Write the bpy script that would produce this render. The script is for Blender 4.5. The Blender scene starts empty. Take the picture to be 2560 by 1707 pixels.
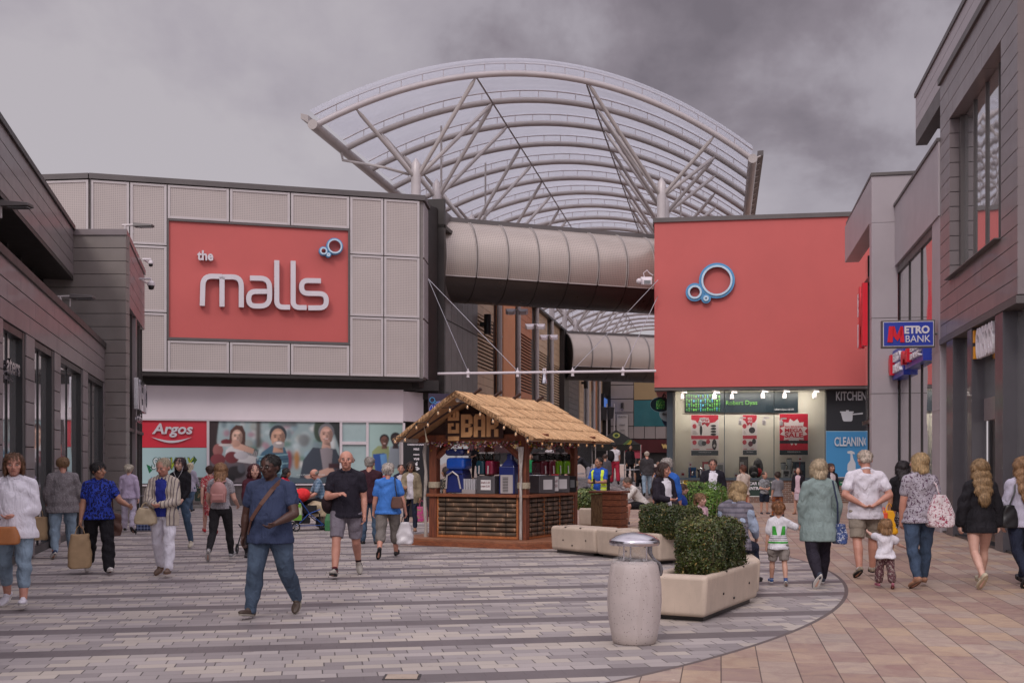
import bpy, math, random
import numpy as np
from mathutils import Matrix, Vector
R = math.radians
sc = bpy.context.scene
COL = sc.collection
# ------------------------------------------------------------------ camera
F = 2800.0; HZ = 1158.0; EYE = 1.63        # focal length and horizon of the photograph, in its pixels
cam = bpy.data.cameras.new('camera'); camo = bpy.data.objects.new('camera', cam); COL.objects.link(camo)
cam.sensor_width = 36; cam.lens = 36*F/2560; cam.shift_y = (HZ-853.5)/2560
cam.clip_start = .1; cam.clip_end = 3000
camo.location = (0, 0, EYE); camo.rotation_euler = (R(90), 0, 0)
sc.camera = camo
sc.view_settings.view_transform = 'Standard'; sc.view_settings.look = 'None'
sc.view_settings.exposure = -0.2; sc.view_settings.gamma = 1

def srgb(h):
    h = h.lstrip('#'); c = [int(h[i:i+2], 16)/255 for i in (0, 2, 4)]
    return tuple((x/12.92 if x <= .04045 else ((x+.055)/1.055)**2.4) for x in c)
def M(nt, op, a, b=None, c=None, clamp=False):
    n = nt.nodes.new('ShaderNodeMath'); n.operation = op; n.use_clamp = clamp
    for i, x in enumerate((a, b, c)):
        if x is None: continue
        if isinstance(x, (int, float)): n.inputs[i].default_value = x
        else: nt.links.new(x, n.inputs[i])
    return n.outputs[0]
def MIX(nt, fac, a, b, mode='MIX'):
    n = nt.nodes.new('ShaderNodeMix'); n.data_type = 'RGBA'; n.blend_type = mode
    for s, x in ((n.inputs[0], fac), (n.inputs[6], a), (n.inputs[7], b)):
        if isinstance(x, (int, float)): s.default_value = x
        elif isinstance(x, tuple): s.default_value = (*x[:3], 1)
        else: nt.links.new(x, s)
    return n.outputs[2]
def RAMP(nt, fac, stops, interp='LINEAR'):
    n = nt.nodes.new('ShaderNodeValToRGB'); n.color_ramp.interpolation = interp
    e = n.color_ramp.elements
    while len(e) < len(stops): e.new(.5)
    for i, (p, c) in enumerate(stops):
        e[i].position = p; e[i].color = (*c[:3], 1)
    nt.links.new(fac, n.inputs[0]); return n.outputs[0]
def NOISE(nt, vec, scale, detail=3, rough=.5, dist=0):
    n = nt.nodes.new('ShaderNodeTexNoise'); n.inputs['Scale'].default_value = scale
    n.inputs['Detail'].default_value = detail; n.inputs['Roughness'].default_value = rough
    n.inputs['Distortion'].default_value = dist
    if vec is not None: nt.links.new(vec, n.inputs['Vector'])
    return n.outputs[0]
def COMB(nt, x, y, z=0.0):
    n = nt.nodes.new('ShaderNodeCombineXYZ')
    for i, q in enumerate((x, y, z)):
        if isinstance(q, (int, float)): n.inputs[i].default_value = q
        else: nt.links.new(q, n.inputs[i])
    return n.outputs[0]
def SEP(nt, vec):
    n = nt.nodes.new('ShaderNodeSeparateXYZ'); nt.links.new(vec, n.inputs[0]); return n.outputs
def WN(nt, x, y, z=0.0):
    n = nt.nodes.new('ShaderNodeTexWhiteNoise'); n.noise_dimensions = '3D'
    nt.links.new(COMB(nt, x, y, z), n.inputs['Vector']); return n.outputs[0]

# ------------------------------------------------------------------ overcast sky
world = bpy.data.worlds.new('World'); sc.world = world; world.use_nodes = True
nt = world.node_tree; nt.nodes.clear()
out = nt.nodes.new('ShaderNodeOutputWorld'); bg = nt.nodes.new('ShaderNodeBackground')
tc = nt.nodes.new('ShaderNodeTexCoord'); d = tc.outputs['Generated']
dx, dy, dz = SEP(nt, d)
zz = M(nt, 'MAXIMUM', dz, 0.0)
den = M(nt, 'ADD', zz, .22)
pv = COMB(nt, M(nt, 'DIVIDE', dx, den), M(nt, 'DIVIDE', dy, den), 0.0)
n1 = NOISE(nt, pv, 1.3, 6, .5, .15)
n2 = NOISE(nt, d, 5.6, 6, .58, .15)
cl = M(nt, 'ADD', M(nt, 'MULTIPLY', n1, .62), M(nt, 'MULTIPLY', n2, .45))
# a heavier bank of cloud to the upper right, paler low down on the left
q = M(nt, 'ADD', M(nt, 'MULTIPLY', dx, 1.05), M(nt, 'MULTIPLY', dz, .95))
bx_ = M(nt, 'DIVIDE', M(nt, 'SUBTRACT', dx, .13), .26); bz_ = M(nt, 'DIVIDE', M(nt, 'SUBTRACT', dz, .40), .13)
blob = M(nt, 'POWER', 2.718, M(nt, 'MULTIPLY', M(nt, 'ADD', M(nt, 'MULTIPLY', bx_, bx_), M(nt, 'MULTIPLY', bz_, bz_)), -1.0))
cl = M(nt, 'ADD', M(nt, 'MULTIPLY', M(nt, 'SUBTRACT', cl, .52), 1.95), .572)
cl = M(nt, 'SUBTRACT', cl, M(nt, 'MULTIPLY', M(nt, 'MULTIPLY', blob, .27), M(nt, 'GREATER_THAN', dy, 0)))
qq = M(nt, 'SMOOTH_MIN', M(nt, 'SUBTRACT', q, .12), .34, .1)
cl = M(nt, 'SUBTRACT', cl, M(nt, 'MULTIPLY', M(nt, 'MULTIPLY', qq, .30), M(nt, 'GREATER_THAN', dy, 0)))
hz_ = M(nt, 'SUBTRACT', 1.0, M(nt, 'DIVIDE', zz, .26), clamp=True); cl = M(nt, 'ADD', cl, M(nt, 'MULTIPLY', M(nt, 'MULTIPLY', hz_, .26), M(nt, 'GREATER_THAN', dx, -.05)))
cr = RAMP(nt, cl, [(.10, (.21, .178, .203)), (.24, (.30, .258, .292)), (.36, (.43, .388, .432)), (.50, (.50, .455, .50)), (.66, (.575, .53, .565))])
sky = nt.nodes.new('ShaderNodeTexSky'); sky.sky_type = 'NISHITA'; sky.sun_disc = False
sky.sun_elevation = R(40); sky.sun_rotation = R(200)
skc = MIX(nt, 1.0, sky.outputs[0], (.1, .1, .1), 'MULTIPLY')
base = MIX(nt, .94, skc, cr)
# an overcast sky is brighter towards the zenith than near the skyline
mr = nt.nodes.new('ShaderNodeMapRange'); nt.links.new(dz, mr.inputs[0])
mr.inputs[1].default_value = .40; mr.inputs[2].default_value = .85; mr.inputs[3].default_value = 1.0; mr.inputs[4].default_value = 2.3
mr.interpolation_type = 'SMOOTHSTEP'
vm = nt.nodes.new('ShaderNodeVectorMath'); vm.operation = 'SCALE'
nt.links.new(base, vm.inputs[0]); nt.links.new(mr.outputs[0], vm.inputs['Scale'])
# the unseen half of the sky behind the camera is brightened for frontal light
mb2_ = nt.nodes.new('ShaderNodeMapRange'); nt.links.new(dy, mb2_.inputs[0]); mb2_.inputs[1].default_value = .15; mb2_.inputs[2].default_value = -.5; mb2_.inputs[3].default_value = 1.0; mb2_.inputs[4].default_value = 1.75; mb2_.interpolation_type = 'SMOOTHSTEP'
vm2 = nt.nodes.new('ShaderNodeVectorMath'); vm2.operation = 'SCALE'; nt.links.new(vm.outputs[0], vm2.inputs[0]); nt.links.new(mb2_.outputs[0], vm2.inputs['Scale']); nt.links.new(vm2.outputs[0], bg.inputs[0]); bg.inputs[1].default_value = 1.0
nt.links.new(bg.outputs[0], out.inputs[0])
sun = bpy.data.lights.new('sun', 'SUN'); sun.energy = 1.15; sun.angle = R(14); sun.color = (1, .93, .86)
suno = bpy.data.objects.new('sun', sun); COL.objects.link(suno)
# light comes from behind and to the left of the camera
sd = Vector((math.sin(R(200))*math.cos(R(40)), math.cos(R(200))*math.cos(R(40)), math.sin(R(40))))
suno.rotation_euler = sd.to_track_quat('Z', 'Y').to_euler(); suno.location = (0, -10, 30)

# ------------------------------------------------------------------ materials
MATS = {}
def newmat(name):
    m = bpy.data.materials.new(name); m.use_nodes = True
    return m, m.node_tree, m.node_tree.nodes['Principled BSDF']
def setc(nt, sock, c):
    if isinstance(c, tuple): sock.default_value = (*c[:3], 1)
    else: nt.links.new(c, sock)
def bump(nt, p, h, dist=.01, strength=.6):
    b = nt.nodes.new('ShaderNodeBump'); b.inputs['Distance'].default_value = dist; b.inputs['Strength'].default_value = strength
    nt.links.new(h, b.inputs['Height']); nt.links.new(b.outputs[0], p.inputs['Normal'])
def mat(name, col, rough=.6, metal=0.0, var=.12, vs=3.0, bs=40.0, bd=.002, spec=.5, coat=0, emit=None):
    """plain surface: base colour with blotchy variation and a fine bump"""
    if name in MATS: return MATS[name]
    m, nt, p = newmat(name)
    if isinstance(col, str): col = srgb(col)
    tc = nt.nodes.new('ShaderNodeTexCoord'); ob = tc.outputs['Object']
    nz = NOISE(nt, ob, vs, 4, .6)
    a = tuple(c*(1-var) for c in col); b = tuple(min(1, c*(1+var)) for c in col)
    setc(nt, p.inputs['Base Color'], RAMP(nt, nz, [(.3, a), (.7, b)]))
    p.inputs['Metallic'].default_value = metal
    nt.links.new(M(nt, 'ADD', M(nt, 'MULTIPLY', NOISE(nt, ob, vs*2.3, 3), .16), rough-.08, clamp=True), p.inputs['Roughness'])
    p.inputs['Specular IOR Level'].default_value = spec
    p.inputs['Coat Weight'].default_value = coat
    if bd > 0: bump(nt, p, NOISE(nt, ob, bs, 3, .6), bd)
    if emit:
        p.inputs['Emission Color'].default_value = (*emit[0], 1); p.inputs['Emission Strength'].default_value = emit[1]
    MATS[name] = m; return m
def vmat(name, rough=.5, spec=.5):
    """printed artwork and painted figures: colour comes from the faces' own colour attribute"""
    if name in MATS: return MATS[name]
    m, nt, p = newmat(name)
    a = nt.nodes.new('ShaderNodeAttribute'); a.attribute_name = 'Col'
    nt.links.new(a.outputs[0], p.inputs['Base Color']); p.inputs['Roughness'].default_value = rough
    p.inputs['Specular IOR Level'].default_value = spec
    MATS[name] = m; return m

# ------------------------------------------------------------------ mesh builder
WM = {}      # world matrices of the roots
class MB:
    def __init__(s): s.v = []; s.f = []; s.m = []; s.c = []; s.mi = 0; s.col = (1, 1, 1)
    def add(s, vs, fs):
        o = len(s.v); s.v += [tuple(p) for p in vs]
        for f in fs: s.f.append([i+o for i in f]); s.m.append(s.mi); s.c.append(s.col)
    def hexa(s, p):   # 8 points: bottom 4, top 4
        s.add(p, [(0, 3, 2, 1), (4, 5, 6, 7), (0, 1, 5, 4), (1, 2, 6, 5), (2, 3, 7, 6), (3, 0, 4, 7)])
    def box(s, x0, x1, y0, y1, z0, z1):
        s.hexa([(x0, y0, z0), (x1, y0, z0), (x1, y1, z0), (x0, y1, z0), (x0, y0, z1), (x1, y0, z1), (x1, y1, z1), (x0, y1, z1)])
    def obox(s, c, ax, ay, az):  # centre and half-axis vectors
        c, ax, ay, az = map(Vector, (c, ax, ay, az))
        s.hexa([c-ax-ay-az, c+ax-ay-az, c+ax+ay-az, c-ax+ay-az, c-ax-ay+az, c+ax-ay+az, c+ax+ay+az, c-ax+ay+az])
    def wbox(s, W, s0, s1, z0, z1, d0, d1):
        s.hexa([W.P(s0, z0, d0), W.P(s1, z0, d0), W.P(s1, z0, d1), W.P(s0, z0, d1), W.P(s0, z1, d0), W.P(s1, z1, d0), W.P(s1, z1, d1), W.P(s0, z1, d1)])
    def prism(s, pts, vec):
        vec = Vector(vec); n = len(pts); a = [Vector(p) for p in pts]
        s.add(a+[p+vec for p in a], [tuple(range(n)), tuple(range(2*n-1, n-1, -1))]+[(i, i+n, (i+1) % n+n, (i+1) % n) for i in range(n)])
    def tube(s, path, r, n=8, closed=False, cap=True):
        path = [Vector(p) for p in path]; k = len(path); rs = r if isinstance(r, (list, tuple)) else [r]*k
        prev = None; rings = []
        for i, p in enumerate(path):
            if closed: t = path[(i+1) % k]-path[i-1]
            else: t = path[min(i+1, k-1)]-path[max(i-1, 0)]
            t.normalize()
            if prev is None:
                a = Vector((0, 0, 1)) if abs(t.z) < .9 else Vector((1, 0, 0))
                x = t.cross(a).normalized()
            else: x = (prev-t*prev.dot(t)).normalized()
            prev = x; y = t.cross(x)
            rings.append([p+(x*math.cos(2*math.pi*j/n)+y*math.sin(2*math.pi*j/n))*rs[i] for j in range(n)])
        vs = [q for r_ in rings for q in r_]; fs = []
        for i in range(k if closed else k-1):
            a, b = i*n, ((i+1) % k)*n
            fs += [(a+j, a+(j+1) % n, b+(j+1) % n, b+j) for j in range(n)]
        if cap and not closed: fs += [tuple(range(n-1, -1, -1)), tuple(range((k-1)*n, k*n))]
        s.add(vs, fs)
    def lathe(s, prof, c=(0, 0, 0), n=24, cap=True):
        c = Vector(c); vs = []; k = len(prof)
        for (r, z) in prof: vs += [c+Vector((r*math.cos(2*math.pi*j/n), r*math.sin(2*math.pi*j/n), z)) for j in range(n)]
        fs = [(i*n+j, i*n+(j+1) % n, (i+1)*n+(j+1) % n, (i+1)*n+j) for i in range(k-1) for j in range(n)]
        if cap: fs += [tuple(range(n-1, -1, -1)), tuple(range((k-1)*n, k*n))]
        s.add(vs, fs)
    def loft(s, rings):
        n = len(rings[0]); k = len(rings); vs = [p for r in rings for p in r]
        fs = [(i*n+j, i*n+(j+1) % n, (i+1)*n+(j+1) % n, (i+1)*n+j) for i in range(k-1) for j in range(n)]
        fs += [tuple(range(n-1, -1, -1)), tuple(range((k-1)*n, k*n))]
        s.add(vs, fs)
    def ell(s, c, r, rot=None, nu=14, nv=8):
        c = Vector(c); rings = []
        for i in range(nv+1):
            th = math.pi*i/nv
            th = min(max(th, .04), math.pi-.04)
            ring = []
            for j in range(nu):
                ph = 2*math.pi*j/nu
                v = Vector((r[0]*math.sin(th)*math.cos(ph), r[1]*math.sin(th)*math.sin(ph), -r[2]*math.cos(th)))
                if rot is not None: v = rot @ v
                ring.append(c+v)
            rings.append(ring)
        s.loft(rings)
    def cap(s, p0, r0, p1, r1, n=12):   # tapered limb with round ends
        p0, p1 = Vector(p0), Vector(p1); t = (p1-p0); L = t.length
        if L < 1e-5: return
        t /= L; path = []; rs = []
        for a in (80, 50, 25): path.append(p0-t*r0*math.sin(R(a))); rs.append(r0*math.cos(R(a)))
        path += [p0, p1]; rs += [r0, r1]
        for a in (25, 50, 80): path.append(p1+t*r1*math.sin(R(a))); rs.append(r1*math.cos(R(a)))
        s.tube(path, rs, n)
    def build(s, name, mats, parent=None, smooth=False, bevel=0, local=False, bseg=2, angle=35):
        me = bpy.data.meshes.new(name)
        vs = s.v
        if parent is not None and not local and parent.name in WM:
            inv = np.array(WM[parent.name].inverted()); a = np.array([tuple(p) for p in vs])
            vs = (a @ inv[:3, :3].T + inv[:3, 3]).tolist()
        me.from_pydata([tuple(p) for p in vs], [], s.f)
        if not isinstance(mats, (list, tuple)): mats = [mats]
        for m_ in mats: me.materials.append(m_)
        if len(mats) > 1: me.polygons.foreach_set('material_index', s.m)
        if any(c != (1, 1, 1) for c in s.c):
            at = me.color_attributes.new('Col', 'FLOAT_COLOR', 'CORNER')
            arr = np.ones((len(me.loops), 4), dtype=np.float32)
            tot = np.array([len(f) for f in s.f])
            arr[:, :3] = np.repeat(np.array(s.c, dtype=np.float32), tot, axis=0)
            at.data.foreach_set('color', arr.ravel())
        if smooth: me.polygons.foreach_set('use_smooth', [True]*len(me.polygons))
        me.update()
        if smooth: me.set_sharp_from_angle(angle=R(angle))
        o = bpy.data.objects.new(name, me); COL.objects.link(o)
        if parent is not None:
            o.parent = parent
            if parent.name in WM: WM[o.name] = WM[parent.name]
        if bevel:
            b = o.modifiers.new('bevel', 'BEVEL'); b.width = bevel; b.segments = bseg; b.limit_method = 'ANGLE'; b.angle_limit = R(40)
        return o
def tag(o, label=None, cat=None, group=None, kind=None):
    if label: o['label'] = label
    if cat: o['category'] = cat
    if group: o['group'] = group
    if kind: o['kind'] = kind
    return o
def thing(name, label, cat, loc=(0, 0, 0), rz=0.0, group=None):
    o = bpy.data.objects.new(name, None); COL.objects.link(o); o.empty_display_size = .2
    o.location = loc; o.rotation_euler = (0, 0, rz)
    WM[o.name] = Matrix.Translation(loc) @ Matrix.Rotation(rz, 4, 'Z')
    return tag(o, label, cat, group)
def copy_tree(o, loc, rz, label=None):
    c = o.copy(); COL.objects.link(c); c.location = loc; c.rotation_euler = (0, 0, rz)
    if label: c['label'] = label
    for ch in o.children:
        k = ch.copy(); COL.objects.link(k); k.parent = c
        for g in ch.children:
            g2 = g.copy(); COL.objects.link(g2); g2.parent = k
    return c
def gx(u, Y): return (u-1280)/F*Y
def gz(v, Y): return EYE+(HZ-v)/F*Y
def gp(u, v, z=0.0):     # the point of the ground that the photograph shows at (u, v)
    Y = (EYE-z)*F/(v-HZ); return Vector((gx(u, Y), Y, z))
class Wall:
    def __init__(s, A, B):
        s.A = Vector((A[0], A[1], 0)); s.B = Vector((B[0], B[1], 0)); s.L = (s.B-s.A).length
        s.t = (s.B-s.A)/s.L; s.n = Vector((s.t.y, -s.t.x, 0))
        if s.n.dot(-s.A) < 0: s.n = -s.n
    def P(s, a, z, d=0.0): return s.A+s.t*a+s.n*d+Vector((0, 0, z))
    def uv(s, u, v, d=0.0):
        k = (u-1280)/F; A = s.A+s.n*d
        a = (A.x-k*A.y)/(k*s.t.y-s.t.x); Y = A.y+s.t.y*a
        return a, EYE+(HZ-v)/F*Y
    def rect(s, u0, v0, u1, v1, d=0.0):
        um = (u0+u1)/2; a, b = s.uv(u0, v0, d)[0], s.uv(u1, v0, d)[0]
        z1, z0 = s.uv(um, v0, d)[1], s.uv(um, v1, d)[1]
        return min(a, b), max(a, b), z0, z1
    def mat4(s, a, z, d):
        # local x to the viewer's right, local y up, local z out of the wall
        x = s.t if s.t.cross(Vector((0, 0, 1))).dot(s.n) > 0 else -s.t
        m = Matrix((x, Vector((0, 0, 1)), s.n)).transposed().to_4x4(); m.translation = s.P(a, z, d); return m
def planks(mb, W, s0, s1, z0, z1, d0, d1, h, gap=.014, L=None, seed=1):
    """clad a piece of wall with long boards h high"""
    rnd = random.Random(seed); n = max(1, round((z1-z0)/h)); hh = (z1-z0)/n
    for i in range(n):
        a = s0
        while a < s1-1e-4:
            ln = (L or (s1-s0))*(rnd.uniform(.75, 1.25) if L else 1); b = min(s1, a+ln)
            if s1-b < .3: b = s1
            mb.wbox(W, a, b-(.008 if b < s1 else 0), z0+i*hh+gap, z0+(i+1)*hh, d0, d1); a = b
def text(name, s, M4, w, h, depth, m, parent, off=0.0, shear=0.0, keep=False, bevel=0):
    """lettering w by h metres whose lower left corner is at the origin of M4"""
    c = bpy.data.curves.new(name, 'FONT'); c.body = s; c.extrude = depth/2; c.offset = off; c.shear = shear; c.resolution_u = 3
    o = bpy.data.objects.new(name, c); me = o.to_mesh()
    v = np.empty(len(me.vertices)*3); me.vertices.foreach_get('co', v); v = v.reshape(-1, 3)
    fs = [tuple(p.vertices) for p in me.polygons]
    o.to_mesh_clear(); bpy.data.objects.remove(o)
    lo = v.min(0); hi = v.max(0); sx = w/max(hi[0]-lo[0], 1e-6); sy = h/max(hi[1]-lo[1], 1e-6)
    if keep: sx = sy = min(sx, sy)
    v[:, 0] = (v[:, 0]-lo[0])*sx; v[:, 1] = (v[:, 1]-lo[1])*sy; v[:, 2] += depth/2
    if keep: v[:, 0] += (w-(hi[0]-lo[0])*sx)/2
    a = np.array(M4); v = v @ a[:3, :3].T+a[:3, 3]
    mb = MB(); mb.add(v.tolist(), fs); return mb.build(name, m, parent)
def wtext(name, s, W, u0, v0, u1, v1, d, depth, m, parent, **k):
    """lettering on a wall, filling the rectangle the photograph shows it in"""
    a0, a1, z0, z1 = W.rect(u0, v0, u1, v1, d)
    M4 = W.mat4(W.uv(u0, v1, d)[0], z0, d)
    return text(name, s, M4, a1-a0, z1-z0, depth, m, parent, **k)
# ------------------------------------------------------------------ shared surfaces
grey_clad = mat('anthracite cladding', '#7a7072', .38, .0, .10, 1.2, 60, .0006, coat=.1)
grey_clad2 = mat('warm grey cladding', '#7b7370', .42, .0, .10, 1.2, 60, .0006, coat=.2)
bank_clad = mat('silver grey cladding', '#a79ea3', .45, .0, .06, .8, 60, .0004)
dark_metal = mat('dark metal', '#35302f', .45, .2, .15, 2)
black_frame = mat('black frame', '#1c1c1f', .35, 0, .2, 2)
trim_grey = mat('roof trim', '#5d5757', .5, .1, .12, 1)
white_metal = mat('white painted metal', '#cfc6cb', .45, 0, .05, 1.5)
white_fascia = mat('white fascia', '#e4dae0', .45, 0, .05, .5)
steel = mat('stainless steel', '#c9c6cc', .16, 1.0, .05, 5, 90, .0004)
canopy_steel = mat('grey painted steel', '#aba3a1', .38, .1, .08, 1.2, 30, .0006)
pale_steel = mat('pale painted steel', '#bbb3b4', .38, .1, .06, 1.2, 30, .0006)
red_panel = mat('red render', '#bd5855', .55, 0, .05, .45, 80, .001)
white_paint = mat('white paint', '#dcd6dc', .5, 0, .04, 4)
plinth_grey = mat('grey plinth tile', '#5c5352', .55, 0, .12, 3)
printm = vmat('printed vinyl', .35)
plastic_black = mat('black plastic', '#1b1a1d', .4, 0, .15, 8)
interior_dark = mat('dark shop interior', '#1a1714', .8, 0, .3, .6)
def glassmat(name, tint, trans, rough=.02):
    m, nt, p = newmat(name); p.inputs['Base Color'].default_value = (*tint, 1)
    p.inputs['Roughness'].default_value = rough; p.inputs['Specular IOR Level'].default_value = .9; p.inputs['IOR'].default_value = 1.6
    if trans > 0:
        t = nt.nodes.new('ShaderNodeBsdfTransparent'); mx = nt.nodes.new('ShaderNodeMixShader')
        fr = nt.nodes.new('ShaderNodeFresnel'); fr.inputs[0].default_value = 1.6
        fac = M(nt, 'SUBTRACT', trans, fr.outputs[0], clamp=True)
        nt.links.new(fac, mx.inputs[0]); nt.links.new(p.outputs[0], mx.inputs[1]); nt.links.new(t.outputs[0], mx.inputs[2])
        t.inputs[0].default_value = (.93, .93, .92, 1)
        nt.links.new(mx.outputs[0], nt.nodes['Material Output'].inputs[0])
    return m
dark_glass = glassmat('dark shop glass', (.012, .013, .014), 0)
def mirror_glass():
    m, nt, p = newmat('coated window glass'); p.inputs['Base Color'].default_value = (.60, .60, .61, 1)
    p.inputs['Metallic'].default_value = .85; p.inputs['Roughness'].default_value = .03
    tc = nt.nodes.new('ShaderNodeTexCoord'); bump(nt, p, NOISE(nt, tc.outputs['Object'], .9, 1), .012, .5); return m
coated = mirror_glass()
clear_glass = glassmat('clear shop glass', (.02, .022, .02), .93)
def perf(name, t, col, rough=.45, pitch=.085, metal=.3, dark=.55):
    """perforated sheet: a square grid of small round holes along the sheet"""
    m, nt, p = newmat(name); col = srgb(col)
    tc = nt.nodes.new('ShaderNodeTexCoord'); x, y, z = SEP(nt, tc.outputs['Object'])
    s = M(nt, 'ADD', M(nt, 'MULTIPLY', x, t[0]), M(nt, 'MULTIPLY', y, t[1]))
    a = M(nt, 'SUBTRACT', M(nt, 'FRACT', M(nt, 'DIVIDE', s, pitch)), .5); b = M(nt, 'SUBTRACT', M(nt, 'FRACT', M(nt, 'DIVIDE', z, pitch)), .5)
    r = M(nt, 'SQRT', M(nt, 'ADD', M(nt, 'MULTIPLY', a, a), M(nt, 'MULTIPLY', b, b)))
    hole = M(nt, 'LESS_THAN', r, .27)
    nz = NOISE(nt, tc.outputs['Object'], .7, 3)
    cc = RAMP(nt, nz, [(.3, tuple(c*.94 for c in col)), (.7, tuple(c*1.06 for c in col))])
    setc(nt, p.inputs['Base Color'], MIX(nt, hole, cc, tuple(c*(1-dark) for c in col)))
    nt.links.new(M(nt, 'MULTIPLY_ADD', hole, .3, rough), p.inputs['Roughness'])
    nt.links.new(M(nt, 'MULTIPLY_ADD', hole, -metal, metal), p.inputs['Metallic']); return m

# ------------------------------------------------------------------ ground
def ground_material():
    m, nt, p = newmat('plaza paving')
    g = nt.nodes.new('ShaderNodeNewGeometry'); x, y, z = SEP(nt, g.outputs['Position'])
    pos = g.outputs['Position']
    lin = lambda a, b: M(nt, 'ADD', M(nt, 'MULTIPLY', x, a), M(nt, 'MULTIPLY', y, b))
    # grey setts in courses, with a plain dark course pair every six to eight rows
    s = M(nt, 'ADD', lin(.984, .177), 200.0); r = M(nt, 'ADD', lin(-.177, .984), 99.0*1.006)
    rr = M(nt, 'DIVIDE', r, .165); row = M(nt, 'FLOOR', rr); fr = M(nt, 'FRACT', rr)
    pr = M(nt, 'MODULO', row, 18.0)
    dark = M(nt, 'ADD', M(nt, 'GREATER_THAN', pr, 15.5), M(nt, 'MULTIPLY', M(nt, 'GREATER_THAN', pr, 5.5), M(nt, 'LESS_THAN', pr, 7.5)), clamp=True)
    cc = M(nt, 'ADD', M(nt, 'DIVIDE', s, .31), M(nt, 'MULTIPLY', WN(nt, row, 3.3), .35)); cc = M(nt, 'ADD', cc, M(nt, 'MULTIPLY', M(nt, 'MODULO', row, 2.0), .5))
    col = M(nt, 'FLOOR', cc); fc = M(nt, 'FRACT', cc)
    rnd = WN(nt, col, row, 1.0)
    pair = WN(nt, M(nt, 'FLOOR', M(nt, 'MULTIPLY', cc, .5)), row, 5.0)
    nz = NOISE(nt, COMB(nt, M(nt, 'MULTIPLY', col, .33), M(nt, 'MULTIPLY', row, .45)), 1.0, 2)
    k = M(nt, 'ADD', M(nt, 'ADD', M(nt, 'MULTIPLY', rnd, .42), M(nt, 'MULTIPLY', pair, .34)), M(nt, 'MULTIPLY', nz, .34))
    tone = RAMP(nt, k, [(0, (.30, .262, .278)), (.40, (.36, .318, .332)), (.56, (.42, .37, .378)), (.645, (.47, .41, .385))], 'CONSTANT')
    jit = M(nt, 'MULTIPLY_ADD', rnd, .16, .92)
    tone = MIX(nt, 1.0, tone, COMB(nt, jit, jit, jit), 'MULTIPLY')
    dn = NOISE(nt, pos, 1.6, 3)
    tone = MIX(nt, dark, tone, RAMP(nt, dn, [(.3, (.15, .124, .136)), (.7, (.178, .15, .162))]))
    jf = M(nt, 'LESS_THAN', fc, .034); jr = M(nt, 'LESS_THAN', fr, .045)
    jm = M(nt, 'MULTIPLY', M(nt, 'ADD', M(nt, 'MULTIPLY', jf, .8), M(nt, 'MULTIPLY', jr, .35), clamp=True), M(nt, 'MULTIPLY_ADD', dark, -.8, 1.0))
    grey = MIX(nt, jm, tone, (.045, .036, .034))
    # sandstone slabs laid in long lanes
    s2 = M(nt, 'ADD', lin(.983, -.183), 300.0); r2 = M(nt, 'ADD', lin(.183, .983), 50.0)
    c2 = M(nt, 'DIVIDE', s2, .30); col2 = M(nt, 'FLOOR', c2); f2 = M(nt, 'FRACT', c2)
    off = M(nt, 'MULTIPLY', WN(nt, col2, 7.7), 1.0)
    q2 = M(nt, 'ADD', M(nt, 'DIVIDE', r2, .52), off); row2 = M(nt, 'FLOOR', q2); g2 = M(nt, 'FRACT', q2)
    w2 = WN(nt, col2, row2, 2.0)
    sl = RAMP(nt, w2, [(0, (.30, .185, .165)), (.22, (.42, .295, .23)), (.42, (.44, .355, .31)), (.60, (.27, .17, .16)), (.74, (.49, .345, .235)), (.88, (.37, .32, .30))], 'CONSTANT')
    vein = NOISE(nt, pos, 3.2, 5, .6, 1.6)
    sl = MIX(nt, .55, sl, RAMP(nt, vein, [(.32, (.31, .185, .17)), (.5, (.40, .285, .245)), (.68, (.50, .355, .265))]))
    fine = NOISE(nt, pos, 60, 2); jf2 = M(nt, 'MULTIPLY_ADD', fine, .3, .85); sl = MIX(nt, 1.0, sl, COMB(nt, jf2, jf2, jf2), 'MULTIPLY')
    j2 = M(nt, 'ADD', M(nt, 'MULTIPLY', M(nt, 'LESS_THAN', f2, .030), .85), M(nt, 'MULTIPLY', M(nt, 'LESS_THAN', g2, .014), .45), clamp=True)
    slab = MIX(nt, j2, sl, (.06, .04, .036))
    # the setts fill one great circle and everything to its left
    ex = M(nt, 'SUBTRACT', x, -9.47); ey = M(nt, 'SUBTRACT', y, 18.44)
    dist = M(nt, 'SQRT', M(nt, 'ADD', M(nt, 'MULTIPLY', ex, ex), M(nt, 'MULTIPLY', ey, ey)))
    inc = M(nt, 'LESS_THAN', dist, 14.35); left = M(nt, 'LESS_THAN', M(nt, 'ADD', x, M(nt, 'MULTIPLY', y, .06)), -3.0)
    msk = M(nt, 'MAXIMUM', inc, left)
    ring = M(nt, 'LESS_THAN', M(nt, 'ABSOLUTE', M(nt, 'SUBTRACT', dist, 14.35)), .024)
    ring = M(nt, 'MULTIPLY', ring, M(nt, 'SUBTRACT', 1.0, left))
    c = MIX(nt, msk, slab, grey); c = MIX(nt, ring, c, (.13, .10, .10))
    dirt = NOISE(nt, pos, .35, 4, .6); dj = M(nt, 'MULTIPLY_ADD', dirt, .62, .57)
    c = MIX(nt, 1.0, c, COMB(nt, dj, dj, dj), 'MULTIPLY')
    spot = M(nt, 'GREATER_THAN', NOISE(nt, pos, 5.5, 1), .735); c = MIX(nt, M(nt, 'MULTIPLY', spot, .35), c, (.12, .09, .09))
    gv = nt.nodes.new('ShaderNodeTexVoronoi'); gv.inputs['Scale'].default_value = 1.1; nt.links.new(pos, gv.inputs['Vector']); gc = SEP(nt, gv.outputs['Color'])[0]
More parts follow.
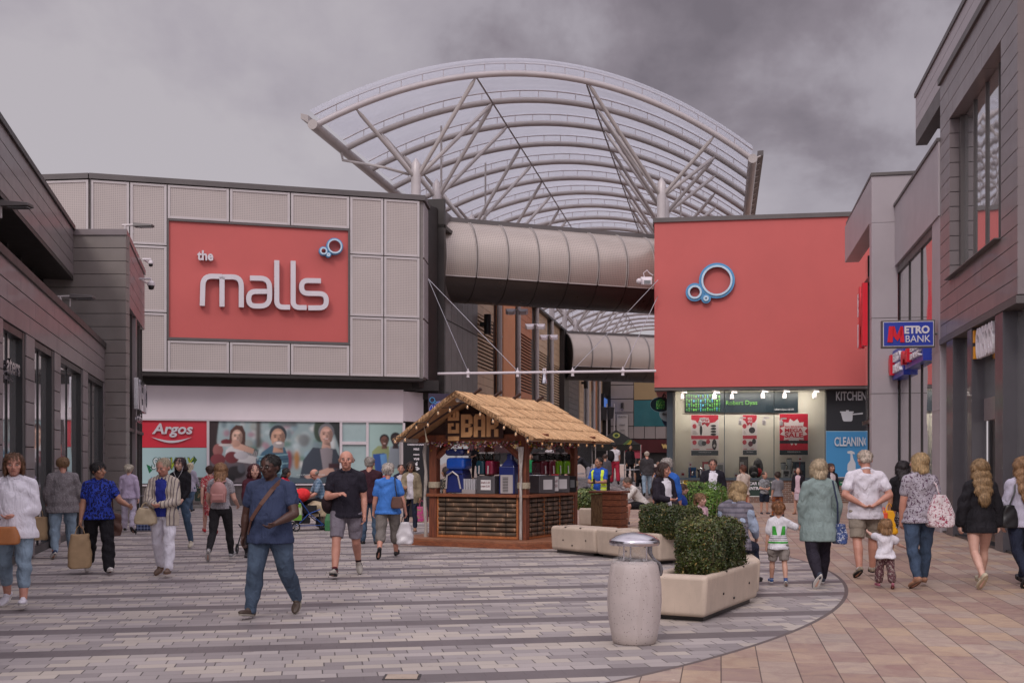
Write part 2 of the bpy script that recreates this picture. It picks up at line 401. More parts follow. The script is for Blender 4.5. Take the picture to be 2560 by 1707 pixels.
    gum = M(nt, 'MULTIPLY', M(nt, 'LESS_THAN', gv.outputs['Distance'], M(nt, 'MULTIPLY', gc, .045)), .5); c = MIX(nt, gum, c, (.62, .56, .53))
    c = MIX(nt, 1.0, c, (.97, .975, .93), 'MULTIPLY')
    nt.links.new(c, p.inputs['Base Color'])
    nt.links.new(M(nt, 'MULTIPLY_ADD', dirt, .3, .42), p.inputs['Roughness']); p.inputs['Specular IOR Level'].default_value = .35
    jh = MIX(nt, msk, j2, jm); bump(nt, p, M(nt, 'SUBTRACT', M(nt, 'MULTIPLY', fine, .2), jh), .004, .7)
    return m
def cobbles():
    m, nt, p = newmat('grey cobbles'); tc = nt.nodes.new('ShaderNodeTexCoord')
    v = nt.nodes.new('ShaderNodeTexVoronoi'); v.inputs['Scale'].default_value = 5.5; nt.links.new(tc.outputs['Object'], v.inputs['Vector'])
    x, y, z = SEP(nt, v.outputs['Color'])
    c = RAMP(nt, x, [(0, (.17, .145, .145)), (.4, (.27, .24, .235)), (.8, (.42, .375, .36))])
    c = MIX(nt, M(nt, 'GREATER_THAN', v.outputs['Distance'], .52), c, (.07, .06, .06))
    nt.links.new(c, p.inputs['Base Color']); p.inputs['Roughness'].default_value = .6; return m
gm = MB(); gm.add([(-900, -300, 0), (900, -300, 0), (900, 1500, 0), (-900, 1500, 0)], [(0, 1, 2, 3)])
tag(gm.build('plaza_paving', ground_material()), kind='structure')
def ground_z(x, y):
    if x > 5.9+.15*(46-y) or y < 42: return 0.0
    return min(1.0, (y-42)/7*.82) if y < 49 else min(1.3, .82+(y-49)*.006)
rm = MB(); ys = [41.9, 42, 43, 44.5, 46, 47.5, 49, 60, 90, 130]
pts = [[(xx, yy, ground_z(xx, yy)+.004) for xx in (-3.0+(.186*(yy-46.5) if yy > 46.5 else -.12*(46.5-yy)), 5.3+(.186*(yy-46.5) if yy > 46.5 else 0))] for yy in ys]
rm.add([q for r_ in pts for q in r_], [(2*i, 2*i+1, 2*i+3, 2*i+2) for i in range(len(ys)-1)])
for sgn in (0, 1):
    vs = [q for r_ in pts for q in (r_[sgn], (r_[sgn][0], r_[sgn][1], -.1))]
    rm.add(vs, [(2*i, 2*i+1, 2*i+3, 2*i+2) for i in range(len(ys)-1)])
tag(rm.build('ramp_path', cobbles()), kind='structure')

# ------------------------------------------------------------------ the mall building with the big sign
WU = Wall((-14.0, 41.4), (-3.52, 44.4))          # upper, overhanging box
WL = Wall((-24.9, 39.35), (-4.40, 45.2))         # shopfront below, one metre back
mall = thing('mall_building', 'long pale building of perforated panels with a red sign reading the malls', 'building', (-9, 44, 0))
pf = perf('perforated panel', WU.t, '#b5aaa7', pitch=.065, metal=.0, dark=.42)
ZT = 12.03; ZB = WU.uv(700, 938)[1]
sA = WU.uv(223, 438)[0]; sB = WU.L
# structural box behind the panels
mb = MB()
k0 = WU.P(sA, 0, -.06); kl = (-24.5, 42.1, 0); kb = (-24.5, 60, 0); c1 = WU.P(sB, 0, -.06); r1 = (c1.x-.3, 58, 0)
mb.prism([(k0.x, k0.y, ZB), (c1.x, c1.y, ZB), (r1[0]+.8, 58, ZB), (-24.5, 58, ZB), (kl[0], kl[1], ZB)], (0, 0, ZT-ZB))
mb.build('wall', mat('panel backing', '#7d7674', .6), mall)
cols = [WU.uv(disp*1.0884, 480)[0] for disp in (207, 298, 384, 527, 667, 803, 881, 964)]
rowT = [ZT-.02, WU.uv(350, 612)[1], WU.uv(350, 780)[1], ZB+.02]
sg = WU.rect(384*1.0884, 503*1.0884, 800*1.0884, 787*1.0884)
z_st = WU.uv(640, 560)[1]; z_sb = WU.uv(640, 856)[1]
cells = []
for i in (0, 1, 5, 6):
    zs = rowT if i < 2 else [ZT-.02, WU.uv(920, 638)[1], WU.uv(920, 792)[1], ZB+.02]
    for j in range(3): cells.append((cols[i], cols[i+1], zs[j+1], zs[j]))
for i in (2, 3, 4):
    cells.append((cols[i], cols[i+1], z_st, ZT-.02)); cells.append((cols[i], cols[i+1], ZB+.02, z_sb))
for (a, b, z0, z1) in cells:
    mb = MB(); mb.wbox(WU, a+.02, b-.02, z0+.02, z1-.02, -.05, .02); pc = mb.build('perforated_panel', pf, mall)
    fr = MB()
    for q in ((a+.02, a+.11, z0+.02, z1-.02), (b-.11, b-.02, z0+.02, z1-.02), (a+.113, b-.113, z0+.02, z0+.10), (a+.113, b-.113, z1-.10, z1-.02)):
        fr.wbox(WU, *q, .021, .05)
    fr.build('panel_frame', pale_steel, pc)
# the part that turns back on the left, and the right hand return
WK = Wall((-24.5, 42.1-.02), tuple(WU.P(sA, 0)[:2]))
for k in range(4):
    b = WK.L-k*2.05; a = b-2.05
    for j in range(3):
        mb = MB(); mb.wbox(WK, a+.02, b-.02, rowT[j+1]+.04, rowT[j]-.04, -.05, .02); pc = mb.build('perforated_panel', pf, mall)
        fr = MB()
        for q in ((a+.02, a+.1, rowT[j+1]+.02, rowT[j]-.02), (b-.1, b-.02, rowT[j+1]+.02, rowT[j]-.02), (a+.1, b-.1, rowT[j]-.1, rowT[j]-.02)): fr.wbox(WK, *q, .021, .05)
        fr.build('panel_frame', pale_steel, pc)
WR = Wall(tuple(WU.P(sB, 0)[:2]), (WU.B.x+.13, WU.B.y+2.6)); WR.n = Vector((WR.t.y, -WR.t.x, 0))
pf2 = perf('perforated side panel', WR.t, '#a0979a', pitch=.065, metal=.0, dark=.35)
for j in range(3):
    zs = [ZT-.02, WU.uv(920, 638)[1], WU.uv(920, 792)[1], ZB+.02]
    mb = MB(); mb.wbox(WR, .1, WR.L-.1, zs[j+1]+.04, zs[j]-.04, -.05, .02); mb.build('perforated_panel', pf2, mall)
mb = MB(); mb.wbox(WU, sA, sB+.06, ZT+.0, ZT+.2, -.5, .1); mb.wbox(WK, 0, WK.L, ZT+.002, ZT+.198, -.5, .098); mb.wbox(WR, -.04, WR.L, ZT+.003, ZT+.196, -.4, .09)
mb.wbox(WU, cols[0]+.0, cols[0]+.04, ZB, ZT, .03, .06)
mb.build('roof_edge', trim_grey, mall)
# sign recess
mb = MB(); mb.wbox(WU, cols[2]+.04, cols[5]-.04, z_sb, z_st, -.04, -.01)
mb.build('sign_panel', red_panel, mall)
mb = MB()
for q in ((cols[2], cols[2]+.06, z_sb, z_st), (cols[5]-.06, cols[5], z_sb, z_st), (cols[2]+.063, cols[5]-.063, z_sb, z_sb+.10), (cols[2]+.063, cols[5]-.063, z_st-.07, z_st)):
    mb.wbox(WU, *q, -.009, .07)
mb.build('sign_frame', trim_grey, mall)
letm = mat('sign letters', '#cdc6cd', .3, .0, .04, 2, coat=.4)
mb = MB()
def stroke(mb, W, pts, wd, d0, d1, zs=1):
    """flat ribbon letter stroke with a square section following 2-D wall points (s, z)"""
    n = len(pts); L_, R_ = [], []
    for i, p in enumerate(pts):
        a = Vector(pts[max(i-1, 0)]); b = Vector(pts[min(i+1, n-1)]); t = (b-a).normalized(); nn = Vector((-t.y, t.x))
        if 0 < i < n-1:
            t1 = (Vector(p)-a).normalized(); k = max(.5, nn.dot(Vector((-t1.y, t1.x))))
        else: k = 1
        L_.append(Vector(p)+nn*wd/2/k); R_.append(Vector(p)-nn*wd/2/k)
    vs = []
    for d in (d0, d1): vs += [W.P(q.x, q.y, d) for q in L_]+[W.P(q.x, q.y, d) for q in R_]
    m2 = 2*n; fs = []
    for i in range(n-1):
        fs += [(i, i+1, n+i+1, n+i), (m2+i, m2+n+i, m2+n+i+1, m2+i+1), (i, m2+i, m2+i+1, i+1), (n+i, n+i+1, m2+n+i+1, m2+n+i)]
    fs += [(0, n, m2+n, m2), (n-1, m2+n-1, m2+2*n-1, 2*n-1)]
    mb.add(vs, fs)
def zl(W, pts, d=.2, r=70, sc_=.2296, ox=380, oy=520):
    """round the corners of a path given in enlarged-photo pixels, return wall points"""
    out = []
    for i, (p) in enumerate(pts):
        p = Vector(p)
        if i in (0, len(pts)-1): out.append(p); continue
        a = Vector(pts[i-1]); b = Vector(pts[i+1]); ra = min(r, (a-p).length/2*.98); rb = min(r, (b-p).length/2*.98); rr = min(ra, rb)
        A_ = p+(a-p).normalized()*rr; B_ = p+(b-p).normalized()*rr
        for k in range(7):
            t = k/6; out.append(A_*(1-t)**2+p*2*t*(1-t)+B_*t*t)
    return [W.uv(ox+q.x*sc_, oy+q.y*sc_, d) for q in out]
wd = .50
for pts, r in (([(547, 1066), (556, 742), (762, 748)], 150), ([(762, 1075), (762, 752)], 10), ([(764, 752), (972, 752), (972, 1082)], 150),
               ([(1066, 764), (1280, 768), (1280, 1070), (1052, 1068), (1052, 910), (1255, 910)], 105),
               ([(1358, 572), (1358, 1080), (1502, 1082)], 130), ([(1536, 578), (1536, 1085), (1682, 1085)], 130),
               ([(1838, 795), (1628, 790), (1628, 930), (1897, 935), (1897, 1088), (1700, 1088)], 110)):
    stroke(mb, WU, zl(WU, pts, .2, r), .185, .04, .26)
for (a, b, c_, d_) in ((1270, 905, 1292, 916),): pass
mb.build('sign_lettering', letm, mall)
wtext('sign_word', 'the', WU, 493, 628, 533, 653, .05, .16, letm, mall, off=.03)
blue = mat('emblem blue', '#4f8dbb', .4, 0, .05, 2)
def ringp(mb, W, c, r0, r1, d0, d1, n=36):
    vs = []
    for d in (d0, d1):
        for r in (r0, r1): vs += [W.P(c[0]+r*math.cos(2*math.pi*i/n), c[1]+r*math.sin(2*math.pi*i/n), d) for i in range(n)]
    fs = []
    for i in range(n):
        j = (i+1) % n
        fs += [(2*n+i, 2*n+j, 3*n+j, 3*n+i), (i, j, 2*n+j, 2*n+i), (n+i, n+j, 3*n+j, 3*n+i), (i, n+i, n+j, j)]
    mb.add(vs, fs)
def emblem(W, par, c1, c2, c3, dep=.05, k=1.0):
    """three linked rings, each given as centre and outer radius in photo pixels"""
    a = MB(); b = MB()
    for i, (u, v, r, ri) in enumerate((c1, c2, c3)):
        c = W.uv(u, v, .1); rr = abs(W.uv(u+r, v, .1)[0]-c[0]); r0 = rr*ri
        ringp(a, W, c, r0, rr, dep+.02*i, dep+.14+.015*i); ringp(b, W, c, r0-.02*k, r0+.035*k, dep+.15+.02*i, dep+.19+.02*i)
    a.build('emblem_ring', blue, par); b.build('emblem_edge', mat('emblem pale edge', '#b9cfe0', .3), par)
emblem(WU, mall, (836, 617, 21, .76), (808, 629, 11.5, .60), (820, 638.5, 7, .34))
# dark soffit, white fascia, shop windows
ZF1 = WL.uv(680, 972)[1]; ZF0 = WL.uv(680, 1049)[1]; ZS = WL.uv(680, 1209)[1]
CB = WL.L
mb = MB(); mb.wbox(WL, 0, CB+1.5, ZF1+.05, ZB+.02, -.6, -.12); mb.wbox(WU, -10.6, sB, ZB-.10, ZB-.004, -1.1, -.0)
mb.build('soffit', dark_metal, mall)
WC = Wall(tuple(WL.P(CB, 0)[:2]), (gx(1092, 47.2), 47.2))     # splayed corner by the newsagent
mb = MB(); mb.wbox(WL, 0, CB, ZF0, ZF1, -.3, .04); mb.wbox(WL, 0, CB, ZF1+.003, ZF1+.05, -.3, .10); mb.wbox(WC, 0, 1.35, ZF0, ZF1, -.3, .035); mb.build('fascia', white_fascia, mall)
mb = MB(); mb.wbox(WL, 0, CB, ZF0-.07, ZF0-.003, -.25, .08); mb.wbox(WL, 6, CB, ZS-.06, ZS, -.2, .09)
for u in (505+15, 852, 918): 
    a = WL.uv(u if u > 600 else 520, 1100)[0]; mb.wbox(WL, a-.05, a+.05, ZS, ZF0-.073, -.1, .07)
a0 = WL.uv(852, 1100)[0]; a1 = WL.uv(918, 1100)[0]; a2 = WL.uv(1009, 1100)[0]
zm = WL.uv(880, 1107)[1]; mb.wbox(WL, a0+.053, a1-.053, zm-.06, zm+.06, -.1, .072); mb.wbox(WL, a2-.05, a2+.05, ZS, ZF0-.073, -.1, .071)
mb.build('window_frame', white_metal, mall)
mb = MB(); planks(mb, WL, 0, CB-.02, .0, ZS-.063, -.2, .03, .16, .006, .6, 3); mb.build('plinth', plinth_grey, mall)
mb = MB(); mb.wbox(WL, 0, CB+.1, .0, ZF0, -.5, -.21); mb.wbox(WC, .2, 3.4, 0, ZB, -2.0, -.6); mb.build('back_wall', interior_dark, mall)
mb = MB(); mb.wbox(WL, a0+.05, a2-.05, ZS, ZF0-.07, -.03, -.01); mb.build('window_pane', mat('frosted pane', '#9fb5b6', .15, 0, .12, .7, coat=.6), mall)
# printed window graphics
class Art:
    """flat printed picture on a wall: shapes given in photo pixels, each a hair in front of the last"""
    def __init__(s, W, d): s.W = W; s.d = d; s.mb = MB(); s.k = 0
    def poly(s, pts, col, step=1):
        s.k += step; d = s.d+s.k*.0006; s.mb.col = srgb(col) if isinstance(col, str) else col
        s.mb.add([s.W.P(*s.W.uv(u, v, s.d), d) for (u, v) in pts], [tuple(range(len(pts)))])
    def rect(s, u0, v0, u1, v1, col): s.poly([(u0, v0), (u1, v0), (u1, v1), (u0, v1)], col)
    def ell(s, u, v, ru, rv, col, rot=0, n=20, a0=0, a1=360):
        c, sn = math.cos(R(rot)), math.sin(R(rot)); m = n if a1-a0 >= 360 else n+1
        P = [(ru*math.cos(R(a0+(a1-a0)*i/n)), rv*math.sin(R(a0+(a1-a0)*i/n))) for i in range(m)]
        s.poly([(u+x*c-y*sn, v+x*sn+y*c) for x, y in P], col)
    def done(s, name, par, m=None): return s.mb.build(name, m or printm, par)
class Picture(Art):
    """the same drawing calls, but laid down on a fine grid of coloured cells with soft edges, as in a printed photograph"""
    def __init__(s, W, d, u0, v0, u1, v1, cell=1.5):
        s.W = W; s.d = d; s.b = (u0, v0, u1, v1); s.nx = int((u1-u0)/cell); s.ny = int((v1-v0)/cell); s.im = np.zeros((s.ny, s.nx, 3)); s.soft = 1
        s.X, s.Y = np.meshgrid(u0+(np.arange(s.nx)+.5)*(u1-u0)/s.nx, v0+(np.arange(s.ny)+.5)*(v1-v0)/s.ny)
    def poly(s, pts, col, step=1):
        m = np.zeros(s.X.shape); 
        for ox, oy in ((-.35, -.35), (.35, .35), (-.35, .35), (.35, -.35)):
            k = np.zeros(s.X.shape, bool); X = s.X+ox; Y = s.Y+oy; n = len(pts)
            for i in range(n):
                (xa, ya), (xb, yb) = pts[i], pts[i-1]
                if ya != yb: k ^= ((ya > Y) != (yb > Y)) & (X < (xb-xa)*(Y-ya)/(yb-ya)+xa)
            m += k/4
        c = np.array(srgb(col)); us = [p[0] for p in pts]; vs = [p[1] for p in pts]; w = max(us)-min(us)+.1; h = max(vs)-min(vs)+.1
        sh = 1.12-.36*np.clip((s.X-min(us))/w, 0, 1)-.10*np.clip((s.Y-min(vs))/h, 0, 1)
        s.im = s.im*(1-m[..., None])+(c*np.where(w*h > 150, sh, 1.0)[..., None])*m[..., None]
    def blur(s, n):
        for _ in range(n):
            p = np.pad(s.im, ((1, 1), (1, 1), (0, 0)), 'edge'); s.im = (p[1:-1, 1:-1]*2+p[:-2, 1:-1]+p[2:, 1:-1]+p[1:-1, :-2]+p[1:-1, 2:])/6
    def done(s, name, par, m=None):
        s.blur(1); u0, v0, u1, v1 = s.b; mb = MB(); vs = [s.W.P(*s.W.uv(u0+(u1-u0)*i/s.nx, v0+(v1-v0)*j/s.ny, s.d), s.d) for j in range(s.ny+1) for i in range(s.nx+1)]; mb.v = [tuple(p) for p in vs]; q = s.nx+1
        mb.f = [[j*q+i, j*q+i+1, (j+1)*q+i+1, (j+1)*q+i] for j in range(s.ny) for i in range(s.nx)]; mb.m = [0]*len(mb.f); mb.c = [tuple(c) for c in np.clip(s.im, 0, 1).reshape(-1, 3)]
        return mb.build(name, m or printm, par)
A = Art(WL, .0)
A.rect(345, 1048, 517, 1118, '#cc2f40'); A.done('shop_sign', mall)
wtext('sign_lettering', 'Argos', WL, 380, 1058, 482, 1093, .03, .04, letm, mall, off=.025, shear=.2)
mb = MB(); P = [(378, 1092)]+[(378+102*t/12, 1092+15*math.sin(math.pi*t/12)) for t in range(1, 12)]+[(481, 1092)]
Q = [(481-102*t/12, 1092+9*math.sin(math.pi*t/12)) for t in range(1, 12)]
mb.prism([WL.P(*WL.uv(u, v), .03) for u, v in P+Q], WL.n*.03); mb.build('sign_smile', letm, mall)
A = Art(WL, .0); A.rect(345, 1119, 517, 1208, '#a9c4c6')
G = '#1f6b45'
A.poly([(366, 1160), (378, 1166), (376, 1172), (384, 1172), (373, 1183)], G)
for r_ in range(2):
    A.rect(380-r_, 1142, 486, 1174, '#a9c4c6')
A.poly([(484, 1146), (484, 1138), (493, 1149), (484, 1162), (485, 1154), (476, 1156), (478, 1146)], '#3c5f22')
A.poly([(372, 1198), (380, 1191), (380, 1196), (390, 1196), (390, 1200), (380, 1200), (380, 1205)], '#3f86b8')
A.done('window_graphic', mall)
for w_, u0, u1 in (('SUB', 379, 428), ('WAY', 427, 487)): wtext('graphic_outline', w_, WL, u0-1.5, 1142.5, u1+1, 1173.5, .010, .004, mat('outline green', '#20463a', .4), mall, off=.045, shear=.28)
wtext('graphic_word', 'SUB', WL, 380, 1144, 426, 1172, .02, .004, mat('pale lettering', '#c9d2d2', .4), mall, off=.012, shear=.28)
wtext('graphic_word', 'WAY', WL, 427, 1144, 485, 1172, .02, .004, mat('lime lettering', '#a2b62c', .4), mall, off=.012, shear=.28)
# big lifestyle photograph in the window
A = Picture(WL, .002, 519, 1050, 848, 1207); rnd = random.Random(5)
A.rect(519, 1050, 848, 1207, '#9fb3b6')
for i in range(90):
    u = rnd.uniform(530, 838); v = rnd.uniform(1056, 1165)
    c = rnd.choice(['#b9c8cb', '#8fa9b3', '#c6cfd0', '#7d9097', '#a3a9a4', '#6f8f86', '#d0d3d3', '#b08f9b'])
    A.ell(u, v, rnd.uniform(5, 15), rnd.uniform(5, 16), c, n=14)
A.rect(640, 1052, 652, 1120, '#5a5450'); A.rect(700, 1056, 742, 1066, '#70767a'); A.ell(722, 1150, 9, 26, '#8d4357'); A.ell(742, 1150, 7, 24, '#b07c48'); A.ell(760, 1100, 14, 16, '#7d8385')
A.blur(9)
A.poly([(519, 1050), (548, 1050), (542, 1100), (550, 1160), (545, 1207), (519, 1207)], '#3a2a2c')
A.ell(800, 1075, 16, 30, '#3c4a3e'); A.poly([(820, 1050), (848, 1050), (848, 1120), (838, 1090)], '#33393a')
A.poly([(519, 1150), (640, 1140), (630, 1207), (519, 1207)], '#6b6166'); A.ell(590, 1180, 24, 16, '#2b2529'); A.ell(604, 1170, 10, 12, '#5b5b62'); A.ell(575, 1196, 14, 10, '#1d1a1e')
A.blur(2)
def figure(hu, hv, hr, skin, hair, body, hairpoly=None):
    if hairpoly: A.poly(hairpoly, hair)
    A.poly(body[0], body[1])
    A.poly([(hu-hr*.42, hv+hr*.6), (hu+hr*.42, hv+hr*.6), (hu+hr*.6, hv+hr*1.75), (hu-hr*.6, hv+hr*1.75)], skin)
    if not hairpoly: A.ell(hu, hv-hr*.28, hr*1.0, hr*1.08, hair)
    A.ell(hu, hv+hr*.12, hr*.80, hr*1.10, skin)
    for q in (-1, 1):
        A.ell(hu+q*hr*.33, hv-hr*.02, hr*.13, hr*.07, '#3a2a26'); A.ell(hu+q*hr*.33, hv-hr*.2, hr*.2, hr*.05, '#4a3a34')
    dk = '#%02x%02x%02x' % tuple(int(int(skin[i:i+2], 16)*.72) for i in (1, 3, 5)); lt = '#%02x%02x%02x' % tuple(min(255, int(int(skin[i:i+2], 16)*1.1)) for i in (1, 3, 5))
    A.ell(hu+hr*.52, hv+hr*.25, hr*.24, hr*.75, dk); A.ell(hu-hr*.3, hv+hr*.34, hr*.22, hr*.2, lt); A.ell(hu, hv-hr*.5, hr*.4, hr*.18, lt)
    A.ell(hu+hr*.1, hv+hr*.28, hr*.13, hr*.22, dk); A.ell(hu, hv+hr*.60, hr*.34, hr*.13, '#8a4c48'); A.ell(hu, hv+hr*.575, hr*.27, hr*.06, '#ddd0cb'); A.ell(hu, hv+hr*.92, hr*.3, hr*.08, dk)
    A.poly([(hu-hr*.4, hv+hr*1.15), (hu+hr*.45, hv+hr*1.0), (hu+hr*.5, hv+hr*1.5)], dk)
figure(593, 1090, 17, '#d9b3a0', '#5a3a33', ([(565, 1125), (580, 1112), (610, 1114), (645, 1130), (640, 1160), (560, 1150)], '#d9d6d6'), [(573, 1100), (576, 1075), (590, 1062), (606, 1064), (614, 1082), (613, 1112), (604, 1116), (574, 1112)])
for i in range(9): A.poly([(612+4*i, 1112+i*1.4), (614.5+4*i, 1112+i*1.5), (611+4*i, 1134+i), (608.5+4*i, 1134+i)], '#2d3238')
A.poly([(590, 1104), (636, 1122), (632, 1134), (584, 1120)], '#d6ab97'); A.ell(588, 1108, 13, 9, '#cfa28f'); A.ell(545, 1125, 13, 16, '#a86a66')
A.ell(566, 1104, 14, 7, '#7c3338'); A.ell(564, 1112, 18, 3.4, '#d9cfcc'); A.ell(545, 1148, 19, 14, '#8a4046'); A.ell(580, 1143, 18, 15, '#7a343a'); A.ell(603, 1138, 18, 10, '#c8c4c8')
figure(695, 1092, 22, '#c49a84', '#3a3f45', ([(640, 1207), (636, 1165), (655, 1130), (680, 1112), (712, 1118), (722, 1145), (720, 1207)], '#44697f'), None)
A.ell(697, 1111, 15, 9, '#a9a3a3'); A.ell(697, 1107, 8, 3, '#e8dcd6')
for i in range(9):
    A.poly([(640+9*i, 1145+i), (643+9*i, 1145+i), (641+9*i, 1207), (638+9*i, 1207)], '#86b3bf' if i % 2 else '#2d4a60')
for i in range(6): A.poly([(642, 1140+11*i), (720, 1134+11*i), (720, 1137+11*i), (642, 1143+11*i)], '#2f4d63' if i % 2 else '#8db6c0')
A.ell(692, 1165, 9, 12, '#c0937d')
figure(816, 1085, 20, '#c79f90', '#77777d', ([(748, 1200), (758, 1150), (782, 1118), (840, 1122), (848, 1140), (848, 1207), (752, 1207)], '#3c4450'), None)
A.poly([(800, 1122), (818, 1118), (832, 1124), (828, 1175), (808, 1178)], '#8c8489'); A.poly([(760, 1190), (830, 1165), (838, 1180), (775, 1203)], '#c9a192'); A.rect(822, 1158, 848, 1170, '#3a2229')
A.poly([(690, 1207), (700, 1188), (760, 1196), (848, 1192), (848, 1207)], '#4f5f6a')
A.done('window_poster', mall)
wtext('poster_web_address', 'www.themallsbasingstoke', WL, 741, 1184, 812, 1189, .06, .002, mat('pale lettering', '#c9d2d2', .4), mall)
A = Picture(WL, .002, 921, 1050, 1007, 1207); A.rect(921, 1050, 1007, 1207, '#9fbab6')
figure(961, 1101, 12, '#6b4a40', '#201a1c', ([(930, 1128), (945, 1114), (972, 1115), (975, 1150), (968, 1180), (930, 1180)], '#8f9b6e'), None)
figure(989, 1098, 13, '#33282b', '#1d181a', ([(970, 1150), (976, 1116), (1000, 1113), (1006, 1125), (1006, 1170), (975, 1172)], '#7f8790'), None)
A.poly([(932, 1135), (962, 1132), (972, 1182), (940, 1188)], '#2b4f93'); A.poly([(950, 1136), (966, 1134), (970, 1170), (955, 1172)], '#5f8fc4')
A.rect(955, 1188, 975, 1207, '#b5424f'); A.done('window_poster', mall)
# newsagent sign on the corner
nw = thing('hanging_shop_sign', 'purple backed sign with a blue oval reading WHSmith behind the thatched bar', 'sign', WC.P(2.0, 3.4, 0))
NS = Wall((gx(1072, 44.6), 44.6), (gx(1135, 45.0), 45.0))
mb = MB(); a0, a1, z0, z1 = NS.rect(1072, 990, 1135, 1060); mb.wbox(NS, a0, a1, z0, z1+.1, -.1, 0); mb.build('sign_board', mat('purple board', '#3a3145', .5), nw)
A = Art(NS, .0); A.ell(1105, 1024, 32, 22, '#8f9bd0', n=32); A.ell(1105, 1024, 30.5, 20.5, '#3b46a0', n=32); A.done('sign_oval', nw)
wtext('sign_lettering', 'WHSmith', NS, 1080, 1015, 1130, 1026, .05, .01, white_paint, nw)
mb = MB(); ringp(mb, NS, NS.uv(1080, 1000), .09, .12, .01, .04); ringp(mb, NS, NS.uv(1087, 1006), .04, .065, .01, .045); mb.build('sign_rings', blue, nw)
# ------------------------------------------------------------------ left hand shops
def Lp(Y, c=-3.45): return (c-.25*Y, Y)
YG = 30.4
W1 = Wall(Lp(6.0), Lp(YG)); W1.n = Vector((W1.t.y, -W1.t.x, 0)); 
ls = thing('shop_building', 'low grey clad shop building along the left edge with tall windows', 'building', (*Lp(20), 0))
zP = 4.75; zH = 3.80
def us(u, W=W1): return W.uv(u, 1000)[0]
wins = [(us(8), us(66)), (us(87), us(137)), (us(152), us(208)), (us(220), us(260))]
wins = [(wins[0][0]-9.5, wins[0][0]-5.6), (wins[0][0]-4.4, wins[0][0]-1.3)]+wins
mb = MB(); planks(mb, W1, 0, W1.L, zH, zP, -.3, 0, .32, .016, 3.2, 4)
e = [0]+[q for w in wins for q in w]+[W1.L]
for i in range(0, len(e), 2):
    if e[i+1]-e[i] > .03: planks(mb, W1, e[i], e[i+1], 0, zH, -.3, 0, .38, .016)
mb.build('cladding', grey_clad, ls, bevel=.003, bseg=1)
mb = MB(); mb.wbox(W1, 0, W1.L, zP, zP+.14, -.5, .04); mb.wbox(W1, 0, W1.L, .0, zP, -6, -.75); mb.build('backing_wall', dark_metal, ls)
for (a, b) in wins:
    mb = MB()
    mb.wbox(W1, a, a+.07, 0, zH-.003, -.42, -.02); mb.wbox(W1, b-.24, b, 0, zH-.003, -.62, -.02); mb.wbox(W1, a+.073, b-.243, zH-.12, zH-.004, -.42, -.025)
    mb.wbox(W1, a+.073, b-.243, 0, .14, -.42, -.06)
    wf = mb.build('window_frame', black_frame, ls)
    mb = MB(); mb.wbox(W1, a+.072, b-.242, .14, zH-.12, -.16, -.12); mb.build('window_pane', coated, wf)
    mb = MB(); m_ = (a+b-.2)/2; mb.wbox(W1, m_-.02, m_+.02, .14, zH-.12, -.119, -.10); mb.build('mullion', black_frame, wf)
wtext('window_lettering', 'aters', W1, 8, 898, 42, 936, -.05, .05, steel, ls, off=.02)
wtext('window_lettering', 'JEWELLERS', W1, 5, 940, 30, 952, -.05, .02, steel, ls)
# the storey above, stepping out over a ribbon window
W2 = Wall(Lp(6.0, -4.3), Lp(YG, -4.3)); W2.n = Vector((W2.t.y, -W2.t.x, 0))
up = thing('upper_storey', 'anthracite clad upper floor with a ribbon window above the left shops', 'building', (*Lp(20, -4.3), 4.9))
mb = MB(); planks(mb, W2, 0, W2.L, 6.69, 7.95, -.4, 0, .31, .015, 4.2, 9); mb.build('cladding', grey_clad, up, bevel=.003, bseg=1)
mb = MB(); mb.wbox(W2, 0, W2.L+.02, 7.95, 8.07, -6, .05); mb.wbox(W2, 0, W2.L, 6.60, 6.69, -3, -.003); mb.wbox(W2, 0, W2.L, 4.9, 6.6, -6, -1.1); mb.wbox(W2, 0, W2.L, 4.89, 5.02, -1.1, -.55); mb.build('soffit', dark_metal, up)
n = 15; wdt = W2.L/n
for i in range(n):
    a = i*wdt; mb = MB(); mb.wbox(W2, a+.08, a+wdt-.08, 5.05, 6.56, -.93, -.9); wp = mb.build('window_pane', coated, up)
    mb = MB()
    for q in ((a, a+.079), (a+wdt-.079, a+wdt)): mb.wbox(W2, q[0]+.001, q[1]-.001, 5.021, 6.598, -.95, -.75)
    mb.build('window_frame', black_frame, wp)
# grey block closing the row
gb = thing('corner_block', 'taller warm grey clad block with a glazed side next to the left shops', 'building', (*Lp(YG), 0))
WG = Wall((-13.2, YG-.5), (-10.48, YG)); WG = Wall((-13.3, YG+.0), (-10.48, YG))
mb = MB(); planks(mb, WG, 0, WG.L, 0, 7.82, -.3, 0, .355, .014, None); mb.build('cladding', grey_clad2, gb, bevel=.003, bseg=1)
WS = Wall((-10.48, YG+.02), (-2.88-.25*36.9, 36.9)); WS.n = Vector((WS.t.y, -WS.t.x, 0))
we = WS.P(WS.L, 0)
mb = MB(); mb.prism([(-13.3, YG-.04, 7.82), (-10.44, YG-.04, 7.82), (we.x+.04, we.y, 7.82), (we.x-3, we.y, 7.82)], (0, 0, .16)); mb.build('roof_edge', grey_clad, gb)
mb = MB(); mb.prism([(-13.2, YG+.35, 0), (-11.6, YG+.35, 0), (we.x-1.2, we.y, 0), (we.x-3, we.y, 0)], (0, 0, 7.8)); mb.build('core', dark_metal, gb)
mb = MB(); planks(mb, WS, .32, WS.L, 6.0, 7.79, -.3, 0, .355, .014, 3); planks(mb, WS, .32, .8, 0, 5.98, -.3, 0, .355, .014); mb.wbox(WS, 3.2, 3.5, 0, 5.98, -.2, .0); mb.build('side_cladding', grey_clad, gb)
